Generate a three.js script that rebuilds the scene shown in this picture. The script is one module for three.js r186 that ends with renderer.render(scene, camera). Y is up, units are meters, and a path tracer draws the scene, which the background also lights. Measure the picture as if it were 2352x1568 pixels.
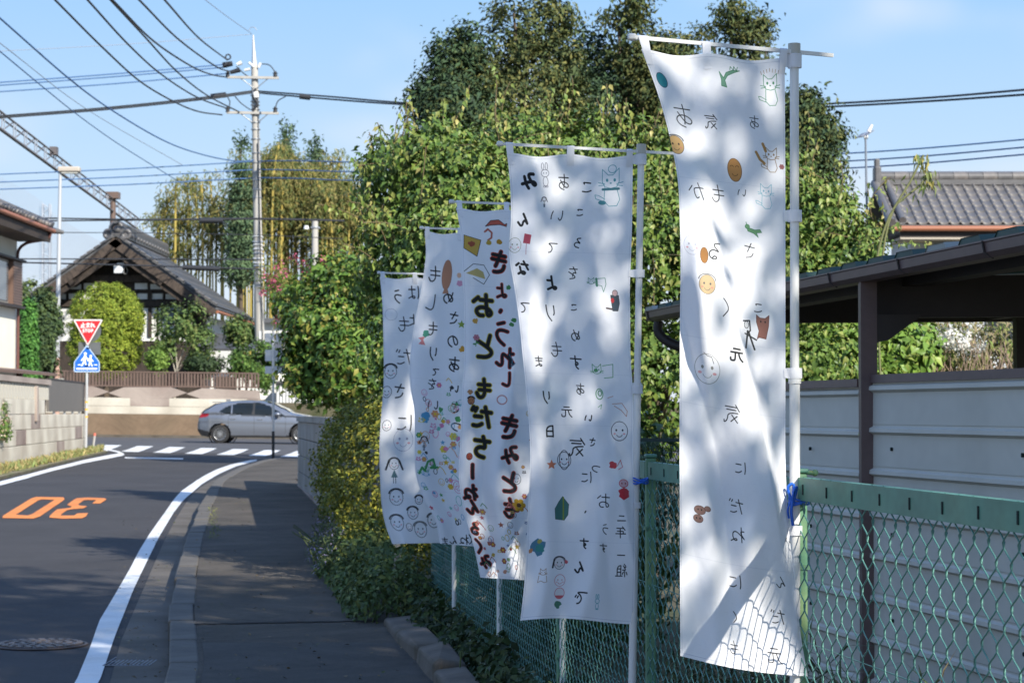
import * as THREE from 'three';
import { mergeGeometries, mergeVertices, toCreasedNormals } from 'three/addons/utils/BufferGeometryUtils.js';
import { ImprovedNoise } from 'three/addons/math/ImprovedNoise.js';
import { RoundedBoxGeometry } from 'three/addons/geometries/RoundedBoxGeometry.js';

// ------------------------------------------------------------------ camera, sky, sun, exposure
const scene = new THREE.Scene();
const W = 1024, H = 682;
const FOCAL = 5000, CX = 1176, CY = 784, CAMY = 1.5, PITCH = Math.atan(160 / FOCAL);   // photo measured on a 2352 x 1568 grid
const camera = new THREE.PerspectiveCamera(2 * Math.atan(784 / FOCAL) * 180 / Math.PI, W / H, 0.1, 6000);
camera.filmGauge = 23.5;
camera.position.set(0, CAMY, 0);
camera.rotation.set(PITCH, 0, 0);
camera.focus = 6.0;
camera.userData.fStop = 9.5;

const SUN = new THREE.Vector3(0.6, 0.645, 0.8).normalize();
const sun = new THREE.DirectionalLight(new THREE.Color().setRGB(1, 0.945, 0.84), 5);
sun.position.copy(SUN).multiplyScalar(120);
sun.target.position.set(-4, 0, -40);
sun.position.add(sun.target.position);
sun.castShadow = true;
sun.shadow.mapSize.set(4096, 4096);
Object.assign(sun.shadow.camera, { left: -70, right: 70, top: 70, bottom: -70, near: 1, far: 320 });
scene.add(sun, sun.target);

const noise3 = new ImprovedNoise();
const N3 = (x, y, z) => noise3.noise(x, y, z);
const fbm = (x, y, z, o = 4) => { let s = 0, a = 0.5, f = 1; for (let i = 0; i < o; i++) { s += a * N3(x * f + i * 7.3, y * f + i * 3.1, z * f); a *= 0.5; f *= 2.03; } return s; };
const clamp = (x, a = 0, b = 1) => Math.min(b, Math.max(a, x));
const lerp = (a, b, t) => a + (b - a) * t;
const smooth = (a, b, x) => { const t = clamp((x - a) / (b - a)); return t * t * (3 - 2 * t); };

{ // clear autumn sky: pale at the horizon, blue above, thin veils of cirrus
  const w = 1024, h = 512, d = new Float32Array(w * h * 4);
  for (let j = 0; j < h; j++) for (let i = 0; i < w; i++) {
    const el = ((j + 0.5) / h - 0.5) * Math.PI, az = ((i + 0.5) / w) * 2 * Math.PI;
    const e = Math.max(0, Math.sin(el));
    const st = [[0, 0.80, 0.87, 0.95], [0.05, 0.74, 0.845, 0.96], [0.11, 0.54, 0.745, 0.97], [0.19, 0.37, 0.63, 0.98], [0.35, 0.22, 0.49, 0.97], [0.6, 0.13, 0.36, 0.88], [1, 0.085, 0.26, 0.74]];
    let r, g, b; for (let q = 1; q < st.length; q++) if (e <= st[q][0] || q === st.length - 1) { const t = clamp((e - st[q - 1][0]) / (st[q][0] - st[q - 1][0])); [r, g, b] = [1, 2, 3].map((n) => lerp(st[q - 1][n], st[q][n], t)); break; }
    const x = Math.cos(el) * Math.cos(az), z = Math.cos(el) * Math.sin(az);
    const n = fbm(x * 6 + 4.3, e * 20, z * 6 + 1.7, 5) + 0.3 * fbm(x * 22, e * 60, z * 22, 3);
    const c = smooth(-0.10, 0.34, n) * 0.66 * smooth(0.03, 0.14, e);
    r = lerp(r, 0.86, c); g = lerp(g, 0.9, c); b = lerp(b, 0.97, c);
    if (el < 0) { r = 0.2; g = 0.2; b = 0.19; }
    const k = (j * w + i) * 4, q = 0.72; d[k] = r * q; d[k + 1] = g * q; d[k + 2] = b * q; d[k + 3] = 1;
  }
  const sky = new THREE.DataTexture(d, w, h, THREE.RGBAFormat, THREE.FloatType);
  sky.mapping = THREE.EquirectangularReflectionMapping; sky.magFilter = THREE.LinearFilter; sky.minFilter = THREE.LinearFilter; sky.needsUpdate = true;
  scene.background = sky; scene.environment = sky;
}
const renderer = new THREE.WebGLRenderer({ antialias: true });
renderer.setSize(W, H);
renderer.toneMapping = THREE.LinearToneMapping;
renderer.toneMappingExposure = 1.45;
renderer.shadowMap.enabled = true;

// ------------------------------------------------------------------ helpers
let seed = 7;
const rnd = () => { seed |= 0; seed = seed + 0x6D2B79F5 | 0; let t = Math.imul(seed ^ seed >>> 15, 1 | seed); t = t + Math.imul(t ^ t >>> 7, 61 | t) ^ t; return ((t ^ t >>> 14) >>> 0) / 4294967296; };
const rr = (a, b) => a + (b - a) * rnd();
const V3 = (x, y, z) => new THREE.Vector3(x, y, z);
const lin = (r, g, b) => new THREE.Color().setRGB(r, g, b);
// photo grid point at a known distance (metres along the ground, straight ahead of the camera)
function P(px, py, D) {
  const x = (px - CX) / FOCAL, y = (CY - py) / FOCAL, c = Math.cos(PITCH), s = Math.sin(PITCH);
  const yy = y * c + s, zz = y * s - c, k = D / -zz;
  return V3(x * k, CAMY + yy * k, -D);
}
const knots = [[-60, 0], [12, 0], [20, 0.1], [26.5, 0.18], [31.5, 0.245], [40, 0.32], [50, 0.37], [58, 0.385], [60, 0.40], [64, 0.457], [68, 0.44], [74, 0.405], [84, 0.45], [120, 0.55], [5000, 0.55]];
function groundY(x, D) {
  let y = 0;
  for (let i = 1; i < knots.length; i++) if (D <= knots[i][0]) { const [a, b] = [knots[i - 1], knots[i]]; y = lerp(a[1], b[1], clamp((D - a[0]) / (b[0] - a[0]))); break; }
  const tilt = smooth(40, 58, D) * lerp(0.022, 0.011, smooth(62, 80, D));
  return y - tilt * clamp(x + 9, -22, 16);
}
// photo grid point on the ground (off: height of the surface over the road)
function G(px, py, off = 0) {
  let D = 30;
  for (let i = 0; i < 60; i++) { const p = P(px, py, D), y = groundY(p.x, D) + off; const k = (CAMY - y) / (CAMY - p.y); D = clamp(lerp(D, D * k, 0.6), 3, 160); }
  const p = P(px, py, D); p.y = groundY(p.x, D) + off; return p;
}
const BX = (D) => 1.533 - 0.144 * D;            // the plot boundary (fence, wall) beside the pavement

const used = {};
const numbered = (n) => { const k = used[n] = (used[n] ?? -1) + 1; return k ? n + '_' + String(k).padStart(3, '0') : n; };
function tag(o, label, category, group) { o.userData.label = label; o.userData.category = category; if (group) o.userData.group = group; return o; }
function thing(name, label, category, pos = V3(0, 0, 0), group) {
  const g = new THREE.Group(); g.name = numbered(name); g.position.copy(pos); scene.add(g); return tag(g, label, category, group);
}
function mesh(name, geo, mat, parent) {
  const m = new THREE.Mesh(Array.isArray(geo) ? merge(geo) : geo, mat); m.name = name; m.castShadow = m.receiveShadow = true;
  if (parent) parent.add(m); return m;
}
function single(name, geo, mat, label, category, group) { const m = mesh(numbered(name), geo, mat, scene); return tag(m, label, category, group); }
function struct(name, geo, mat) { const m = mesh(numbered(name), geo, mat, scene); m.userData.kind = 'structure'; return m; }
function merge(list) {
  const out = list.map((g) => { const q = g.index ? g.toNonIndexed() : g; for (const k of Object.keys(q.attributes)) if (!['position', 'normal', 'uv'].includes(k)) q.deleteAttribute(k);
    if (!q.attributes.uv) q.setAttribute('uv', new THREE.BufferAttribute(new Float32Array(q.attributes.position.count * 2), 2)); if (!q.attributes.normal) q.computeVertexNormals(); return q; });
  return mergeGeometries(out);
}
// box with uv in metres
function box(w, h, d, x = 0, y = 0, z = 0, r = 0) {
  const g = r ? new RoundedBoxGeometry(w, h, d, 2, r) : new THREE.BoxGeometry(w, h, d);
  g.translate(x, y, z); return metreUV(g);
}
function metreUV(g, s = 1) {
  const q = g.index ? g.toNonIndexed() : g, p = q.attributes.position, n = q.attributes.normal, uv = new Float32Array(p.count * 2);
  for (let i = 0; i < p.count; i++) {
    const ax = Math.abs(n.getX(i)), ay = Math.abs(n.getY(i)), az = Math.abs(n.getZ(i));
    const [u, v] = ay >= ax && ay >= az ? [p.getX(i), p.getZ(i)] : ax >= az ? [p.getZ(i), p.getY(i)] : [p.getX(i), p.getY(i)];
    uv[2 * i] = u * s; uv[2 * i + 1] = v * s;
  }
  q.setAttribute('uv', new THREE.BufferAttribute(uv, 2)); return q;
}
const UP = V3(0, 1, 0);
// round bar between two points
function bar(a, b, r, r2 = r, n = 8) {
  const d = b.clone().sub(a), g = new THREE.CylinderGeometry(r2, r, d.length(), n);
  g.applyQuaternion(new THREE.Quaternion().setFromUnitVectors(UP, d.clone().normalize()));
  g.translate((a.x + b.x) / 2, (a.y + b.y) / 2, (a.z + b.z) / 2); return g;
}
// rectangular beam between two points: w across (horizontal), h in height
function beam(a, b, w, h) {
  const d = b.clone().sub(a), L = d.length(), g = new THREE.BoxGeometry(w, h, L), f = d.normalize();
  let rt = V3().crossVectors(UP, f); if (rt.lengthSq() < 1e-6) rt = V3(1, 0, 0); rt.normalize();
  const up = V3().crossVectors(f, rt); metreUV(g);
  const m = new THREE.Matrix4().makeBasis(rt, up, f); const q = metreUV(g); q.applyMatrix4(m); q.translate((a.x + b.x) / 2, (a.y + b.y) / 2, (a.z + b.z) / 2); return q;
}
function tube(pts, r, seg = pts.length * 4, n = 6) { return new THREE.TubeGeometry(new THREE.CatmullRomCurve3(pts), seg, r, n, false); }
function poly(pts, depth, bevel = 0) {          // outline in x, y; thickness along z
  const s = new THREE.Shape(pts.map(([x, y]) => new THREE.Vector2(x, y)));
  return new THREE.ExtrudeGeometry(s, { depth, bevelEnabled: bevel > 0, bevelSize: bevel, bevelThickness: bevel, bevelSegments: 2, steps: 1, curveSegments: 10 });
}
function resample(pts, n) {
  const L = [0]; for (let i = 1; i < pts.length; i++) L.push(L[i - 1] + pts[i].distanceTo(pts[i - 1]));
  const out = []; let k = 1;
  for (let i = 0; i <= n; i++) { const s = L[L.length - 1] * i / n; while (k < pts.length - 1 && L[k] < s) k++; out.push(pts[k - 1].clone().lerp(pts[k], clamp((s - L[k - 1]) / (L[k] - L[k - 1] || 1)))); }
  return out;
}
// sheet between two polylines that follows the ground; uv in metres
function strip(A, B, off, n = 40, m = 3, tilt = 0) {
  const a = resample(A, n), b = resample(B, n), pos = [], uv = [], idx = [];
  for (let i = 0; i <= n; i++) for (let j = 0; j <= m; j++) {
    const p = a[i].clone().lerp(b[i], j / m); p.y = groundY(p.x, -p.z) + off + tilt * j / m; pos.push(p.x, p.y, p.z); uv.push(p.x, p.z);
    if (i && j) { const k = i * (m + 1) + j; idx.push(k, k - 1, k - m - 2, k, k - m - 2, k - m - 1); }
  }
  const g = new THREE.BufferGeometry(); g.setAttribute('position', new THREE.Float32BufferAttribute(pos, 3)); g.setAttribute('uv', new THREE.Float32BufferAttribute(uv, 2)); g.setIndex(idx); g.computeVertexNormals();
  if (g.attributes.normal.getY(0) < 0) { g.setIndex(idx.slice().reverse()); g.computeVertexNormals(); }
  return g;
}
// upright face between two polylines of points (bottom, top)
function ribbon(A, B) {
  const pos = [], uv = [], idx = []; let s = 0;
  A.forEach((a, i) => { if (i) s += a.distanceTo(A[i - 1]); pos.push(a.x, a.y, a.z, B[i].x, B[i].y, B[i].z); uv.push(s, 0, s, a.distanceTo(B[i])); if (i) { const k = i * 2; idx.push(k - 2, k, k + 1, k - 2, k + 1, k - 1); } });
  const g = new THREE.BufferGeometry(); g.setAttribute('position', new THREE.Float32BufferAttribute(pos, 3)); g.setAttribute('uv', new THREE.Float32BufferAttribute(uv, 2)); g.setIndex(idx); g.computeVertexNormals(); return g;
}
// tiling colour texture from a function (u, v in 0..1 -> [r, g, b] linear)
function texture(size, fn, repeat = 1, srgb = true) {
  const d = new Uint8Array(size * size * 4), enc = (c) => Math.round(255 * (srgb ? (c <= 0.0031308 ? 12.92 * c : 1.055 * Math.pow(c, 1 / 2.4) - 0.055) : c));
  for (let j = 0; j < size; j++) for (let i = 0; i < size; i++) { const c = fn((i + 0.5) / size, (j + 0.5) / size, i, j), k = (j * size + i) * 4; d[k] = enc(clamp(c[0])); d[k + 1] = enc(clamp(c[1])); d[k + 2] = enc(clamp(c[2])); d[k + 3] = 255; }
  const t = new THREE.DataTexture(d, size, size); t.wrapS = t.wrapT = THREE.RepeatWrapping; t.magFilter = THREE.LinearFilter; t.minFilter = THREE.LinearMipmapLinearFilter; t.generateMipmaps = true;
  if (srgb) t.colorSpace = THREE.SRGBColorSpace; t.repeat.set(repeat, repeat); t.needsUpdate = true; return t;
}
const tileN = (u, v, f, s = 0) => { // noise that tiles over the unit square
  const a = u * 2 * Math.PI, b = v * 2 * Math.PI, R = f / (2 * Math.PI); return N3(Math.cos(a) * R + s, Math.sin(a) * R + Math.cos(b) * R * 1.3, Math.sin(b) * R * 1.3 + s * 1.7); };
function speckle(base, amp, { f1 = 5, f2 = 30, grain = 0.35, tint = [1, 1, 1], tintAmp = 0, size = 512, repeat = 0.4, spots = 0 } = {}) {
  return texture(size, (u, v) => {
    const n = tileN(u, v, f1, 1) * 0.7 + tileN(u, v, f1 * 2.3, 5) * 0.35, m = tileN(u, v, f2, 9) * 0.4, w = (rnd() - 0.5) * grain, sp = spots && rnd() < spots ? -0.6 : 0;
    const k = 1 + amp * (n + m + w) + sp, q = tintAmp * clamp(tileN(u, v, f1 * 0.7, 13) + 0.2);
    return base.map((c, i) => c * k * lerp(1, tint[i], q));
  }, repeat);
}
const std = (color, roughness = 0.8, o = {}) => new THREE.MeshStandardMaterial({ color: Array.isArray(color) ? lin(...color) : color, roughness, side: THREE.DoubleSide, ...o });
const mapped = (map, roughness = 0.85, o = {}) => new THREE.MeshStandardMaterial({ map, roughness, side: THREE.DoubleSide, ...o });
// ------------------------------------------------------------------ ground, road, pavement
const M = {};
M.asphalt = mapped(speckle([0.045, 0.042, 0.043], 0.36, { f1: 4, f2: 60, grain: 1.3, size: 1024, repeat: 0.25 }), 0.9, { bumpMap: texture(512, () => { const g = rnd(); return [g, g, g]; }, 1.2, false), bumpScale: 0.003 });
M.mainAsphalt = mapped(speckle([0.078, 0.076, 0.078], 0.3, { f1: 4, f2: 60, grain: 1.0, size: 512, repeat: 0.2 }), 0.9);
M.pave = mapped(speckle([0.086, 0.072, 0.057], 0.55, { f1: 6, f2: 50, grain: 1.2, size: 1024, repeat: 0.35, tint: [0.8, 0.82, 0.75], tintAmp: 0.6 }), 0.92, { bumpMap: texture(512, () => { const g = rnd(); return [g, g, g]; }, 1.5, false), bumpScale: 0.004 });
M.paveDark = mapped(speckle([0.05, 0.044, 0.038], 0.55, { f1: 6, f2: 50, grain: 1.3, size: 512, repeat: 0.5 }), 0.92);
M.concrete = mapped(speckle([0.118, 0.102, 0.084], 0.3, { f1: 4, f2: 40, grain: 0.7, size: 512, repeat: 0.7, tint: [0.55, 0.52, 0.45], tintAmp: 0.8 }), 0.9);
M.kerb = mapped(speckle([0.115, 0.103, 0.088], 0.3, { f1: 5, f2: 40, grain: 0.8, size: 512, repeat: 0.9, tint: [0.6, 0.58, 0.5], tintAmp: 0.8 }), 0.9);
M.paint = mapped(speckle([0.76, 0.76, 0.74], 0.12, { f1: 6, f2: 40, grain: 0.3, size: 512, repeat: 0.6, tint: [0.66, 0.65, 0.62], tintAmp: 0.6, spots: 0.006 }), 0.7);
M.orange = mapped(speckle([0.80, 0.25, 0.045], 0.14, { f1: 6, f2: 40, grain: 0.35, size: 512, repeat: 0.6, tint: [0.7, 0.65, 0.7], tintAmp: 0.6, spots: 0.008 }), 0.7);
M.soil = mapped(speckle([0.10, 0.085, 0.055], 0.5, { f1: 5, f2: 40, grain: 1.1, size: 512, repeat: 0.35, tint: [0.55, 0.9, 0.4], tintAmp: 0.9 }), 0.95);
M.castIron = mapped(speckle([0.11, 0.085, 0.075], 0.4, { f1: 6, f2: 50, grain: 0.8, size: 256, repeat: 2 }), 0.6, { metalness: 0.5 });
M.galv = mapped(speckle([0.42, 0.43, 0.44], 0.2, { f1: 5, f2: 40, grain: 0.3, size: 256, repeat: 2 }), 0.45, { metalness: 0.6 });

{ // terrain sheet to the horizon
  const xs = [-2500, -400, -120, -60, -30, -20, -12, -6, -2, 2, 8, 20, 60, 160, 500, 2500], ds = [-400, -60, -10, 0, 6, 12, 16, 20, 26.5, 31.5, 40, 45, 50, 54, 58, 60, 62, 64, 66, 68, 74, 80, 84, 120, 300, 900, 3500];
  const pos = [], uv = [], idx = [];
  ds.forEach((D, i) => xs.forEach((x, j) => { pos.push(x, groundY(x, D) - 0.09, -D); uv.push(x, -D); if (i && j) { const k = i * xs.length + j; idx.push(k - xs.length - 1, k - xs.length, k, k - xs.length - 1, k, k - 1); } }));
  const g = new THREE.BufferGeometry(); g.setAttribute('position', new THREE.Float32BufferAttribute(pos, 3)); g.setAttribute('uv', new THREE.Float32BufferAttribute(uv, 2)); g.setIndex(idx); g.computeVertexNormals();
  struct('ground', g, M.soil);
}
const ext = (pts, D, x) => [V3(x, groundY(x, D), -D), ...pts];
// traced edges, nearest first
const lineL = ext([[173, 1568], [207, 1485], [227, 1427], [253, 1384], [278, 1341], [300.6, 1301.6], [319, 1265], [342, 1228], [363, 1198], [381, 1173], [399, 1147], [416, 1128], [454, 1101.6], [498, 1078], [527, 1068], [571, 1057.6], [589, 1055.5]].map((p) => G(...p)), -8, -0.15);
const lineR = ext([[227, 1568], [244, 1518], [265, 1457], [286, 1405], [305, 1356.5], [335.7, 1292], [366, 1231], [397, 1179.5], [418, 1152], [433, 1138], [463, 1112], [504, 1088], [542, 1071], [589, 1058.5]].map((p) => G(...p)), -8, 0);
const gutA = ext([[253, 1568], [274.6, 1478.6], [305, 1408], [332.6, 1344], [360, 1280], [378, 1240.5], [403, 1192], [433, 1145], [458, 1121], [488, 1104], [530, 1085], [575, 1070], [610, 1063]].map((p) => G(...p)), -8, 0.12);
const gutB = ext([[385, 1568], [387, 1472.5], [390, 1426.7], [397, 1381], [406, 1344], [421, 1282], [437, 1237], [459, 1178], [480, 1140], [494, 1119], [519, 1103], [556, 1085], [600, 1070], [630, 1064]].map((p) => G(...p)), -8, 0.6);
{
  // road bed: our lane up to the junction
  const leftEdge = [V3(-4.2, 0, 8), V3(-5.3, 0, -6), V3(-7.0, 0, -20), V3(-8.9, 0, -31), ...[[0, 1103], [117, 1072], [187, 1055], [230, 1047], [262, 1041], [270, 1036]].map((p) => G(...p).add(V3(-0.9, 0, 0))), V3(-12.6, 0, -58.5)];
  const rightEdge = [...gutA.map((p) => p.clone()), V3(-5.1, 0, -58.5)];
  rightEdge.forEach((p) => { p.x += 0.03; });
  struct('side_road', strip(leftEdge, rightEdge, 0, 160, 10), M.asphalt);
  const mr = []; const mb = []; for (let x = -90; x <= 70; x += 4) { mr.push(V3(x, 0, -58.3)); mb.push(V3(x, 0, -82.6)); }
  struct('main_road', strip(mr, mb, 0.004, 40, 16), M.mainAsphalt);
  struct('gutter', strip(gutA, gutB, 0.006, 150, 3), M.concrete);
  // kerb stones with joints
  const KH = 0.12, a = resample(gutB, 54), off = (p, q, d) => { const t = q.clone().sub(p); t.y = 0; t.normalize(); return p.clone().add(V3(-t.z, 0, t.x).multiplyScalar(d)); };
  const kerb = struct('kerb', ribbon(resample(gutB, 54).map((p) => V3(p.x + 0.03, groundY(p.x, -p.z) - 0.05, p.z)), resample(gutB, 54).map((p) => V3(p.x + 0.03, groundY(p.x, -p.z) + KH - 0.03, p.z))), M.concrete);
  for (let i = 0; i < 54; i++) {
    const p = a[i].clone(), q = a[i + 1].clone(); const jx = rr(-0.012, 0.012); p.x += jx; q.x += jx;
    const dir = q.clone().sub(p).normalize(); p.addScaledVector(dir, 0.006); q.addScaledVector(dir, -0.006);
    p.y = groundY(p.x, -p.z); q.y = groundY(q.x, -q.z);
    const c = p.clone().add(q).multiplyScalar(0.5), L = p.distanceTo(q), w = 0.17;
    const g = new RoundedBoxGeometry(w, KH + 0.06, L, 2, 0.018); metreUV(g); const gg = metreUV(g);
    const yaw = Math.atan2(q.x - p.x, q.z - p.z); gg.rotateX(-Math.asin((q.y - p.y) / L)); gg.rotateY(yaw);
    gg.translate(c.x + w / 2, c.y + (KH - 0.06) / 2 + rr(-0.004, 0.004), c.z); mesh('kerb_stone', gg, M.kerb, kerb);
  }
  // pavement, from the kerb to the plot boundary
  const inner = resample(gutB, 60).map((p) => p.clone().add(V3(0.165, 0, 0))), outer = inner.map((p) => V3(BX(-p.z) + 0.05, 0, p.z));
  outer.forEach((p, i) => { if (-p.z > 36) p.x = Math.max(p.x, inner[i].x + 1.5) + 3; });
  struct('pavement', strip(inner, outer, KH - 0.006, 120, 8), M.pave);
  // newer darker patch of pavement near the camera, and the crack where it starts
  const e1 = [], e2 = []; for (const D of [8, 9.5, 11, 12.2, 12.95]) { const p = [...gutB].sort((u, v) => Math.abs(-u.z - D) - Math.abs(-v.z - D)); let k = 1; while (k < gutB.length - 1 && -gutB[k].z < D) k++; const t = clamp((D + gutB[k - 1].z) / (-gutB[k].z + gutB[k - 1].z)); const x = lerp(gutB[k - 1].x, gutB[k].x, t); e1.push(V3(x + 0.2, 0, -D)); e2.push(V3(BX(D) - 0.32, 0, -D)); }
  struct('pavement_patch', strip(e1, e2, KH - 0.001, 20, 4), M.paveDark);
  const dark = std([0.02, 0.018, 0.016], 1);
  const cr = []; for (let i = 0; i <= 30; i++) { const p = G(lerp(440, 862, i / 30), lerp(1432, 1424, i / 30) + 2.5 * N3(i * 0.7, 1, 2), KH); cr.push(p); }
  struct('pavement_crack', ribbon(cr.map((p) => V3(p.x, p.y - 0.001, p.z + 0.028 + 0.01 * N3(p.x * 4, 0, 1))), cr.map((p) => V3(p.x, p.y - 0.0005, p.z - 0.028))), dark);
  // edge lines
  const thick = 0.006;
  struct('edge_line', strip(lineL, lineR, thick, 120, 2), M.paint);
  const l1 = [[-60, 1123], [0, 1106], [60, 1090.5], [117, 1075], [187.5, 1057.6], [252, 1044.5], [272, 1041.5]], l2 = [[-60, 1134], [0, 1115], [60, 1099], [117, 1082.6], [187.5, 1065], [258, 1051.5], [284, 1046]];
  struct('edge_line', strip(l1.map((p) => G(...p)), l2.map((p) => G(...p)), thick, 60, 2), M.paint);
  const h1 = [[272, 1041.5], [266, 1038.6], [250, 1035], [231, 1032]], h2 = [[284, 1046], [284, 1042.5], [274, 1037], [246, 1031]];
  struct('edge_line', strip(h1.map((p) => G(...p)), h2.map((p) => G(...p)), thick + 0.002, 30, 2), M.paint);
  struct('stop_line', strip([[286, 1049.8], [421, 1052.4]].map((p) => G(...p)), [[286, 1052.5], [419, 1055.4]].map((p) => G(...p)), thick, 20, 2), M.paint);
  // crossing stripes
  for (let i = -1; i < 7; i++) {
    const x0 = 277 + 73 * i, y0 = 1037.5 + 2.35 * i, x1 = x0 + 38, y1 = y0 - 13;
    struct('crossing_stripe', strip([G(x0, y0), G(x1, y1)], [G(x0 + 40, y0 + 1), G(x1 + 37, y1 + 0.6)], 0.010, 10, 3), M.paint);
  }
  // speed limit figures, painted to be read from the junction
  const fig = (name, polys) => { const gs = polys.map(([a, b]) => strip(a.map((p) => G(...p)), b.map((p) => G(...p)), 0.006, 24, 2)); return struct(name, gs, M.orange); };
  const Q = (x, y) => [x * 0.30517, y * 0.30517 + 1091];
  const ring = (o, n) => [o.concat([o[0]]), n.concat([n[0]])];
  fig('road_number', [ring([Q(270, 166), Q(470, 168), Q(488, 176), Q(470, 196), Q(290, 318), Q(250, 330), Q(20, 328), Q(4, 320), Q(24, 304), Q(230, 178)], [Q(310, 184), Q(400, 184), Q(410, 186), Q(402, 192), Q(226, 303), Q(208, 306), Q(118, 307), Q(104, 306), Q(120, 298), Q(290, 188)])]);
  fig('road_number', [
    [[Q(752, 216), Q(800, 184), Q(778, 172), Q(590, 170), Q(560, 182), Q(500, 226), Q(510, 236), Q(560, 240), Q(540, 248), Q(460, 252), Q(420, 262), Q(362, 318), Q(380, 330), Q(600, 332), Q(640, 318), Q(660, 288)],
     [Q(690, 216), Q(722, 192), Q(716, 188), Q(640, 188), Q(626, 192), Q(584, 222), Q(590, 230), Q(655, 236), Q(625, 252), Q(520, 260), Q(500, 266), Q(448, 304), Q(452, 308), Q(545, 308), Q(556, 306), Q(580, 290)]]]);
}
{ // verge at the corner
  const a = [[-80, 1105], [0, 1085], [60, 1068], [120, 1050], [188, 1036], [215, 1030]].map((p) => G(...p)), b = [[-80, 1123], [0, 1101], [60, 1087], [117, 1071], [187, 1054], [246, 1040]].map((p) => G(...p));
  const bb = resample(b, 40); struct('verge_edge', ribbon(bb.map((p) => V3(p.x, groundY(p.x, -p.z) - 0.02, p.z + 0.02)), bb.map((p) => V3(p.x, groundY(p.x, -p.z) + 0.05, p.z))), M.soil);
  struct('verge', strip(a, b, 0.05, 40, 6), mapped(speckle([0.20, 0.165, 0.10], 0.5, { f1: 6, f2: 50, grain: 1, size: 512, repeat: 0.5, tint: [0.6, 0.85, 0.35], tintAmp: 1 }), 0.95));
}
{ // manhole cover and drain grate
  const c = G(92, 1481.5), t = thing('manhole_cover', 'round patterned iron manhole cover set in the asphalt', 'manhole', V3(c.x, c.y + 0.004, c.z));
  const R = 0.265;
  mesh('frame', new THREE.TorusGeometry(R + 0.02, 0.014, 6, 48).rotateX(Math.PI / 2).scale(1, 0.5, 1), M.castIron, t);
  mesh('lid', new THREE.CylinderGeometry(R, R, 0.012, 48).translate(0, 0.002, 0), M.castIron, t);
  const raised = std([0.20, 0.165, 0.15], 0.55, { metalness: 0.4 });
  for (let k = 0; k < 4; k++) { const r = R * (0.2 + 0.24 * k), n = 6 + 6 * k; for (let i = 0; i < n; i++) { const a = i / n * 2 * Math.PI + k * 0.2, g = box(2 * Math.PI * r / n * 0.62, 0.008, 0.036); g.rotateY(-a + Math.PI / 2); g.translate(r * Math.cos(a), 0.011, r * Math.sin(a)); mesh('stud', g, raised, t); } }
  const a = G(256, 1504, 0.03), t2 = thing('drain_grate', 'steel bar drain grate in the concrete gutter', 'drain grate', V3((a.x + G(380, 1502).x) / 2, 0.002, a.z));
  const dg = std([0.16, 0.17, 0.19], 0.55, { metalness: 0.2 });
  const w = Math.abs(G(380, 1502).x - a.x) * 0.96;
  mesh('sump', box(w, 0.004, 0.62, 0, 0.008, 0), std([0.01, 0.01, 0.01], 1), t2);
  for (let i = 0; i <= 11; i++) mesh('bar', box(0.008, 0.006, 0.62, -w / 2 + w * i / 11, 0.014, 0), dg, t2);
  for (let i = 0; i <= 3; i++) mesh('cross_bar', box(w, 0.005, 0.022, 0, 0.0135, -0.3 + 0.6 * i / 3), dg, t2);
}
M.edging = mapped(speckle([0.12, 0.10, 0.082], 0.4, { f1: 5, f2: 40, grain: 0.8, size: 512, repeat: 1.2, tint: [0.6, 0.62, 0.5], tintAmp: 0.8 }), 0.95);
{ // stone edging along the boundary in the foreground
  const t = thing('stone_edging', 'low row of rough stone blocks edging the planted strip under the fence', 'edging', V3(0, 0, 0));
  for (let i = 0; i < 7; i++) {
    const D = 14.0 - i * 0.95, D2 = D - 0.92, p = V3(BX(D) - 0.24, 0.02, -D), q = V3(BX(D2) - 0.24, 0.02, -D2);
    const L = p.distanceTo(q), g = new RoundedBoxGeometry(0.19, 0.26, L, 4, 0.035), pp = g.attributes.position;
    for (let k = 0; k < pp.count; k++) pp.setXYZ(k, pp.getX(k) + 0.03 * N3(pp.getX(k) * 9 + i * 5, pp.getY(k) * 9, pp.getZ(k) * 6), pp.getY(k) + 0.025 * N3(pp.getZ(k) * 7, i * 3.3, pp.getX(k) * 9), pp.getZ(k));
    g.computeVertexNormals(); const gg = metreUV(g); gg.rotateY(Math.atan2(q.x - p.x, q.z - p.z)); gg.translate((p.x + q.x) / 2, 0.065 + 0.012 * (i % 3), (p.z + q.z) / 2); mesh('stone', gg, M.edging, t);
  }
}
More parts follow.
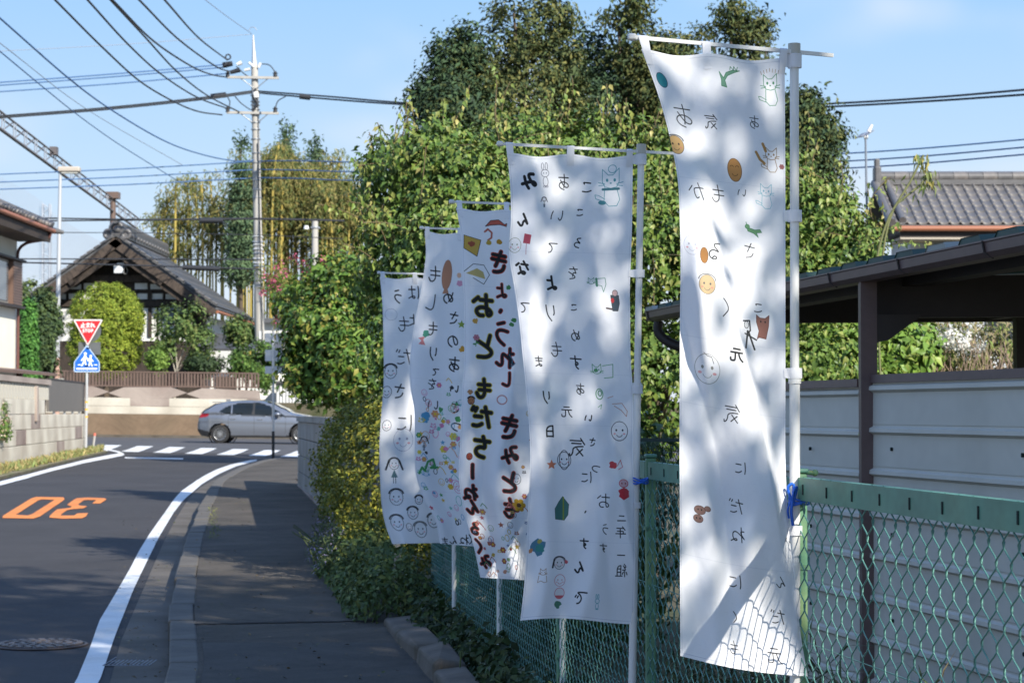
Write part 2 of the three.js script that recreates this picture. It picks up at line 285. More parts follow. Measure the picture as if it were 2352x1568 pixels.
// ------------------------------------------------------------------ hand-drawn writing: strokes in a 100 x 100 box
const KANA = {
  'あ': [[20, 27, 80, 23], [46, 8, 44, 45, 51, 82], [70, 38, 52, 74, 28, 84, 18, 68, 38, 50, 68, 48, 83, 66, 72, 86, 50, 94]],
  'い': [[20, 26, 22, 58, 36, 78, 44, 64], [72, 28, 82, 48, 84, 68]],
  'う': [[40, 10, 64, 16], [26, 44, 56, 34, 72, 50, 62, 76, 40, 94]],
  'お': [[14, 30, 62, 27], [38, 8, 38, 80, 28, 90, 15, 78, 30, 60, 62, 54, 82, 68, 70, 88, 52, 88], [70, 18, 90, 34]],
  'き': [[22, 26, 76, 18], [22, 46, 80, 36], [40, 6, 60, 56, 66, 66], [28, 66, 32, 84, 56, 92, 74, 90]],
  'く': [[66, 8, 30, 48, 68, 92]],
  'こ': [[24, 26, 74, 22, 66, 34], [22, 74, 44, 86, 80, 82]],
  'さ': [[20, 32, 78, 24], [40, 8, 62, 56], [28, 62, 34, 84, 72, 90]],
  'し': [[34, 8, 30, 70, 44, 90, 74, 76]],
  'す': [[12, 28, 88, 24], [54, 6, 54, 62, 40, 70, 34, 56, 46, 46, 56, 60, 50, 82, 36, 94]],
  'だ': [[10, 30, 52, 26], [36, 8, 18, 90], [52, 48, 82, 46], [50, 78, 66, 88, 88, 84], [74, 12, 80, 24], [88, 8, 94, 20]],
  'ち': [[16, 28, 80, 22], [44, 8, 28, 58, 56, 48, 78, 62, 68, 86, 38, 94]],
  'つ': [[12, 40, 52, 26, 84, 44, 70, 72, 38, 84]],
  'て': [[12, 26, 86, 20, 56, 40, 46, 66, 62, 88, 78, 90]],
  'で': [[12, 26, 86, 20, 54, 40, 46, 66, 62, 88, 76, 90], [70, 46, 76, 56], [84, 42, 90, 52]],
  'と': [[34, 8, 44, 46], [80, 30, 38, 54, 24, 74, 44, 90, 80, 88]],
  'な': [[12, 30, 54, 26], [36, 8, 14, 60], [70, 20, 90, 34], [66, 42, 66, 82, 46, 92, 34, 80, 50, 70, 84, 88]],
  'に': [[20, 14, 16, 60, 22, 90], [48, 30, 84, 28], [46, 72, 60, 86, 88, 82]],
  'ね': [[26, 6, 26, 94], [10, 30, 40, 26, 10, 74], [12, 72, 50, 32, 78, 34, 84, 62, 72, 88, 54, 84, 62, 72, 94, 90]],
  'の': [[52, 20, 42, 68, 24, 80, 14, 60, 32, 26, 64, 20, 86, 44, 76, 76, 54, 90]],
  'は': [[18, 10, 14, 60, 22, 90], [42, 30, 90, 28], [66, 8, 68, 80, 52, 92, 42, 80, 58, 70, 92, 88]],
  'ま': [[20, 24, 80, 22], [24, 44, 76, 42], [52, 6, 52, 78, 36, 92, 24, 80, 44, 70, 80, 88]],
  'み': [[22, 16, 58, 14, 34, 62, 18, 80, 10, 64, 30, 52, 90, 72], [74, 34, 70, 66, 54, 94]],
  'む': [[10, 26, 60, 24], [34, 6, 34, 62, 22, 70, 18, 54, 34, 50, 32, 84, 50, 92, 78, 88, 80, 62], [76, 22, 90, 36]],
  'め': [[22, 20, 30, 66, 46, 80], [64, 8, 42, 78, 22, 82, 16, 60, 40, 32, 70, 32, 86, 54, 76, 82, 56, 92]],
  'も': [[48, 6, 38, 60, 46, 86, 66, 90, 78, 68], [18, 32, 72, 30], [16, 56, 68, 54]],
  'よ': [[50, 34, 80, 32], [50, 6, 50, 80, 34, 92, 20, 80, 36, 70, 82, 90]],
  'り': [[28, 12, 26, 50, 32, 62], [70, 8, 72, 56, 46, 94]],
  'る': [[24, 14, 68, 12, 20, 60, 56, 42, 80, 58, 76, 84, 50, 94, 36, 82, 52, 74, 62, 86]],
  'れ': [[26, 6, 26, 94], [10, 30, 40, 26, 10, 74], [12, 72, 56, 26, 66, 40, 62, 78, 74, 88, 92, 74]],
  'ろ': [[24, 14, 72, 12, 20, 62, 56, 44, 82, 62, 72, 86, 40, 94]],
  'を': [[18, 22, 76, 20], [48, 6, 22, 58, 48, 42, 58, 74], [84, 42, 42, 68, 38, 86, 80, 92]],
  'ん': [[52, 8, 14, 92, 40, 50, 54, 62, 58, 88, 72, 90, 90, 66]],
  'が': [[12, 34, 62, 28, 62, 60, 48, 90, 36, 80], [40, 8, 12, 92], [72, 24, 90, 50]],
  '元': [[28, 16, 72, 14], [12, 38, 90, 36], [38, 40, 32, 72, 10, 92], [60, 38, 60, 80, 70, 90, 92, 88, 92, 72]],
  '気': [[34, 4, 14, 34], [30, 16, 88, 14], [32, 30, 80, 28], [22, 44, 74, 42, 76, 80, 94, 94, 94, 80], [54, 54, 24, 90], [26, 58, 58, 86]],
  '日': [[24, 8, 24, 92], [24, 8, 76, 8, 76, 92], [26, 50, 74, 50], [26, 90, 74, 90]],
  '二': [[26, 28, 74, 26], [10, 74, 92, 74]],
  '一': [[10, 50, 92, 48]],
  '年': [[34, 4, 12, 32], [28, 18, 84, 16], [28, 42, 80, 40], [28, 42, 28, 62], [8, 64, 94, 62], [54, 18, 54, 96]],
  '組': [[30, 4, 12, 24, 30, 30], [36, 16, 12, 48, 42, 46], [26, 48, 26, 94], [14, 62, 8, 80], [36, 60, 44, 76], [56, 14, 56, 88], [56, 14, 84, 14, 84, 88], [58, 38, 82, 38], [58, 62, 82, 62], [46, 90, 96, 90]],
  'I': [[50, 6, 50, 94]], '・': [[48, 46, 54, 56]],
  '止': [[52, 8, 52, 90], [52, 44, 84, 44], [24, 40, 24, 90], [8, 90, 94, 90]],
};
const ink = (c, k, x, y, s, w, col, mirror = true, sy = 1, edge) => {
  c.save(); c.translate(x, y); c.scale((mirror ? -1 : 1) * s / 100, s * sy / 100); c.translate(-50, -50); c.lineCap = 'round'; c.lineJoin = 'round';
  for (const pass of edge ? [1, 0] : [0]) for (const st of KANA[k] || []) {
    c.beginPath(); c.moveTo(st[0], st[1]);
    if (st.length === 4) c.lineTo(st[2], st[3]); else { for (let i = 2; i < st.length - 2; i += 2) c.quadraticCurveTo(st[i], st[i + 1], (st[i] + st[i + 2]) / 2, (st[i + 1] + st[i + 3]) / 2); c.lineTo(st[st.length - 2], st[st.length - 1]); }
    c.strokeStyle = pass ? edge : col; c.lineWidth = (w + (pass ? 3.2 : 0)) * 100 / s; c.stroke();
  }
  c.restore();
};
// children's drawings, in photo-grid units round (x, y)
const DR = {
  oval(c, x, y, rx, ry, fill, line, lw = 1.2) { c.beginPath(); c.ellipse(x, y, rx, ry, 0, 0, 7); if (fill) { c.fillStyle = fill; c.fill(); } if (line) { c.strokeStyle = line; c.lineWidth = lw; c.stroke(); } },
  line(c, pts, col, lw = 1.2, fill) { c.beginPath(); c.moveTo(pts[0], pts[1]); for (let i = 2; i < pts.length; i += 2) c.lineTo(pts[i], pts[i + 1]); if (fill) { c.closePath(); c.fillStyle = fill; c.fill(); } c.strokeStyle = col; c.lineWidth = lw; c.lineJoin = c.lineCap = 'round'; if (col) c.stroke(); },
  face(c, x, y, r, fill, line = '#333', hair, lw = 1) {
    DR.oval(c, x, y, r * 0.85, r, fill, line, lw); if (hair) { c.beginPath(); c.ellipse(x, y - r * 0.45, r * 0.9, r * 0.65, 0, Math.PI, 0); c.strokeStyle = hair; c.lineWidth = lw * 2.6; c.stroke(); }
    for (const s of [-1, 1]) { DR.oval(c, x + s * r * 0.33, y - r * 0.1, r * 0.09, r * 0.12, line); DR.oval(c, x + s * r * 0.5, y + r * 0.28, r * 0.13, r * 0.09, 'rgba(220,120,120,.6)'); }
    c.beginPath(); c.arc(x, y + r * 0.3, r * 0.3, 0.2, 2.9); c.strokeStyle = line; c.lineWidth = lw; c.stroke();
  },
  cat(c, x, y, s, col, fill, body = true) {
    const L = (p, f) => DR.line(c, p.map((q, i) => (i % 2 ? y : x) + q * s), col, 1.3, f);
    L([-0.42, -0.3, -0.4, -0.9, -0.12, -0.62, 0.12, -0.62, 0.42, -0.92, 0.42, -0.3, 0.3, -0.05, 0, 0.02, -0.3, -0.05, -0.42, -0.3], fill || undefined);
    if (body) { L([-0.3, 0, -0.34, 0.7, -0.1, 0.95, 0.3, 0.92, 0.45, 0.6, 0.3, 0], fill || undefined); L([-0.3, 0.75, -0.75, 0.6, -0.8, 0.4, -0.62, 0.42, -0.3, 0.6], fill || undefined); }
    for (const q of [-0.18, 0.2]) DR.oval(c, x + q * s, y - 0.38 * s, s * 0.06, s * 0.08, col); DR.oval(c, x, y - 0.24 * s, s * 0.05, s * 0.035, col);
    L([-0.3, -0.2, -0.62, -0.26]); L([-0.3, -0.14, -0.6, -0.1]); L([0.3, -0.2, 0.62, -0.28]); L([0.3, -0.14, 0.6, -0.1]);
  },
  flower(c, x, y, r, col, mid = '#e8c020', stem) { for (let i = 0; i < 6; i++) DR.oval(c, x + r * Math.cos(i * 1.05), y + r * Math.sin(i * 1.05), r * 0.55, r * 0.55, col); DR.oval(c, x, y, r * 0.5, r * 0.5, mid); if (stem) { DR.line(c, [x, y + r, x - 1, y + r * 4], stem, 1.6); DR.oval(c, x + 3, y + r * 2.4, 4, 2, stem); DR.oval(c, x - 4, y + r * 3, 4, 2, stem); } },
  star(c, x, y, r, col) { const p = []; for (let i = 0; i < 10; i++) { const q = i % 2 ? r * 0.45 : r; p.push(x + q * Math.sin(i * 0.628), y - q * Math.cos(i * 0.628)); } DR.line(c, p, null, 1, col); },
  rabbit(c, x, y, s, col) { DR.oval(c, x, y, s * 0.4, s * 0.36, null, col); DR.oval(c, x - s * 0.2, y - s * 0.7, s * 0.12, s * 0.4, null, col); DR.oval(c, x + s * 0.18, y - s * 0.72, s * 0.12, s * 0.4, null, col); DR.oval(c, x, y + s * 0.85, s * 0.26, s * 0.5, null, col); for (const q of [-1, 1]) { DR.oval(c, x + q * s * 0.14, y - s * 0.02, s * 0.05, s * 0.07, col); DR.oval(c, x + q * s * 0.12, y + s * 1.35, s * 0.12, s * 0.1, null, col); } },
  girl(c, x, y, s, hair, dress) { DR.face(c, x, y, s * 0.5, null, '#444', hair); DR.line(c, [x - s * 0.45, y - s * 0.3, x - s * 0.75, y + s * 0.5], hair, s * 0.16); DR.line(c, [x + s * 0.45, y - s * 0.3, x + s * 0.75, y + s * 0.5], hair, s * 0.16); DR.line(c, [x, y + s * 0.5, x - s * 0.3, y + s * 1.2, x + s * 0.3, y + s * 1.2], null, 1, dress); DR.line(c, [x - s * 0.1, y + s * 1.2, x - s * 0.1, y + s * 1.7], '#345', 1.6); DR.line(c, [x + s * 0.1, y + s * 1.2, x + s * 0.1, y + s * 1.7], '#345', 1.6); },
  blot(c, x, y, r, col) { const p = []; for (let i = 0; i < 12; i++) { const q = r * rr(0.65, 1.15); p.push(x + q * Math.cos(i * 0.524), y + q * Math.sin(i * 0.524)); } DR.line(c, p, null, 1, col); },
  doodles(c, x0, y0, x1, y1, n, cols, z = 1) {
    for (let i = 0; i < n; i++) { const x = rr(x0, x1), y = rr(y0, y1), col = cols[Math.floor(rnd() * cols.length)], k = Math.floor(rnd() * 7), s = rr(5, 9) * z;
      if (k === 0) DR.flower(c, x, y, s * 0.55, col); else if (k === 1) DR.face(c, x, y, s * 0.9, null, col); else if (k === 2) DR.star(c, x, y, s * 0.8, col); else if (k === 3) DR.blot(c, x, y, s * 0.7, col); else if (k === 4) DR.cat(c, x, y, s, col, null, false); else if (k === 5) DR.line(c, [x - s, y, x - s * 0.3, y - s, x + s * 0.5, y - s * 0.2, x + s, y + s * 0.8], col, 1.6); else DR.oval(c, x, y, s * 0.5, s * 0.8, null, col, 1.4); }
  },
};
// ------------------------------------------------------------------ banners
const interp = (pts, t) => { const n = pts.length - 1, f = clamp(t) * n, i = Math.min(n - 1, Math.floor(f)); const g = (k) => pts[clamp(k, 0, n)]; const u = f - i, [a, b, c, d] = [g(i - 1), g(i), g(i + 1), g(i + 2)]; return [0, 1].map((q) => 0.5 * (2 * b[q] + (c[q] - a[q]) * u + (2 * a[q] - 5 * b[q] + 4 * c[q] - d[q]) * u * u + (3 * b[q] - a[q] - 3 * c[q] + d[q]) * u * u * u)); };
const even = (pts, n = 14) => { const y0 = pts[0][1], y1 = pts[pts.length - 1][1], out = []; for (let i = 0; i <= n; i++) { const y = lerp(y0, y1, i / n); let k = 1; while (k < pts.length - 1 && pts[k][1] < y) k++; const a = pts[k - 1], b = pts[k]; out.push([lerp(a[0], b[0], clamp((y - a[1]) / (b[1] - a[1]))), y]); } return out; };
M.tube = mapped(speckle([0.70, 0.70, 0.69], 0.08, { f1: 4, f2: 30, grain: 0.15, size: 256, repeat: 2, tint: [0.75, 0.66, 0.5], tintAmp: 0.35 }), 0.42);
M.capPlastic = std([0.46, 0.44, 0.37], 0.5);
M.loop = new THREE.MeshPhysicalMaterial({ color: lin(0.80, 0.80, 0.82), roughness: 0.95, transmission: 0.2, thickness: 0, side: THREE.DoubleSide });
const weave = texture(256, (u, v, i, j) => { const g = 0.5 + 0.3 * ((i % 4 < 2) === (j % 4 < 2) ? 1 : -1) * 0.5 + 0.2 * (rnd() - 0.5); return [g, g, g]; }, 1, false);
const BAN = 'fabric banners tied along the wire fence';
function banner(o) {
  const { D, poleX, top, bottom, L, R, arm, loops, side, draw, label, dTop, dMid, dBot, folds } = o;
  const base = P(poleX[1], bottom, D), t = thing('banner', label, 'banner', base, BAN), at = (px, py, d) => P(px, py, d).sub(base);
  const Le = even(L), Re = even(R), dep = (v) => v < 0.5 ? lerp(dTop, dMid, smooth(0, 0.5, v)) : lerp(dMid, dBot, smooth(0.5, 1, v));
  const dist = (u, v) => D - dep(v) * (1 - u) - folds(u, v) - 0.007 * fbm(u * 6 + D, v * 18, D, 4) - 0.006 * fbm(u * 3, v * 5, D + 4, 2);
  const pix = (u, v) => { const a = interp(Le, v), b = interp(Re, v); return [lerp(a[0], b[0], u) + 0, lerp(a[1], b[1], u) + (o.sag ? o.sag(u, v) : 0)]; };
  // cloth
  const nu = 44, nv = 120, pos = [], uv = [], idx = [];
  for (let j = 0; j <= nv; j++) for (let i = 0; i <= nu; i++) {
    const u = i / nu, v = j / nv, [x, y] = pix(u, v), p = at(x, y, dist(u, v)); pos.push(p.x, p.y, p.z); uv.push(u, 1 - v);
    if (i && j) { const k = j * (nu + 1) + i; idx.push(k - nu - 2, k - 1, k, k - nu - 2, k, k - nu - 1); }
  }
  const g = new THREE.BufferGeometry(); g.setAttribute('position', new THREE.Float32BufferAttribute(pos, 3)); g.setAttribute('uv', new THREE.Float32BufferAttribute(uv, 2)); g.setIndex(idx); g.computeVertexNormals();
  // print
  const cw = 640, ch = 1920, cv = document.createElement('canvas'); cv.width = cw; cv.height = ch; const c = cv.getContext('2d');
  c.fillStyle = '#f1f1f4'; c.fillRect(0, 0, cw, ch); c.strokeStyle = 'rgba(170,172,186,.55)'; c.lineWidth = 2; c.strokeRect(9, 16, cw - 18, ch - 34); for (const f of [0.21, 0.47, 0.58, 0.83]) { c.beginPath(); c.moveTo(0, f * ch); c.lineTo(cw, f * ch + 4); c.strokeStyle = 'rgba(200,202,212,.35)'; c.stroke(); }
  for (let i = 0; i < 9000; i++) { c.fillStyle = rnd() < 0.5 ? 'rgba(214,214,222,.25)' : 'rgba(246,246,248,.3)'; c.fillRect(rnd() * cw, rnd() * ch, rr(2, 14), 1); }
  const where = (px, py) => { let u = 0.5, v = 0.5; for (let k = 0; k < 8; k++) { const a = interp(Le, v), b = interp(Re, v); u = (px - a[0]) / (b[0] - a[0]); const y = lerp(a[1], b[1], u); v = clamp(v + (py - y) / (Le[Le.length - 1][1] - Le[0][1])); } return [u, v]; };
  const put = (px, py, fn) => { const [u, v] = where(px, py), a = interp(Le, v), b = interp(Re, v); c.save(); c.translate(u * cw, v * ch); c.scale(cw / (b[0] - a[0]), ch / (Le[Le.length - 1][1] - Le[0][1])); fn(c); c.restore(); };
  draw((k, x, y, s, w = 2.2, col = '#1c1c1e', edge, sy = 1.05) => put(x, y, (q) => ink(q, k, 0, 0, s, w, col, true, sy, edge)), (x, y, fn) => put(x, y, fn));
  const map = new THREE.CanvasTexture(cv); map.colorSpace = THREE.SRGBColorSpace; map.anisotropy = 8;
  const wv = weave.clone(); wv.repeat.set(9, 30); wv.needsUpdate = true;
  const mat = new THREE.MeshPhysicalMaterial({ map, roughness: 0.95, transmission: 0.22, thickness: 0, side: THREE.DoubleSide, bumpMap: wv, bumpScale: 0.0004 });
  mesh('cloth', g, mat, t);
  // pole
  const px = (py) => lerp(poleX[0], poleX[1], (py - top) / (bottom - top)), pj = o.joint, d = D + 0.004;
  const r1 = 0.0115, r2 = 0.0135;
  mesh('lower_pole', bar(at(px(bottom), bottom, d), at(px(pj), pj, d), r2, r2, 14), M.tube, t);
  mesh('upper_pole', bar(at(px(pj), pj, d), at(px(top), top, d), r1, r1, 14), M.tube, t);
  mesh('collar', [bar(at(px(pj + 9), pj + 9, d), at(px(pj - 14), pj - 14, d), r2 + 0.003, r2 + 0.003, 16)], M.tube, t);
  mesh('cap', [bar(at(px(top + 18), top + 18, d), at(px(top - 12), top - 12, d), r1 + 0.005, r1 + 0.0045, 16)], M.capPlastic, t);
  // crossbar
  const [a, b] = arm, da = D - dTop * (a[2] ?? 1), A = at(a[0], a[1], da - 0.002), pc = at(px(top + 3), top + 3, d), B = at(b[0], b[1], lerp(D, da, (b[0] - poleX[0]) / (a[0] - poleX[0])));
  const rod = mesh('crossbar', [beam(A, B, 0.007, 0.0095)], M.tube, t);
  mesh('end_plug', new RoundedBoxGeometry(0.022, 0.017, 0.022, 2, 0.006).translate(A.x, A.y, A.z), M.tube, rod);
  // loops over the crossbar and round the pole
  for (const [x0, x1] of loops) {
    const gs = []; const f = (x) => (x - a[0]) / (b[0] - a[0]);
    const q0 = A.clone().lerp(B, f(x0)), q1 = A.clone().lerp(B, f(x1)), u0 = where(x0, Le[0][1])[0], u1 = where(x1, Le[0][1])[0];
    const c0 = at(...pix(clamp(u0), 0.03), dist(clamp(u0), 0.03) - 0.002), c1 = at(...pix(clamp(u1), 0.03), dist(clamp(u1), 0.03) - 0.002), up = V3(0, 0.007, 0), fr = V3(0, 0, 0.009), bk = V3(0, 0, -0.009);
    gs.push(ribbon([c0, q0.clone().add(fr), q0.clone().add(up), q0.clone().add(bk), c0.clone().add(V3(0, 0.012, -0.008))], [c1, q1.clone().add(fr), q1.clone().add(up), q1.clone().add(bk), c1.clone().add(V3(0, 0.012, -0.008))]));
    mesh('top_loop', gs, M.loop, t);
  }
  for (const [y, w] of side) {
    const [uu, v] = where(px(y) - 18, y), e0 = at(...pix(0.985, clamp(v - w / 2 / (bottom - top))), dist(0.985, v) - 0.003), e1 = at(...pix(0.985, clamp(v + w / 2 / (bottom - top))), dist(0.985, v) - 0.003);
    const ring = (yy) => { const q = at(px(yy), yy, d), out = []; for (let i = 0; i <= 12; i++) { const an = Math.PI * 0.9 - i / 12 * Math.PI * 1.7; out.push(q.clone().add(V3(Math.cos(an) * 0.019, 0, Math.sin(an) * 0.018))); } return out; };
    mesh('side_loop', ribbon([e0, ...ring(y - w / 2)], [e1, ...ring(y + w / 2)]), M.loop, t);
  }
  return t;
}
const bump = (x, c, w) => Math.exp(-(((x - c) / w) ** 2));
const crease = (u, c, wl, wr) => u < c ? Math.max(0, 1 - ((c - u) / wl) ** 2) : Math.exp(-(u - c) / wr);
const K = '#1b1b1d', TEAL = '#2f8b95', GREEN = '#3f7d57', BROWN = '#8a5a45', RED = '#c23a3e', TAN = '#c9a36a', ORG = '#c98632';
banner({
  D: 5.57, poleX: [1825, 1827], top: 112, bottom: 1760, joint: 872, dTop: 0.17, dMid: 0.2, dBot: 0.16,
  L: [[1473, 112], [1480, 140], [1497, 176], [1514.5, 224], [1527.6, 277], [1540.8, 321], [1556, 400], [1560.6, 475], [1564, 563], [1562, 746], [1561, 1000], [1562, 1300], [1563, 1506]],
  R: [[1803, 134], [1804.5, 400], [1804.7, 900], [1804.7, 1081], [1812, 1222], [1832, 1362], [1841, 1474], [1856, 1553]],
  sag: (u, v) => (1 - v) * 10 * Math.sin(Math.PI * 2 * u) ** 2 * smooth(0.1, 0, v) + v * v * 9 * Math.sin(Math.PI * u),
  folds: (u, v) => { const c = lerp(0.27, 0.93, smooth(0.18, 0.80, v)); const a = smooth(0.16, 0.42, v) * smooth(0.95, 0.72, v); return 0.11 * a * crease(u, c, 0.5, 0.045) + 0.03 * bump(u, 0.12 + 0.2 * v, 0.12) * smooth(0.1, 0.4, v) + 0.04 * bump(u, 0.62, 0.3) * smooth(0.3, 0, v) + 0.035 * smooth(0.72, 1, v) * bump(u - 0.55 * (1 - v), 0.5, 0.13) + 0.02 * smooth(0.8, 1, v) * bump(u, 0.85, 0.1) + 0.03 * smooth(0.74, 0.80, v) * smooth(0.9, 0.82, v) * bump(u, 0.6, 0.16); },
  arm: [[1452, 85], [1914, 127]], loops: [[1466, 1488], [1609, 1628], [1789, 1806]], side: [[140, 32], [496, 27], [857, 24], [1218, 22]],
  label: 'white cloth banner with sparse writing, a tan egg face and a small green frog',
  draw(t, d) {
    for (const a of [['あ', 1570, 265, 58], ['気', 1635, 280, 36, 2], ['あ', 1733, 280, 32, 1.6], ['が', 1600, 438, 42, 2], ['も', 1648, 445, 44, 2], ['い', 1705, 442, 28, 1.6], ['さ', 1722, 575, 38, 2], ['る', 1642, 575, 44, 2.6], ['く', 1670, 705, 46, 2], ['こ', 1742, 705, 28, 2], ['元', 1693, 812, 34, 4], ['気', 1683, 948, 44, 2.2], ['に', 1702, 1070, 32, 2.2], ['だ', 1692, 1158, 36, 2.2], ['ね', 1695, 1222, 36, 2.2], ['に', 1690, 1328, 36, 2.2], ['く', 1690, 1410, 28, 2], ['も', 1686, 1480, 30, 1.6], ['い', 1812, 1240, 20, 2], ['ん', 1795, 1335, 28, 2], ['だ', 1788, 1413, 36, 2], ['元', 1780, 1500, 38, 2]]) t(...a);
    d(1521, 183, (c) => { DR.oval(c, 0, 0, 11, 15, TEAL, '#245', 1.2); });
    d(1675, 170, (c) => { DR.line(c, [-22, 24, -10, 26, -12, 12, -4, 2, 14, -8, 26, -14, 10, -12, -6, -4, -14, 8, -22, -4, -20, 12], GREEN, 1.4, '#6f9c82'); DR.line(c, [4, -12, 6, -20, 12, -12, 14, -22, 19, -12, 22, -22], GREEN, 1.4); });
    d(1770, 200, (c) => { DR.cat(c, 0, 4, 36, '#4b8a63'); for (let i = -3; i < 4; i++) DR.line(c, [i * 6, -34 + Math.abs(i) * 2, i * 6.6, -42 + Math.abs(i) * 2], '#9a7a5a', 1); });
    d(1553, 332, (c) => DR.face(c, 0, 0, 21, TAN, '#4a3a30', '#666'));
    d(1688, 390, (c) => { DR.oval(c, 0, 0, 16, 26, '#c08a4e', '#7a5228', 1.4); for (const s of [-1, 1]) { c.beginPath(); c.arc(s * 6, -6, 4, 3.3, 6.1); c.strokeStyle = '#5a3a1a'; c.lineWidth = 1.2; c.stroke(); } c.beginPath(); c.arc(0, 6, 7, 0.3, 2.8); c.stroke(); });
    d(1768, 366, (c) => { DR.cat(c, 4, 0, 30, '#8a6a45'); DR.line(c, [-30, -14, -22, 2, -12, 10], '#b5874a', 6); DR.line(c, [-14, -34, -8, -18], '#b5874a', 6); DR.flower(c, 28, 14, 4, '#9a5a5a', '#9a5a5a'); });
    d(1760, 446, (c) => DR.cat(c, 0, 4, 30, '#8fc0cc'));
    d(1730, 525, (c) => { DR.line(c, [-16, -14, -12, -2, 4, 2, 16, 0, 20, 6, 8, 8, 12, 18, 2, 10, -12, 6], GREEN, 1.3, '#6fa070'); DR.oval(c, -13, -4, 5, 5, '#6fa070', GREEN); });
    d(1618, 585, (c) => { DR.oval(c, 0, 0, 9, 18, '#a8753e', '#6a4a2a'); });
    d(1590, 562, (c) => { DR.face(c, 0, 0, 22, null, '#b4b4be', null, 0.9); });
    d(1625, 652, (c) => DR.face(c, 0, 0, 22, '#c9b088', '#5a5a5a', '#777'));
    d(1716, 752, (c) => { DR.line(c, [-8, -16, 6, -18, 8, 4, 0, 14], K, 3); DR.line(c, [2, 6, -2, 44], K, 4); DR.line(c, [4, 8, 18, 46], K, 4); DR.line(c, [-4, 12, 22, 24], K, 3); DR.oval(c, -1, -8, 5, 8, '#ddd', K, 1); });
    d(1752, 750, (c) => { DR.line(c, [-14, -26, -6, -20, 6, -20, 15, -28, 14, -4, 8, 26, -8, 24, -12, 28, -8, 10, -14, -10], '#6a4038', 1.3, '#8f6155'); DR.oval(c, -4, -12, 1.6, 2.2, '#222'); DR.oval(c, 6, -12, 1.6, 2.2, '#222'); });
    d(1625, 845, (c) => { DR.face(c, 0, 0, 34, null, '#8a8a84', null, 1.1); DR.line(c, [-8, -36, 0, -30, 10, -28, 15, -14], '#555', 1.4); });
    d(1612, 1177, (c) => { DR.oval(c, -4, -8, 13, 10, '#927064', '#5a4038', 1.1); DR.oval(c, -8, 12, 11, 9, '#927064', '#5a4038', 1.1); DR.oval(c, 14, -14, 7, 6, '#927064', '#5a4038', 1.1); for (const q of [-8, 0]) { DR.oval(c, q, -9, 1.4, 2, '#222'); DR.oval(c, q - 4, 11, 1.4, 2, '#222'); } });
  },
});
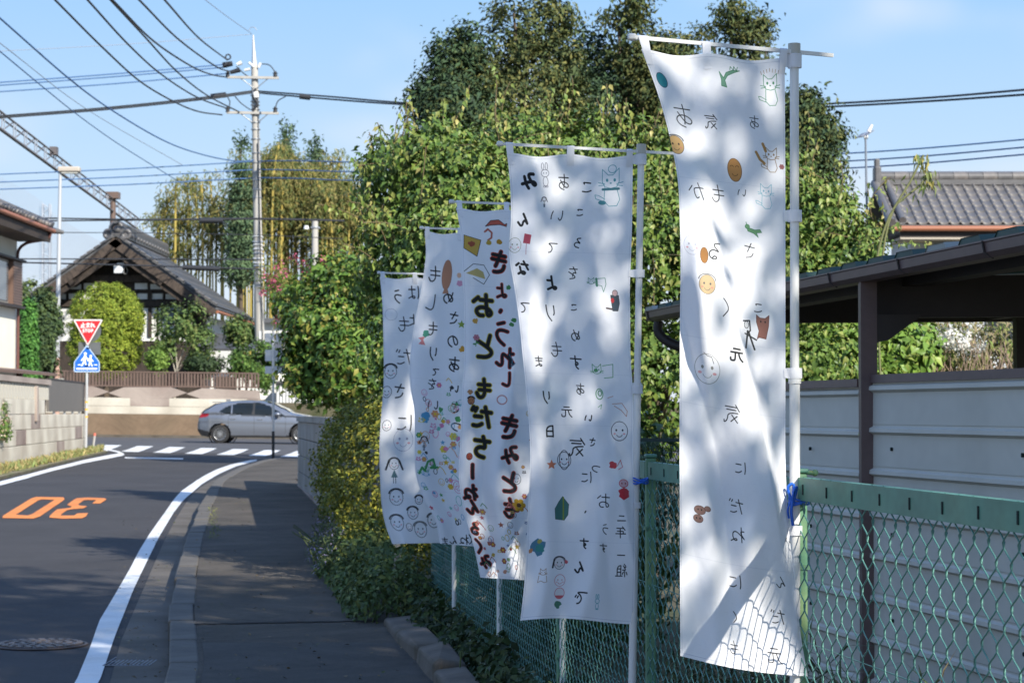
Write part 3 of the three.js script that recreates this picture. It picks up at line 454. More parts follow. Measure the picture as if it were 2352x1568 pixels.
banner({
  D: 7.42, poleX: [1473, 1452], top: 343, bottom: 1590, joint: 893, dTop: 0.15, dMid: 0.13, dBot: 0.1,
  L: [[1164.7, 350], [1170.7, 415], [1176, 479], [1169, 549], [1169, 609], [1179.5, 648], [1191.8, 732], [1198.8, 802], [1205, 861], [1215, 974], [1219, 1064], [1212, 1177], [1207.6, 1312], [1195, 1425]],
  R: [[1454, 357], [1452, 521], [1447, 662], [1449, 858], [1455, 906], [1453, 1042], [1458, 1087], [1458, 1154], [1459, 1312], [1455, 1427]],
  sag: (u, v) => 8 * Math.sin(Math.PI * 2 * u) ** 2 * smooth(0.1, 0, v) - 6 * Math.sin(Math.PI * u * 1.5) * smooth(0.9, 1, v),
  folds: (u, v) => 0.03 * bump(u, 0.14 + 0.06 * Math.sin(v * 9), 0.1) + 0.028 * bump(u, 0.55 + 0.15 * v, 0.13) * smooth(0.25, 0.6, v) + 0.05 * smooth(0.45, 0.8, v) * crease(u, lerp(0.72, 0.95, (v - 0.45) / 0.35), 0.25, 0.05) * smooth(1, 0.85, v) + 0.03 * smooth(0.6, 1, v) * bump(u - (0.9 - v) * 0.8, 0.6, 0.1) + 0.02 * bump(u, 0.35, 0.12) * smooth(0.3, 0.05, v),
  arm: [[1148, 330], [1562, 353]], loops: [[1161, 1178], [1300, 1317], [1438, 1452]], side: [[366, 24], [628, 18], [894, 20], [1160, 14]],
  label: 'white cloth banner with three columns of writing, a teal cat and a smiling round face',
  draw(t, d) {
    for (const a of [['み', 1215, 412, 40, 7], ['ん', 1203, 505, 32, 5], ['な', 1200, 615, 34, 5], ['て', 1205, 704, 30, 2.4], ['あ', 1295, 418, 36, 2.2], ['い', 1280, 495, 42, 2.2], ['て', 1268, 567, 30, 2.2], ['よ', 1268, 650, 34, 5], ['り', 1264, 718, 40, 2.6], ['も', 1277, 803, 38, 2.2], ['ま', 1238, 830, 26, 2.2], ['り', 1255, 912, 30, 3], ['日', 1263, 990, 28, 3.4], ['こ', 1348, 428, 34, 2.8], ['こ', 1332, 487, 22, 2.4], ['ろ', 1327, 557, 26, 2.4], ['を', 1317, 627, 30, 2.2], ['こ', 1318, 705, 20, 2.2], ['め', 1322, 770, 28, 2.4], ['す', 1323, 832, 32, 3], ['あ', 1333, 893, 28, 2], ['い', 1352, 960, 24, 2.6], ['さ', 1361, 1015, 20, 2.4], ['つ', 1368, 1075, 26, 2.2], ['お', 1387, 1150, 36, 2.2], ['う', 1390, 1215, 26, 2], ['す', 1386, 1258, 20, 2], ['元', 1302, 945, 28, 2.4], ['気', 1327, 1028, 44, 3], ['に', 1348, 1095, 30, 2.4], ['・', 1345, 1175, 30, 3], ['す', 1342, 1248, 24, 3], ['ん', 1332, 1303, 28, 4], ['で', 1335, 1372, 34, 3], ['二', 1428, 1190, 22, 2.2], ['年', 1426, 1222, 26, 2.2], ['一', 1427, 1275, 20, 2.2], ['組', 1428, 1310, 30, 2.2]]) t(...a);
    d(1403, 430, (c) => { DR.cat(c, 0, 0, 46, '#4a97a2'); DR.oval(c, 4, -42, 9, 9, null, '#4a97a2', 1.4); DR.line(c, [-18, 4, 18, 2], '#3f7580', 6); DR.oval(c, -20, 36, 9, 5, '#4f8f98'); });
    d(1252, 393, (c) => DR.rabbit(c, 0, 0, 22, '#7a7a84')); d(1250, 458, (c) => DR.girl(c, 0, 0, 10, '#5a5a64', '#aaa'));
    d(1212, 548, (c) => { DR.line(c, [-8, -12, 8, -9, 6, 12, -10, 10], null, 1, '#b04a5a'); DR.line(c, [-2, 10, -3, 36], '#b06a72', 1.2); });
    d(1182, 563, (c) => DR.face(c, 0, 0, 17, null, '#8f917c', null, 1));
    d(1370, 648, (c) => { DR.cat(c, -12, 4, 16, '#64907c', null, false); DR.line(c, [-2, -8, 20, -10, 22, 4, 16, 22, 12, 8, -2, 6], '#64907c', 1.4); DR.line(c, [0, -8, 1, 8], '#4f8a70', 5); });
    d(1411, 690, (c) => { DR.line(c, [-8, -12, 10, -12, 12, 6, 8, 24, -4, 24, -6, 8], K, 1, '#46525c'); DR.oval(c, 2, -17, 6, 7, '#c9a8a8', '#555', 1); DR.oval(c, -4, 0, 4, 6, RED); DR.line(c, [-6, 20, -18, 18], '#5a4a48', 4); });
    d(1383, 852, (c) => { DR.cat(c, -12, 6, 24, '#5c9a6a', null, false); DR.line(c, [2, -12, 26, -16, 24, 14, 4, 16], '#5c9a6a', 1.6); DR.blot(c, -14, -2, 5, '#5c9a6a'); });
    d(1377, 905, (c) => { DR.oval(c, 0, 0, 8, 12, null, '#5c9a6a', 2); DR.oval(c, 1, -2, 4, 6, null, '#5c9a6a', 2); DR.line(c, [-4, 30, 4, 24, 2, 34], '#5c9a6a', 1.4); });
    d(1425, 940, (c) => { DR.line(c, [-18, -12, 4, -14, 16, 4, 14, 16, 2, 2, -14, -8], '#c28a72', 1.4); DR.line(c, [-28, -26, -16, -30], '#c28a72', 1.4); });
    d(1423, 990, (c) => DR.face(c, 0, 0, 22, null, '#36363c', null, 1.5)); d(1296, 1056, (c) => { DR.face(c, 0, 0, 18, null, '#36363c', null, 1.4); DR.oval(c, 0, 0, 11, 22, null, '#36363c', 1.6); });
    d(1267, 1067, (c) => DR.star(c, 0, 0, 12, '#cf7a5a'));
    d(1412, 1068, (c) => { DR.blot(c, -4, 0, 9, '#d04a50'); DR.line(c, [6, 2, 14, -12, 18, 4, 8, 10], '#d8767a', 1.6); });
    d(1433, 1120, (c) => { DR.blot(c, 0, 14, 14, '#d23a44'); DR.oval(c, 0, -10, 10, 9, '#e6b8bc', '#d23a44', 1.4); DR.oval(c, -4, -10, 1.4, 2, '#a33'); DR.oval(c, 4, -10, 1.4, 2, '#a33'); });
    d(1291, 1168, (c) => { DR.line(c, [0, -28, 15, -10, 14, 14, 6, 26, -14, 24, -16, 0, -8, -16], '#2a4a44', 1.2, '#42726c'); DR.line(c, [2, -26, 4, 24], '#8a9a3a', 3); });
    d(1235, 1255, (c) => { DR.blot(c, 0, 0, 20, '#4f7f94'); DR.blot(c, 6, 4, 10, '#3f8a82'); DR.blot(c, -16, 10, 6, '#c9885a'); DR.blot(c, 4, -12, 6, '#a8a050'); });
    d(1285, 1293, (c) => { DR.face(c, 0, 0, 14, '#e6e2e2', '#444', '#2a2a30'); DR.line(c, [-12, -8, -15, 10], '#2a2a30', 4); DR.blot(c, 16, -3, 5, '#cf5a60'); });
    d(1247, 1320, (c) => { DR.cat(c, 0, 0, 16, '#a88a72', null, false); DR.line(c, [-9, 2, -11, 18, -4, 14, 4, 18, 10, 16, 8, 2], '#a88a72', 1.4); });
    d(1286, 1333, (c) => DR.face(c, 0, 0, 14, null, '#d29498', null, 1.4)); d(1285, 1364, (c) => { DR.oval(c, 0, 0, 11, 12, '#e8e2e2', '#d0646a', 1.2); c.beginPath(); c.ellipse(0, 0, 11, 12, 0, 0.4, 2.7); c.fillStyle = '#d0646a'; c.fill(); }); d(1280, 1392, (c) => DR.blot(c, 0, 0, 9, '#4f8068'));
    d(1372, 1380, (c) => DR.rabbit(c, 0, 0, 12, '#7ab4bc'));
  },
});
banner({
  D: 9.27, poleX: [1289, 1293], top: 470, bottom: 1600, joint: 900, dTop: 0.15, dMid: 0.10, dBot: 0.05,
  L: [[1047.5, 477], [1054, 507], [1060, 549], [1061, 595], [1065, 678], [1067, 760], [1066, 830], [1060, 914], [1058, 1005], [1053, 1078], [1057, 1133], [1070, 1188], [1090, 1262], [1103, 1326]],
  R: [[1276, 486], [1278, 700], [1276, 900], [1270, 1100], [1272, 1336]],
  sag: (u, v) => 6 * Math.sin(Math.PI * 2 * u) ** 2 * smooth(0.1, 0, v),
  folds: (u, v) => 0.035 * bump(u, 0.5 + 0.1 * Math.sin(v * 6), 0.12) + 0.03 * bump(u, 0.08, 0.1) + 0.05 * smooth(0.3, 0.8, v) * crease(u, 0.55, 0.3, 0.04),
  arm: [[1037, 463], [1330, 474]], loops: [[1048, 1060], [1156, 1168], [1262, 1276]], side: [[500, 20], [720, 16], [905, 16], [1150, 14]],
  label: 'white cloth banner with bold black letters edged in yellow and red, above crowded small drawings',
  draw(t, d) {
    const Y = '#c9b22e', R2 = '#b8402e';
    for (const a of [['お', 1110, 702, 56, 8.5, K, Y], ['と', 1116, 796, 58, 8.5, K, Y], ['も', 1109, 893, 48, 8, K, Y], ['だ', 1107, 958, 52, 8.5, K, Y], ['ち', 1106, 1026, 52, 8.5, K, Y], ['I', 1085, 1082, 32, 7, K, R2], ['ね', 1080, 1130, 34, 6, K, R2], ['ん', 1086, 1165, 34, 6, K, R2], ['る', 1091, 1213, 30, 5, K, R2], ['く', 1102, 1254, 34, 4.5, K, R2], ['み', 1115, 1288, 28, 4.5, K, R2], ['き', 1146, 602, 52, 7, K, R2], ['よ', 1153, 668, 34, 4, K, R2], ['・', 1150, 714, 30, 7, K, R2], ['う', 1152, 765, 58, 6, K, R2], ['れ', 1160, 822, 46, 6, K, R2], ['し', 1164, 872, 36, 5, K, R2], ['き', 1170, 980, 56, 7, K, R2], ['み', 1172, 1042, 44, 6, K, R2], ['と', 1172, 1108, 50, 7, K, R2], ['も', 1172, 1168, 48, 6.5, K, R2], ['ん', 1230, 650, 50, 7, K, R2], ['な', 1232, 760, 50, 7, K, R2], ['で', 1234, 900, 50, 7, K, R2]]) t(...a);
    d(1138, 510, (c) => DR.line(c, [-24, 6, -10, -6, 8, -6, 20, 4, 26, 2, 24, 8, 10, 4, -10, 4], '#3a2a28', 1.4, '#c4604e')); d(1124, 537, (c) => DR.line(c, [-10, -6, -2, -12, 6, -4, 4, 8, -4, 14], '#b8604e', 4));
    d(1083, 564, (c) => { DR.line(c, [-16, -24, 22, -14, 12, 24, -18, 6], '#3a3428', 1.4, '#c9a44a'); DR.blot(c, 0, -4, 8, '#a0503a'); }); d(1096, 624, (c) => { DR.line(c, [-30, 0, -8, -18, 16, -16, 28, 6, 14, 28, -10, 14], '#33332f', 1.4); DR.line(c, [-26, 4, 0, -8, 14, 0, 18, 16], null, 1, '#c4b070'); });
    for (const [x, y, col] of [[1092, 737, '#d2a04a'], [1123, 556, '#b99a3a'], [1147, 556, '#b98a2a'], [1080, 900, '#c08a5a']]) d(x, y, (c) => DR.blot(c, 0, 0, 7, col));
    d(1094, 775, (c) => DR.flower(c, 0, 0, 5, '#c07a86', '#b05a6a', '#4c8a4c')); d(1082, 920, (c) => DR.face(c, 0, 0, 9, '#b57a52', K, K)); d(1078, 1048, (c) => DR.face(c, 0, 0, 8, '#b0503a', K)); d(1153, 918, (c) => DR.oval(c, 0, 0, 11, 10, null, '#cf9a92', 3));
    d(1186, 1100, (c) => DR.face(c, 0, 0, 12, null, '#3a3a3a')); d(1192, 1160, (c) => DR.flower(c, 0, 0, 10, '#d0a024', '#4a3020'));
    for (const [x, y] of [[1175, 745], [1180, 735], [1168, 660]]) d(x, y, (c) => DR.blot(c, 0, 0, 6, '#4c8a4c')); d(1175, 830, (c) => DR.line(c, [-6, -16, 2, -4, 0, 12, 8, 4], '#3a6a80', 2));
    d(1150, 1240, (c) => DR.doodles(c, -60, -80, 40, 84, 46, ['#c06a70', '#c08a70', '#7a9a6a', '#6a7a9a', '#a8604a', '#5a5a5a', '#c9a84a', '#9a4a3a']));
    d(1220, 1100, (c) => DR.doodles(c, -20, -200, 50, 220, 40, ['#c06a70', '#c08a70', '#7a9a6a', '#6a7a9a', '#a8604a', '#5a5a5a', '#c9a84a']));
  },
});
banner({
  D: 11.15, poleX: [1146, 1147], top: 527, bottom: 1500, joint: 905, dTop: 0.15, dMid: 0.1, dBot: 0.04,
  L: [[974.8, 530], [977.5, 554], [978, 584], [973, 628], [965, 678], [951, 746], [941, 815], [940, 850], [943, 895], [953, 950], [952, 1024], [952, 1071], [960, 1119], [980, 1159], [1000, 1195], [1010, 1248]],
  R: [[1134, 540], [1133, 800], [1130, 1000], [1130, 1258]],
  sag: (u, v) => 5 * Math.sin(Math.PI * 2 * u) ** 2 * smooth(0.1, 0, v),
  folds: (u, v) => 0.05 * smooth(0.15, 0.5, v) * bump(u, 0.12, 0.16) + 0.03 * bump(u, 0.6, 0.15) + 0.02 * Math.sin(u * 9 + v * 3) * v,
  arm: [[968, 523], [1190, 531]], loops: [[976, 986], [1050, 1061], [1122, 1133]], side: [[552, 16], [730, 13], [905, 13], [1100, 12]],
  label: 'white cloth banner with handwriting and a brown fish, bright coloured doodles over its lower half',
  draw(t, d) {
    for (const a of [['も', 997, 630, 40, 2.8], ['し', 990, 695, 42, 2.6], ['も', 992, 755, 34, 2.6], ['り', 994, 812, 32, 2.8], ['て', 1000, 853, 20, 2.4], ['を', 993, 882, 26, 2.2], ['い', 995, 930, 36, 2.4], ['め', 1030, 682, 32, 3], ['さ', 1042, 730, 30, 3], ['の', 1040, 782, 34, 3], ['あ', 1043, 836, 36, 3.2], ['い', 1044, 893, 28, 2.8], ['さ', 1047, 935, 28, 2.8], ['つ', 1046, 978, 32, 2.8], ['ね', 1066, 1240, 24, 2.4], ['ん', 1042, 1242, 22, 2.4], ['ま', 1022, 1243, 20, 2], ['く', 1082, 1240, 24, 2.4]]) t(...a);
    d(1026, 635, (c) => { DR.oval(c, 0, -4, 11, 34, '#b98468', '#a06a50', 1); DR.line(c, [-2, 26, -6, 40, 8, 38, 4, 26], null, 1, '#b98468'); });
    d(1046, 640, (c) => { DR.blot(c, 10, 10, 8, '#e0a0b8'); DR.blot(c, 8, -8, 6, '#e6b898'); });
    d(970, 780, (c) => { DR.line(c, [-10, -4, 6, -8, 2, 0, 8, 12, -8, 10, -2, 2], null, 1, '#e08a88'); DR.blot(c, 6, -14, 8, '#4f9a80'); }); d(1060, 745, (c) => DR.star(c, 0, 0, 10, '#8aa040')); d(1062, 802, (c) => DR.blot(c, 0, 0, 8, '#d0983a'));
    const cols = ['#d86a9a', '#e08ab0', '#4f9a5a', '#e0b43a', '#5aa0c8', '#e09a6a', '#d25a6a', '#7ac0b0', '#e6d050', '#3a3a3a'];
    d(1015, 1060, (c) => { DR.doodles(c, -55, -130, 60, 130, 26, cols.slice(0, 9), 1.7); DR.doodles(c, -55, -140, 60, 140, 80, cols); }); d(1030, 900, (c) => DR.doodles(c, -60, -40, 90, 30, 14, cols));
    d(985, 1068, (c) => DR.line(c, [-24, 20, -16, 6, -10, 14, -2, -8, 10, -14, 14, 0, 4, 6, 20, 4], '#4f9a5a', 5)); d(974, 1010, (c) => DR.girl(c, 0, 0, 14, K, '#888')); d(1100, 1000, (c) => DR.doodles(c, -20, -300, 28, 240, 40, cols));
    d(1050, 1200, (c) => DR.oval(c, 0, 0, 3, 5, null, K, 2.4));
  },
});
banner({
  D: 13.0, poleX: [1042, 1043], top: 631, bottom: 1420, joint: 915, dTop: 0.15, dMid: 0.12, dBot: 0.1,
  L: [[872, 636], [875, 656], [878.6, 705], [880, 760], [881.4, 861], [880, 895], [874, 968], [871, 1024], [872, 1097], [877, 1170], [887, 1214], [901, 1249]],
  R: [[1030, 638], [1030, 800], [1026, 1000], [1027, 1246]],
  sag: (u, v) => 4 * Math.sin(Math.PI * 2 * u) ** 2 * smooth(0.1, 0, v),
  folds: (u, v) => 0.05 * bump(u, 0.3, 0.2) * v + 0.025 * Math.sin(u * 7 + v * 4) + 0.04 * smooth(0.85, 1, v) * bump(u, 0.2, 0.1),
  arm: [[870, 626], [1075, 632]], loops: [[873, 883], [947, 957], [1018, 1028]], side: [[652, 13], [790, 11], [915, 11], [1080, 11]],
  label: 'white cloth banner with a column of pencil-drawn faces below the writing',
  draw(t, d) {
    for (const a of [['う', 913, 680, 34, 3], ['は', 951, 672, 30, 2.6], ['も', 926, 745, 38, 2.4], ['よ', 950, 735, 28, 2.6], ['だ', 928, 820, 40, 2.6], ['さ', 917, 898, 36, 3], ['に', 930, 970, 44, 3]]) t(...a);
    for (const [x, y, r, h] of [[897, 853, 16, K], [888, 900, 13, null], [888, 977, 12, null], [910, 1142, 18, K], [912, 1200, 17, '#444'], [948, 1178, 14, '#333'], [966, 1216, 16, '#777'], [962, 1148, 10, K], [996, 1195, 16, '#444'], [940, 1210, 8, null]]) d(x, y, (c) => DR.face(c, 0, 0, r, null, '#4a4a52', h, 1.3));
    d(926, 1010, (c) => DR.face(c, 0, 0, 26, null, '#9a9ab0', null, 1)); d(905, 1065, (c) => DR.girl(c, 0, 0, 26, '#2a2a30', '#5a7a80')); d(898, 722, (c) => DR.oval(c, 0, 0, 14, 13, null, '#b8b8c4', 1));
  },
});
// ------------------------------------------------------------------ chain-link fence along the boundary
M.green = mapped(speckle([0.08, 0.22, 0.155], 0.3, { f1: 5, f2: 30, grain: 0.3, size: 512, repeat: 1.3, tint: [1.6, 1.15, 1.0], tintAmp: 0.6 }), 0.5);
M.greenPost = mapped(speckle([0.10, 0.24, 0.14], 0.25, { f1: 5, f2: 30, grain: 0.3, size: 256, repeat: 1.5, tint: [2.4, 1.2, 0.6], tintAmp: 1 }), 0.6);
M.wire = std([0.10, 0.25, 0.215], 0.42, { metalness: 0.15 });
M.slot = std([0.012, 0.02, 0.016], 0.9);
const FX = (D, y) => V3(BX(D) + 0.014, y, -D), FTOP = 1.333;
{
  const D0 = 3.2, D1 = 14.4, t = thing('chain_link_fence', 'green chain-link fence with a flat top rail behind the banners', 'fence', FX(8, 0)), o = FX(8, 0), L = (D, y) => FX(D, y).sub(o);
  const dir = FX(0, 0).sub(FX(1, 0)).normalize(), yaw = Math.atan2(dir.x, dir.z);           // along the fence, towards the camera
  for (const D of [3.74, 5.6, 7.45, 9.3, 11.18, 13.05]) {
    const p = mesh('post', [box(0.034, 1.36, 0.036, 0, 0.66, 0, 0.008)].map((g) => g.rotateY(yaw).translate(L(D, 0).x, 0, L(D, 0).z - 0.01)), M.greenPost, t);
    mesh('cap', box(0.04, 0.012, 0.042, 0, 0, 0, 0.005).rotateY(yaw).translate(L(D, 0).x, 1.347, L(D, 0).z - 0.01), M.green, p);
    for (const y of [0.45, 0.8, 1.1]) mesh('clip', box(0.042, 0.012, 0.044).rotateY(yaw).translate(L(D, 0).x, y, L(D, 0).z - 0.01), M.greenPost, p);
  }
  const seg = [[3.2, 3.74], [3.74, 5.6], [5.6, 7.45], [7.45, 9.3], [9.3, 11.18], [11.18, 13.05], [13.05, 14.4]];
  for (const [a, b] of seg) {
    const dy = a < 5 ? 0 : -0.004, rail = mesh('top_rail', beam(L(a + 0.03, FTOP - 0.031 + dy), L(b - 0.03, FTOP - 0.031 + dy), 0.03, 0.058), M.green, t);
    const n = Math.max(2, Math.round((b - a) / 0.205));
    for (let i = 0; i < n; i++) { const q = L(lerp(a, b, (i + 0.6) / n), FTOP - 0.032 + dy); mesh('slot', box(0.004, 0.026, 0.007).rotateY(yaw).translate(q.x - 0.0155, q.y, q.z), M.slot, rail); }
    if (a > 9) mesh('bottom_rail', beam(L(a + 0.03, 0.27), L(b - 0.03, 0.27), 0.025, 0.045), M.green, t);
  }
  // interlocked zigzag wires
  const p = 0.0405, n = 29, amp = [], mk = (flip) => { const pts = []; for (let i = 0; i <= n; i++) { const s = (i % 2 ? 1 : 0), y = 1.285 - i * 0.0405, k = s ? 1 : -1; pts.push(V3(k * (flip ? -1 : 1) * 0.0028, y + 0.006, (s - 0.5) * p * 0.86), V3(0, y - 0.004, (s - 0.5) * p * 1.08)); } return tube(pts, 0.0019, 118, 5); };
  const ga = mk(false); const len = FX(D0, 0).distanceTo(FX(D1, 0)), count = Math.min(296, Math.floor(len / p));
  for (let i = 0; i < count; i++) {
    const c = FX(D0, 0).lerp(FX(D1, 0), (i + 0.5) * p / len).sub(o), m = mesh('wire', ga, M.wire, t); m.position.copy(c); m.rotation.y = yaw + 0.03 * N3(i * 0.31, 4, 2); m.position.x += 0.006 * N3(i * 0.05, 1, 7) - 0.01; m.position.y += 0.0405 * (i % 2) + 0.004 * N3(i * 0.1, 3, 3);
  }
  // tension wires threaded along the mesh
  for (const y of [0.92, 0.52]) mesh('tension_wire', tube([L(D0, y), L(8, y - 0.01), L(D1, y)], 0.0016, 40, 5), M.wire, t);
}
{ // dark netting fence further back between the plots
  const t = thing('rear_fence', 'dark wire fence behind the green one, half lost in the hedge', 'fence', P(1480, 1100, 12.2)), o = t.position, mat = std([0.012, 0.03, 0.024], 0.7);
  mesh('rail', beam(P(1380, 1008, 12.6).sub(o), P(1640, 1012, 12.0).sub(o), 0.02, 0.02), mat, t);
  const zz = []; for (let i = 0; i < 46; i++) { const a = P(1380 + i * 5.6, 1010, 12.55 - i * 0.012).sub(o); const pts = []; for (let k = 0; k <= 16; k++) pts.push(V3(a.x + (k % 2 ? 0.014 : 0), a.y - 0.02 - k * 0.03, a.z)); mesh('wire', tube(pts, 0.0018, 32, 4), mat, t); }
}
M.tie = std([0.02, 0.13, 0.62], 0.45);
function tie(px, py, D, label, bow) {
  const c = P(px, py, D), t = thing('plastic_tie', label, 'tie', c, 'blue ties on the banner poles'), gs = [];
  for (let k = 0; k < 3; k++) { const pts = []; for (let i = 0; i <= 14; i++) { const a = i / 14 * 2 * Math.PI; pts.push(V3(0.016 + Math.cos(a) * 0.036, (k - 1) * 0.008 + 0.006 * Math.sin(a * 2 + k), Math.sin(a) * 0.03)); } gs.push(tube(pts, 0.0042, 40, 5)); }
  t.scale.setScalar(0.72);
  mesh('band', gs, M.tie, t);
  if (bow) { mesh('loop', [tube([V3(-0.014, 0, 0.034), V3(-0.03, 0.05, 0.045), V3(-0.012, 0.062, 0.045), V3(-0.012, 0.002, 0.036)], 0.0055, 24, 5), tube([V3(-0.014, 0, 0.034), V3(-0.008, 0.04, 0.05), V3(0.002, 0.05, 0.04), V3(-0.008, 0, 0.034)], 0.005, 24, 5)], M.tie, t); mesh('tail', [tube([V3(-0.014, 0, 0.036), V3(-0.018, -0.04, 0.044), V3(-0.012, -0.085, 0.04)], 0.006, 20, 5), tube([V3(-0.02, 0, 0.036), V3(-0.03, -0.03, 0.044), V3(-0.026, -0.06, 0.04)], 0.004, 20, 5)], M.tie, t); }
}
tie(1826, 1150, 5.57, 'blue plastic string knotted in a bow round the pole and fence post', true);
tie(1464, 1104, 7.42, 'short blue tape wrapped round pole and rusty fence post', false);
{ // latch stub on the post
  const c = P(1848, 1088, 5.6), t = thing('fence_latch', 'small green metal latch sticking out of the fence post top', 'latch', c);
  mesh('arm', tube([V3(-0.03, 0, 0), V3(0.0, 0.004, -0.01), V3(0.028, 0.002, -0.02)], 0.006, 20, 8), M.greenPost, t); mesh('knob', new THREE.SphereGeometry(0.009, 10, 8).translate(0.03, 0.002, -0.02), M.greenPost, t);
}

// ------------------------------------------------------------------ steel panel fence and carport behind it
M.panel = mapped(speckle([0.55, 0.525, 0.46], 0.1, { f1: 4, f2: 25, grain: 0.12, size: 512, repeat: 0.6, tint: [0.86, 0.86, 0.84], tintAmp: 0.6 }), 0.55);
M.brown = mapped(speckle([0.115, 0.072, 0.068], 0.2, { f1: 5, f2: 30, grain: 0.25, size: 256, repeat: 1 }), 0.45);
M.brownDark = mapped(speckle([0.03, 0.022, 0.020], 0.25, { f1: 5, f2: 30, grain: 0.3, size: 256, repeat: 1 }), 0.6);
const WX = (D, y) => V3(1.518 + 0.2036 * (9.5 - D), y, -D);            // face of the panel fence
{
  const t = thing('panel_fence', 'grey ribbed steel panel fence under the carport eave', 'fence', WX(9.5, 0)), o = WX(9.5, 0), L = (D, y, off = 0) => WX(D, y).add(V3(0.98 * off, 0, 0.2 * off)).sub(o);
  const rowH = 0.179, bays = [[4.9, 7.2], [7.2, 9.44], [9.5, 11.6]];
  const prof = [[0, 0], [0.006, 0.0], [0.014, -0.016], [0.030, -0.018], [0.042, 0.002], [rowH - 0.004, 0.0], [rowH + 0.008, 0.006]];   // raised rib along the top of each plank
  bays.forEach(([a, b], k) => {
    const dx = k === 2 ? 0.012 : 0, top = k === 2 ? 1.605 : 1.62;
    for (let i = 0; i < 9; i++) {
      const y = top - i * rowH, gs = [];
      for (let q = 1; q < prof.length; q++) { const [y0, x0] = prof[q - 1], [y1, x1] = prof[q]; gs.push(ribbon([L(a, y - y0, x0 + dx), L(b - 0.03, y - y0, x0 + dx)], [L(a, y - y1, x1 + dx), L(b - 0.03, y - y1, x1 + dx)])); }
      const pl = mesh('plank', gs, M.panel, t);
      if (i % 2 === 1) for (const f of [0.30, 0.86]) { const q = L(lerp(a, b, f), y - 0.1, -0.002); mesh('bolt', new THREE.CylinderGeometry(0.008, 0.008, 0.012, 8).rotateZ(Math.PI / 2).translate(q.x, q.y, q.z), M.slot, pl); }
    }
    mesh('top_cap', beam(L(a, top + 0.018, 0.01), L(b, top + 0.018, 0.01), 0.045, 0.035), M.brown, t);
  });
  for (const D of [7.2, 11.6]) mesh('post', beam(L(D, -0.1, 0.02), L(D, 1.64, 0.02), 0.05, 0.05), M.brown, t);
  mesh('post', [box(0.05, 1.7, 0.05, 0, 0.78, 0.0)].map((g) => g.translate(L(9.5, 0).x + 0.04, 0, -0.06)), M.brown, t);
}
const GX = (D, y) => V3(1.77 - 0.158 * (D - 7.5), y, -D);              // gutter line
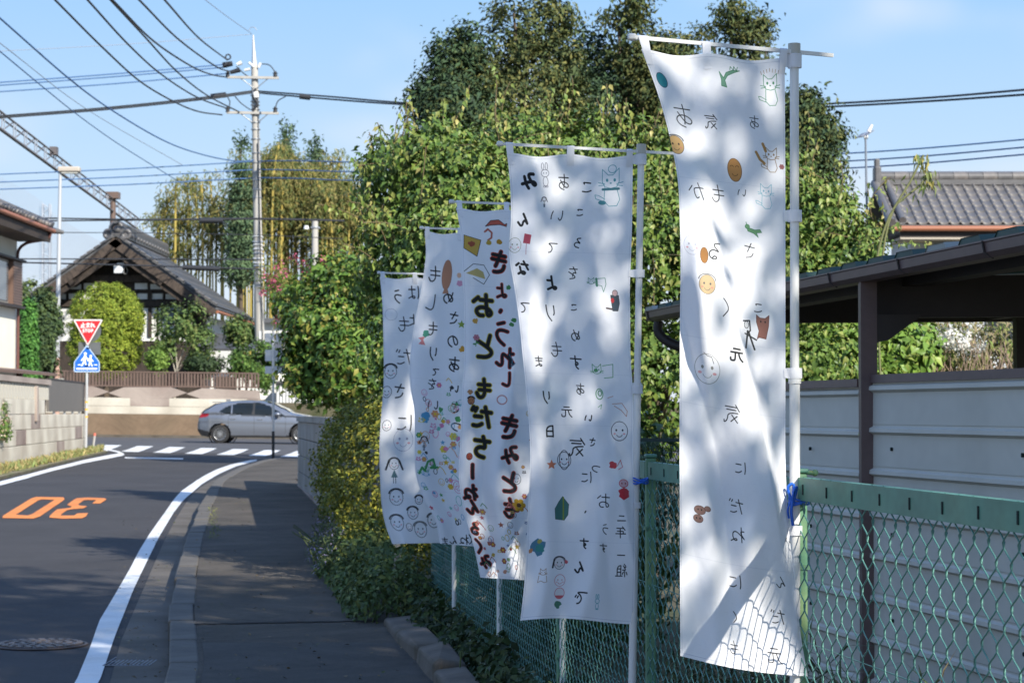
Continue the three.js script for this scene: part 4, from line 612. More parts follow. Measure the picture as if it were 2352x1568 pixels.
{
  const t = thing('carport', 'dark brown steel carport with folded-plate roof and box gutter', 'carport', GX(9.5, 0)), o = GX(9.5, 0), L = (D, y, off = 0) => GX(D, y).add(V3(0.988 * off, 0.0, -0.156 * off * -1)).sub(o);
  const yG = 2.10, Da = 4.6, Db = 13.45;
  // gutter trough: front face, bottom, lip
  const sec = [[0.0, 0.02], [-0.010, 0.018], [-0.010, 0.012], [-0.005, 0.008], [0.0, -0.026], [0.02, -0.045], [0.09, -0.045], [0.1, 0.02]], gs = [];
  for (let i = 1; i < sec.length; i++) gs.push(ribbon([L(Da, yG + sec[i - 1][1], sec[i - 1][0]), L(Db, yG + sec[i - 1][1], sec[i - 1][0])], [L(Da, yG + sec[i][1], sec[i][0]), L(Db, yG + sec[i][1], sec[i][0])]));
  gs.push(beam(L(Db, yG - 0.012, 0.0), L(Db, yG - 0.012, 0.1), 0.01, 0.06));
  const gut = mesh('gutter', gs, M.brown, t);
  for (let D = Da + 0.5; D < Db; D += 0.92) mesh('bracket', [beam(L(D, yG + 0.015, -0.012), L(D, yG - 0.026, -0.004), 0.014, 0.005), beam(L(D, yG - 0.026, -0.004), L(D, yG - 0.049, 0.03), 0.014, 0.005)], M.brownDark, gut);
  mesh('downpipe', [tube([L(Db - 0.12, yG - 0.05, 0.05), L(Db - 0.12, yG - 0.12, 0.05), L(Db - 0.15, yG - 0.2, 0.15), L(Db - 0.2, yG - 0.22, 0.35)], 0.03, 24, 10)], M.brownDark, gut);
  // folded plate roof: trapezoid ribs run back from the gutter and rise
  const rise = 0.045, Wd = 4.6, ribW = 0.36, plate = mapped(speckle([0.035, 0.075, 0.062], 0.3, { f1: 5, f2: 30, grain: 0.4, size: 256, repeat: 1, tint: [1.8, 1.6, 1.5], tintAmp: 0.6 }), 0.6);
  const clear = new THREE.MeshPhysicalMaterial({ color: lin(0.42, 0.46, 0.08), roughness: 0.9, transmission: 0.55, thickness: 0, side: THREE.DoubleSide });
  let i = 0;
  for (let D = Da; D < Db - 0.2; D += ribW, i++) {
    const q = [[0, 0], [0.10, 0], [0.14, 0.036], [0.32, 0.036], [ribW, 0]], gg = [], rear = [], isClear = i >= 12 && i % 2 === 0, We = isClear ? 1.5 : Wd;
    for (let k = 1; k < q.length; k++) { const A = q[k - 1], B = q[k]; gg.push(ribbon([L(D + A[0], yG + 0.012 + A[1], 0.02), L(D + B[0], yG + 0.012 + B[1], 0.02)], [L(D + A[0], yG + 0.012 + A[1] + rise * We, We), L(D + B[0], yG + 0.012 + B[1] + rise * We, We)])); if (isClear) rear.push(ribbon([L(D + A[0], yG + 0.012 + A[1] + rise * We, We), L(D + B[0], yG + 0.012 + B[1] + rise * We, We)], [L(D + A[0], yG + 0.012 + A[1] + rise * Wd, Wd), L(D + B[0], yG + 0.012 + B[1] + rise * Wd, Wd)])); }
    gg.push(ribbon([L(D + 0.10, yG + 0.013, 0.024), L(D + ribW, yG + 0.013, 0.024)], [L(D + 0.14, yG + 0.048, 0.024), L(D + 0.32, yG + 0.048, 0.024)]));
    if (isClear) mesh('roof_light', rear, clear, t);
        mesh('roof_plate', gg, i % 7 === 3 ? std([0.30, 0.31, 0.28], 0.6) : plate, t);
  }
  // frame: front beam under the gutter, cross beams, posts, knee braces
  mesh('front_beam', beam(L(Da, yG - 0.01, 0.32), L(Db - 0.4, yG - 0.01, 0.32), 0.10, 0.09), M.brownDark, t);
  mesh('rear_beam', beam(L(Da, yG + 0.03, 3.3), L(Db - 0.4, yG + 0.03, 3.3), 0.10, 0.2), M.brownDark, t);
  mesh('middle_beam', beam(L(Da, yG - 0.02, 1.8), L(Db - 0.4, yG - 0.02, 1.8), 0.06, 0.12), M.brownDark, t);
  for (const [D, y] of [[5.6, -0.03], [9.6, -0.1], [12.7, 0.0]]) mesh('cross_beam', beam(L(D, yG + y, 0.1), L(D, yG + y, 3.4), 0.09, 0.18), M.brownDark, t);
  mesh('post', box(0.07, 2.2, 0.07, 1.535 - o.x, 1.0, -9.38 - o.z), M.brown, t);
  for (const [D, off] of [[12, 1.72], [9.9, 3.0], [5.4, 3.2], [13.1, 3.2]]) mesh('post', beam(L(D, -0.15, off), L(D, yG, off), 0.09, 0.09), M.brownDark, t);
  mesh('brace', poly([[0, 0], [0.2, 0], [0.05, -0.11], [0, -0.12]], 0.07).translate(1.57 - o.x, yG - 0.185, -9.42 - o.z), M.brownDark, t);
}
// ------------------------------------------------------------------ tiled house beyond the carport
M.kawara = mapped(speckle([0.155, 0.145, 0.14], 0.3, { f1: 4, f2: 30, grain: 0.4, size: 512, repeat: 0.6, tint: [1.35, 1.25, 1.15], tintAmp: 0.8 }), 0.42);
M.kawara2 = mapped(speckle([0.125, 0.12, 0.12], 0.3, { f1: 4, f2: 30, grain: 0.4, size: 256, repeat: 0.6 }), 0.4);
M.copper = std([0.34, 0.13, 0.07], 0.5);
M.whitewall = mapped(speckle([0.62, 0.63, 0.64], 0.08, { f1: 4, f2: 30, grain: 0.1, size: 256, repeat: 0.4, tint: [0.85, 0.85, 0.85], tintAmp: 0.6 }), 0.85);
function tileGeo(w, d) { // one wavy pan tile, w wide and d long, rounded nose at the eave end
  const n = 8, pos = [], idx = [], f = (s) => s < 0.3 ? 0.048 * Math.sin(Math.PI * s / 0.3) : -0.018 * Math.sin(Math.PI * (s - 0.3) / 0.7);
  for (let j = 0; j <= 2; j++) for (let i = 0; i <= n; i++) { const s = i / n; pos.push(s * w * 1.02, f(s) + (j === 0 ? -0.03 : j === 1 ? 0.028 : 0.0), j === 0 ? 0 : j === 1 ? 0.004 : -d * 1.08); if (i && j) { const k = j * (n + 1) + i; idx.push(k - n - 2, k - 1, k, k - n - 2, k, k - n - 1); } }
  const g = new THREE.BufferGeometry(); g.setAttribute('position', new THREE.Float32BufferAttribute(pos, 3)); g.setIndex(idx); g.computeVertexNormals(); const uv = new Float32Array(pos.length / 3 * 2); for (let i = 0; i < pos.length / 3; i++) { uv[2 * i] = pos[3 * i]; uv[2 * i + 1] = pos[3 * i + 2]; } g.setAttribute('uv', new THREE.BufferAttribute(uv, 2)); return g;
}
{
  const D = 48, a = P(2068, 512, D), o = V3(a.x, 0, -D), t = thing('tiled_house', 'pale house with grey pan-tile roof rising over the carport', 'house', o);
  const s = D / FOCAL, eaveY = a.y, ridge = P(2040, 422, D + 2.1), rise = ridge.y - eaveY, run = 2.1, W2 = 8.5, ang = Math.atan2(rise, run), len = Math.hypot(rise, run);
  const roof = new THREE.Group(); roof.name = 'roof'; t.add(roof);
  mesh('roof_board', box(W2 + 0.1, 0.06, len).rotateX(ang).translate(W2 / 2 - 0.15, eaveY + rise / 2 - 0.08, -run / 2), M.kawara2, roof);
  mesh('rear_slope', box(W2 + 0.1, 0.06, len).rotateX(-ang).translate(W2 / 2 - 0.15, eaveY + rise / 2 - 0.08, -run * 1.5), M.kawara2, roof);
  const cols = 36, rows = 7, w = W2 / cols, d = len / rows, tg = tileGeo(w, d); tg.rotateX(ang);
  for (let i = 0; i < cols; i++) for (let j = 0; j < rows; j++) { const m = mesh('tile', tg, (i * 7 + j * 5) % 6 ? M.kawara : M.kawara2, roof); m.position.set(i * w - 0.12, eaveY + rise * j / rows, -run * j / rows); }
  for (let i = 0; i < 25; i++) mesh('ridge_tile', new THREE.CylinderGeometry(0.13, 0.13, W2 / 25 * 0.97, 8, 1, false).rotateZ(Math.PI / 2).translate((i + 0.5) * W2 / 25 - 0.1, eaveY + rise + 0.16, -run), i % 2 ? M.kawara : M.kawara2, roof);
  mesh('ridge_base', box(W2, 0.16, 0.2, W2 / 2 - 0.1, eaveY + rise + 0.05, -run), M.kawara2, roof);
  mesh('ridge_end', [box(0.16, 0.5, 0.34, -0.15, eaveY + rise + 0.15, -run, 0.05), box(0.12, 0.24, 0.18, -0.15, eaveY + rise + 0.46, -run, 0.04)], M.kawara2, roof);
  mesh('verge', [bar(V3(-0.2, eaveY, 0.02), V3(-0.2, eaveY + rise, -run), 0.11, 0.11, 8), bar(V3(0.06, eaveY + 0.06, 0.02), V3(0.06, eaveY + rise + 0.05, -run), 0.08, 0.08, 8)], M.kawara2, roof);
  mesh('gable', poly([[0, 0], [run, rise], [2 * run, 0]], 0.08).rotateY(Math.PI / 2).translate(0.25, eaveY - 0.1, 0), M.brownDark, t);
  mesh('gutter', bar(V3(-0.2, eaveY - 0.13, 0.1), V3(W2, eaveY - 0.13, 0.1), 0.065, 0.065, 10), M.copper, t);
  mesh('fascia', box(W2, 0.24, 0.05, W2 / 2, eaveY - 0.24, -0.02), M.brownDark, t);
  mesh('soffit', box(W2, 0.04, 0.9, W2 / 2, eaveY - 0.34, -0.42), std([0.45, 0.40, 0.33], 0.8), t);
  mesh('wall', box(W2 - 0.5, eaveY + 0.2, 2.9, W2 / 2 + 0.2, (eaveY - 0.4) / 2, -2.24), M.whitewall, t);
  for (let i = 0; i < 12; i++) mesh('siding_batten', box(0.03, 1.6, 0.02, 0.4 + i * 0.34, eaveY - 1.2, -0.78), M.whitewall, t);
  mesh('awning', [beam(V3(0.1, eaveY - 1.3, -0.6), V3(0.75, eaveY - 0.62, -0.6), 0.06, 0.05), box(6, 0.06, 0.3, 3.7, eaveY - 0.6, -0.65)], std([0.3, 0.32, 0.34], 0.6), t);
  for (const x of [1.6, 3.8]) { const wn = mesh('window', box(1.1, 0.9, 0.05, x + 1, eaveY - 2.4, -0.77), std([0.35, 0.36, 0.37], 0.4, { metalness: 0.4 }), t); mesh('pane', box(1.0, 0.8, 0.02, x + 1, eaveY - 2.4, -0.74), std([0.02, 0.025, 0.03], 0.1), wn); }
  const aN = P(1991, 470, D + 2), tv = thing('television_antenna', 'thin rooftop aerial with slanted element bar and white box', 'antenna', V3(aN.x, 0, aN.z)), L = (px, py) => P(px, py, D + 2).sub(tv.position), al = std([0.5, 0.5, 0.52], 0.4, { metalness: 0.5 }), wh = std([0.75, 0.75, 0.75], 0.5);
  mesh('mast', bar(L(1995, 640), L(1989, 316), 0.03, 0.025, 8), std([0.2, 0.23, 0.28], 0.5), tv);
  const bm = mesh('boom', bar(L(1971, 320).add(V3(0, 0, 0.5)), L(2002, 297).add(V3(0, 0, -0.5)), 0.02, 0.02, 8), al, tv);
  for (let i = 0; i < 9; i++) { const c = L(1971, 320).add(V3(0, 0, 0.5)).lerp(L(2002, 297).add(V3(0, 0, -0.5)), i / 8); mesh('element', bar(c.clone().add(V3(-0.12, -0.02, -0.16)), c.clone().add(V3(0.12, 0.02, 0.16)), 0.01, 0.01, 5), al, bm); }
  mesh('reflector', [bar(L(1996, 302), L(2004, 286), 0.05, 0.03, 8), bar(L(1985, 314), L(1994, 314), 0.05, 0.05, 8)], wh, tv);
}
// ------------------------------------------------------------------ junction: retaining wall, railing, raised yard
M.block = mapped(speckle([0.60, 0.56, 0.47], 0.16, { f1: 4, f2: 30, grain: 0.3, size: 512, repeat: 0.35, tint: [0.6, 0.55, 0.52], tintAmp: 0.9 }), 0.9);
M.blockTop = mapped(speckle([0.36, 0.30, 0.26], 0.2, { f1: 4, f2: 30, grain: 0.3, size: 512, repeat: 0.35, tint: [0.5, 0.42, 0.42], tintAmp: 1 }), 0.9);
M.stained = mapped(speckle([0.16, 0.115, 0.075], 0.35, { f1: 4, f2: 24, grain: 0.4, size: 512, repeat: 0.3, tint: [1.6, 1.5, 1.5], tintAmp: 0.5 }), 0.95);
M.railing = mapped(speckle([0.15, 0.10, 0.08], 0.15, { f1: 4, f2: 30, grain: 0.2, size: 256, repeat: 1 }), 0.5);
const WD = 83.6, wy = (px, py) => P(px, py, WD);
{
  const t = thing('retaining_wall', 'long low concrete block wall with stained base along the main road', 'wall', V3(0, 0, -WD)), L = (px, py, dz = 0) => wy(px, py).sub(t.position).add(V3(0, 0, dz));
  // slopes gently down to the right: y offset by px
  const s = (px) => (px - 130) * 0.0125, X0 = -60, X1 = 608;
  const slab = (name, x0, x1, y0, y1, d, mat, inset = 0.02) => { const a = L(x0, y0 + s(x0)), b = L(x1, y0 + s(x1)), c = L(x1, y1 + s(x1)), e = L(x0, y1 + s(x0)); mesh(name, poly([[a.x + inset, a.y - 0.012], [b.x - inset, b.y - 0.012], [c.x - inset, c.y + 0.012], [e.x + inset, e.y + 0.012]], d - 0.02, 0.01).translate(0, 0, -d), mat, t); };
  slab('base', X0 - 60, X1 + 8, 948.5, 1012, 0.3, M.stained, 0);
  mesh('gutter_kerb', beam(L(X0 - 60, 1003 + s(X0), 0.3), L(X1 + 120, 1003 + s(X1), 0.3), 0.5, 0.22), M.concrete, t);
  for (let i = 0; i < 8; i++) { const w = 89.5, x = X0 + i * w; slab('block', x, Math.min(X1, x + w), 930.5, 948.5, 0.26, M.block, 0.008); slab('block', x + (i ? 0 : 0), Math.min(X1 - 3, x + w), 911, 930.5, 0.24, i % 3 === 1 ? M.blockTop : M.block, 0.008); }
  for (let i = 0; i < 4; i++) { // coping slabs with pointed ends
    const x0 = 248 - 179 + 179 * (i - 1), x1 = Math.min(X1 - 12, x0 + 179), a = L(x0, 888 + s(x0)), c = L(x1, 911 + s(x1)), n = 0.6, mid = (a.y + c.y) / 2;
    const last = i === 3; mesh('coping_slab', poly([[a.x, mid], [a.x + n, c.y + 0.01], [last ? c.x : c.x - n, c.y + 0.01], [c.x, last ? c.y : mid], [last ? c.x - 0.05 : c.x - n, a.y - (last ? 0.1 : 0)], [a.x + n, a.y]], 0.2, 0.01).translate(0, 0, -0.22), M.blockTop, t);
  }
  struct('raised_yard', box(80, 1.55, 60, -24, 1.05, -WD - 30.4), M.soil);
}
{
  const t = thing('slat_railing', 'brown metal railing with upright slats on the concrete wall', 'railing', V3(0, 0, -WD)), L = (px, py) => wy(px, py).sub(t.position).add(V3(0, 0, -0.12)), s = (px) => (px - 130) * 0.0125, X0 = 138, X1 = 592;
  mesh('top_rail', beam(L(X0, 851.5 + s(X0)), L(X1, 851.5 + s(X1)), 0.06, 0.05), M.railing, t); mesh('bottom_rail', beam(L(X0, 884 + s(X0)), L(X1, 884 + s(X1)), 0.06, 0.05), M.railing, t);
  for (let i = 0; i <= 62; i++) { const x = lerp(X0, X1, i / 62), a = L(x, 852.5 + s(x)), b = L(x, 883 + s(x)), wide = i % 10 === 0; mesh(wide ? 'post' : 'slat', box(wide ? 0.09 : 0.068, a.y - b.y, wide ? 0.05 : 0.025, a.x, (a.y + b.y) / 2, a.z), M.railing, t); }
}
// ------------------------------------------------------------------ farmhouse with gable
M.wood = mapped(texture(256, (u, v) => { const n = 0.7 + 0.5 * tileN(u, v * 0.2, 24, 3) + 0.3 * (rnd() - 0.5); return [0.052 * n, 0.036 * n, 0.026 * n]; }, 0.7), 0.75);
M.woodLight = mapped(texture(256, (u, v) => { const n = 0.7 + 0.5 * tileN(u, v * 0.2, 24, 3) + 0.3 * (rnd() - 0.5); return [0.085 * n, 0.06 * n, 0.045 * n]; }, 0.7), 0.75);
M.plaster = mapped(speckle([0.78, 0.77, 0.73], 0.05, { f1: 4, f2: 30, grain: 0.08, size: 256, repeat: 0.3, tint: [0.85, 0.84, 0.8], tintAmp: 0.4 }), 0.9);
M.slate = mapped(speckle([0.085, 0.088, 0.095], 0.35, { f1: 5, f2: 40, grain: 0.6, size: 512, repeat: 0.5, tint: [1.5, 1.5, 1.45], tintAmp: 0.7 }), 0.55);
const leafyRidge = [];
{
  const D0 = 91, ap = P(265, 541, D0), ev = P(492, 701, D0), t = thing('farmhouse', 'old gabled farmhouse with slate-grey tiled roof, dark timber frame and white plaster', 'house', V3(ap.x, 0, -D0));
  const yA = ap.y, yE = ev.y, hw = ev.x - ap.x, len = 13.2, ang = Math.atan2(yA - yE, hw), sl = Math.hypot(yA - yE, hw);
  const roof = new THREE.Group(); roof.name = 'roof'; t.add(roof);
  for (const sd of [1, -1]) {
    const tilt = -sd * ang, put = (g, along, up) => g.rotateZ(tilt).translate(sd * (along * Math.cos(ang)) + sd * up * Math.sin(ang), yA - along * Math.sin(ang) + up * Math.cos(ang), 0);
    mesh('slope', put(box(sl + 0.3, 0.09, len, 0, 0, -len / 2), sl / 2 + 0.1, -0.06), M.slate, roof);
    // courses of tiles
    const n = 17; for (let i = 0; i < n; i++) mesh('tile_course', put(box(sl / n * 1.06, 0.045, len + 0.1, 0, 0, -len / 2 + 0.05).rotateZ(sd * 0.07), (i + 0.5) * sl / n + 0.1, 0.03), i % 3 ? M.slate : M.kawara2, roof);
    for (let i = 0; i < 15; i++) { mesh('verge_tile', put(box(0.30, 0.07, 0.36, 0, 0, 0.0, 0.02).rotateZ(sd * 0.08).translate(0, 0, -0.1), (i + 0.5) * sl / 15 + 0.08, 0.085), i % 2 ? M.kawara : M.kawara2, roof); }
    // barge boards, two deep, and the rafters' shadow gap behind
    mesh('barge_board', put(box(sl + 0.25, 0.34, 0.07, 0, 0, 0.04), sl / 2 + 0.08, -0.28), M.woodLight, t);
    mesh('barge_board', put(box(sl + 0.1, 0.3, 0.08, 0, 0, -0.12), sl / 2 + 0.02, -0.56), M.wood, t);
    mesh('purlin', put(box(0.22, 0.26, 1.3, 0, 0, -0.6), sl * 0.52, -0.5), M.wood, t);
    mesh('eave_gutter', put(bar(V3(0, 0, 0), V3(0, 0, -len), 0.07, 0.07, 8), sl + 0.25, -0.15), M.copper, t);
    mesh('soffit', put(box(sl, 0.05, 1.25, 0, 0, -0.64), sl / 2, -0.14), M.woodLight, t);
  }
  // ridge stack with rolled end ornament
  const ridge = mesh('ridge', [box(0.36, 0.5, len - 1.2, 0, yA + 0.24, -len / 2 - 0.4, 0.05)], M.slate, roof);
  for (let i = 0; i < 22; i++) mesh('ridge_cap', new THREE.CylinderGeometry(0.17, 0.17, (len - 1) / 22 * 0.94, 8).rotateX(Math.PI / 2).translate(0, yA + 0.53, -0.9 - (i + 0.5) * (len - 1) / 22), M.kawara2, ridge);
  for (let i = 0; i < 16; i++) for (const sd of [-1, 1]) mesh('ridge_scallop', new THREE.SphereGeometry(0.13, 7, 5).scale(0.5, 0.7, 1).translate(sd * 0.2, yA + 0.2, -1 - (i + 0.5) * (len - 1.2) / 16), M.kawara2, ridge);
  const orn = mesh('ridge_ornament', [new THREE.TorusGeometry(0.24, 0.1, 8, 16).translate(-0.05, yA + 0.33, -0.42), new THREE.TorusGeometry(0.16, 0.09, 8, 14).translate(-0.38, yA + 0.1, -0.4), new THREE.TorusGeometry(0.16, 0.09, 8, 14).translate(0.36, yA + 0.1, -0.4), new THREE.SphereGeometry(0.17, 10, 8).translate(0, yA + 0.3, -0.36), box(0.9, 0.3, 0.24, 0, yA + 0.02, -0.5, 0.06), new THREE.CylinderGeometry(0.1, 0.1, 0.5, 8).rotateX(Math.PI / 2).translate(0, yA + 0.6, -0.3)], M.kawara2, roof);
  mesh('gable_boss', box(0.7, 0.8, 0.06, 0, yA - 0.62, -0.06), M.wood, t);
  // gable wall with timber grid
  const zw = -1.25, yard = 1.82, yW = yE - 0.35, at = (px, py) => P(px, py, D0 + 1.25).sub(t.position);
  mesh('gable_wall', poly([[-hw + 0.6, yard], [hw - 0.6, yard], [hw - 0.6, yW], [0, yA - 0.35], [-hw + 0.6, yW]], 0.1).translate(0, 0, zw - 0.14), M.wood, t);
  const panel = (x0, y0, x1, y1, m = M.plaster) => { const a = at(x0, y0), b = at(x1, y1); mesh('plaster_panel', box(b.x - a.x, a.y - b.y, 0.06, (a.x + b.x) / 2, (a.y + b.y) / 2, zw + 0.0), m, t); };
  for (const sg of [0, 1]) for (const [x0, y0, x1, y1] of [[309, 650, 338, 664], [345, 652, 371, 664], [309, 674, 338, 687], [345, 674, 373, 687], [380, 675, 406, 687], [309, 707, 358, 783], [364, 707, 432, 783]]) { const m = (x) => sg ? 530 - x : x; panel(Math.min(m(x0), m(x1)), y0, Math.max(m(x0), m(x1)), y1); }
  mesh('tie_beam', box(2 * hw - 1.3, 0.26, 0.2, 0, at(0, 697).y, zw + 0.06), M.wood, t); mesh('collar_beam', box(2.9, 0.3, 0.24, 0, at(0, 640).y, zw + 0.08), M.woodLight, t);
  for (const x of [-3.0, -1.8, -0.62, 0.62, 1.25, 3.0]) mesh('gable_post', box(0.16, 2.0, 0.12, x, at(0, 720).y, zw + 0.05), M.wood, t);
  const win = mesh('window', box(1.05, 0.9, 0.08, 2.25, at(0, 722).y, zw + 0.07), M.wood, t); mesh('pane', box(0.92, 0.76, 0.04, 2.25, at(0, 722).y, zw + 0.11), std([0.16, 0.2, 0.24], 0.15), win);
  mesh('side_wall', [box(0.12, yW - yard, len - 2.4, hw - 0.66, (yW + yard) / 2, -len / 2), box(0.12, yW - yard, len - 2.4, -hw + 0.66, (yW + yard) / 2, -len / 2), box(2 * hw - 1.2, yW - yard, 0.12, 0, (yW + yard) / 2, -len + 1)], M.plaster, t);
  const eg = at(492, 720); mesh('corner_post', [box(0.2, yE - yard - 0.2, 0.2, hw - 0.62, (yE + yard) / 2 - 0.1, zw + 0.1)], M.woodLight, t); mesh('lean_to', [box(3.6, 0.1, 2.6, 0, 0, 0).rotateX(0.28).translate(hw + 1.1, at(0, 786).y, zw + 0.4)], M.slate, t); mesh('lean_to_wall', box(3.0, 1.1, 1.6, hw + 1.2, 2.35, zw - 0.4), M.plaster, t);
  mesh('door', box(0.9, 1.5, 0.06, hw + 0.4, 2.2, zw + 0.48), M.wood, t);
  const fl = thing('flood_light', 'small white box lamp fixed below the farmhouse gable peak', 'lamp', P(272, 618, D0 + 0.45)); mesh('housing', box(0.38, 0.36, 0.3, 0, 0, 0, 0.03), std([0.7, 0.72, 0.74], 0.4), fl); mesh('hood', box(0.3, 0.1, 0.34, 0.1, 0.22, 0, 0.02), std([0.6, 0.6, 0.6], 0.4), fl); mesh('bracket', [bar(V3(0, 0.1, -0.15), V3(0, 0.1, -0.9), 0.03), new THREE.TorusGeometry(0.16, 0.015, 6, 14).rotateY(1.2).translate(0.28, -0.05, 0)], std([0.5, 0.5, 0.5], 0.5), fl);
}
// ------------------------------------------------------------------ house and block wall beside the lane
M.stucco = mapped(speckle([0.78, 0.75, 0.64], 0.06, { f1: 4, f2: 40, grain: 0.2, size: 256, repeat: 0.4, tint: [0.88, 0.86, 0.8], tintAmp: 0.4 }), 0.9);
M.shutter = mapped(speckle([0.17, 0.105, 0.08], 0.15, { f1: 4, f2: 30, grain: 0.2, size: 256, repeat: 1 }), 0.5);
{
  const D1 = 63, c = P(111, 527, D1), t = thing('lane_house', 'cream rendered house with deep tiled eave and brown shutter box', 'house', V3(c.x, 0, -D1)), eY = c.y, x0 = P(38, 700, D1).x - c.x, LZ = 14;
  // eave along the lane: soffit, fascia, gutter, tiles
  const roof = new THREE.Group(); roof.name = 'roof'; t.add(roof);
  mesh('roof_slope', box(5, 0.1, LZ + 0.4, -2.5, 0, LZ / 2 + 0.2).rotateZ(-0.42).translate(0, eY + 0.02, 0), M.slate, roof);
  for (let i = 0; i < 30; i++) mesh('eave_tile', [bar(V3(0.06, 0, 0), V3(-0.9, 0.4, 0), 0.085, 0.085, 8), new THREE.SphereGeometry(0.09, 8, 6).translate(0.06, 0, 0), box(0.9, 0.03, 0.3, -0.42, 0.12, 0.17).rotateZ(-0.03)].map((g) => g.translate(0, eY + 0.12, 0.2 + i * 0.46)), i % 2 ? M.kawara : M.kawara2, roof);
  mesh('verge_tiles', [bar(V3(0.1, eY + 0.1, -0.05), V3(-3.4, eY + 1.62, -0.05), 0.13, 0.13, 8), bar(V3(0.05, eY + 0.0, -0.25), V3(0.35, eY - 0.05, -0.4), 0.1, 0.05, 6)], M.kawara2, roof);
  mesh('gutter', bar(V3(0.1, eY - 0.03, -0.2), V3(0.1, eY - 0.03, LZ), 0.07, 0.07, 8), M.copper, roof);
  mesh('soffit', box(-x0, 0.05, LZ + 0.2, x0 / 2, eY - 0.32, LZ / 2), M.woodLight, roof); mesh('fascia', box(0.05, 0.34, LZ + 0.2, 0.0, eY - 0.2, LZ / 2), M.wood, roof); mesh('end_fascia', box(-x0 + 0.1, 0.3, 0.05, x0 / 2, eY - 0.16, -0.02), M.wood, roof);
  mesh('wall', [box(0.2, eY - 0.3, LZ, x0 - 0.1, (eY - 0.3) / 2, LZ / 2 + 0.05), box(6, eY, 0.2, x0 - 3.05, eY / 2, 0.06)], M.stucco, t);
  mesh('gable_end', poly([[0, 0], [-4.6, 2], [-4.6, 0]], 0.12).translate(-0.1, eY - 0.1, 0), M.stucco, t);
  mesh('downpipe', [tube([V3(0.1, eY - 0.06, 0.1), V3(0.0, eY - 0.25, 0.1), V3(x0 * 0.7, eY - 0.42, 0.16), V3(x0 + 0.08, eY - 0.62, 0.2), V3(x0 + 0.08, eY - 1.2, 0.2)], 0.045, 30, 8), bar(V3(x0 + 0.08, eY - 1.2, 0.2), V3(x0 + 0.08, 0.4, 0.2), 0.045, 0.045, 8)], std([0.12, 0.045, 0.035], 0.5), t);
  // shutter box and window on the upper floor
  const sb = P(30, 640, D1).y - 0, st = new THREE.Group(); st.name = 'shutter_box'; t.add(st);
  const yT = P(0, 600, D1 - 1).y, yB = P(0, 700, D1 - 1).y;
  mesh('box_panel', box(0.2, yT - yB, 1.1, x0 + 0.1, (yT + yB) / 2, 0.85), M.shutter, st); for (let i = 0; i < 16; i++) mesh('louvre', box(0.03, 0.045, 1.1, x0 + 0.21, lerp(yB, yT, (i + 0.5) / 16), 0.85), M.shutter, st);
  mesh('box_hood', box(0.34, 0.06, 3.6, x0 + 0.15, yT + 0.04, 2.0), M.brownDark, st); mesh('box_sill', box(0.3, 0.07, 3.6, x0 + 0.14, yB - 0.05, 2.0), M.brownDark, st);
  const wn = mesh('window', box(0.1, yT - yB, 2.2, x0 + 0.04, (yT + yB) / 2, 2.6), std([0.3, 0.28, 0.24], 0.5), t); mesh('pane', box(0.03, yT - yB - 0.16, 2.0, x0 + 0.1, (yT + yB) / 2, 2.6), std([0.10, 0.11, 0.12], 0.12), wn);
  const aw = P(0, 853, D1 - 1).y; mesh('lower_roof', [box(1.25, 0.08, 8, 0, 0, 3.6).rotateZ(-0.12).translate(x0 + 0.5, aw, 0)], M.shutter, t); mesh('lower_wall', box(0.06, aw - 0.9, 5, x0 + 0.03, aw / 2 - 0.05, 3.2), std([0.32, 0.34, 0.36], 0.6), t); mesh('lower_post', [bar(V3(x0 + 0.2, 0.5, 0.3), V3(x0 + 0.2, aw, 0.3), 0.05)], M.brown, t);
}
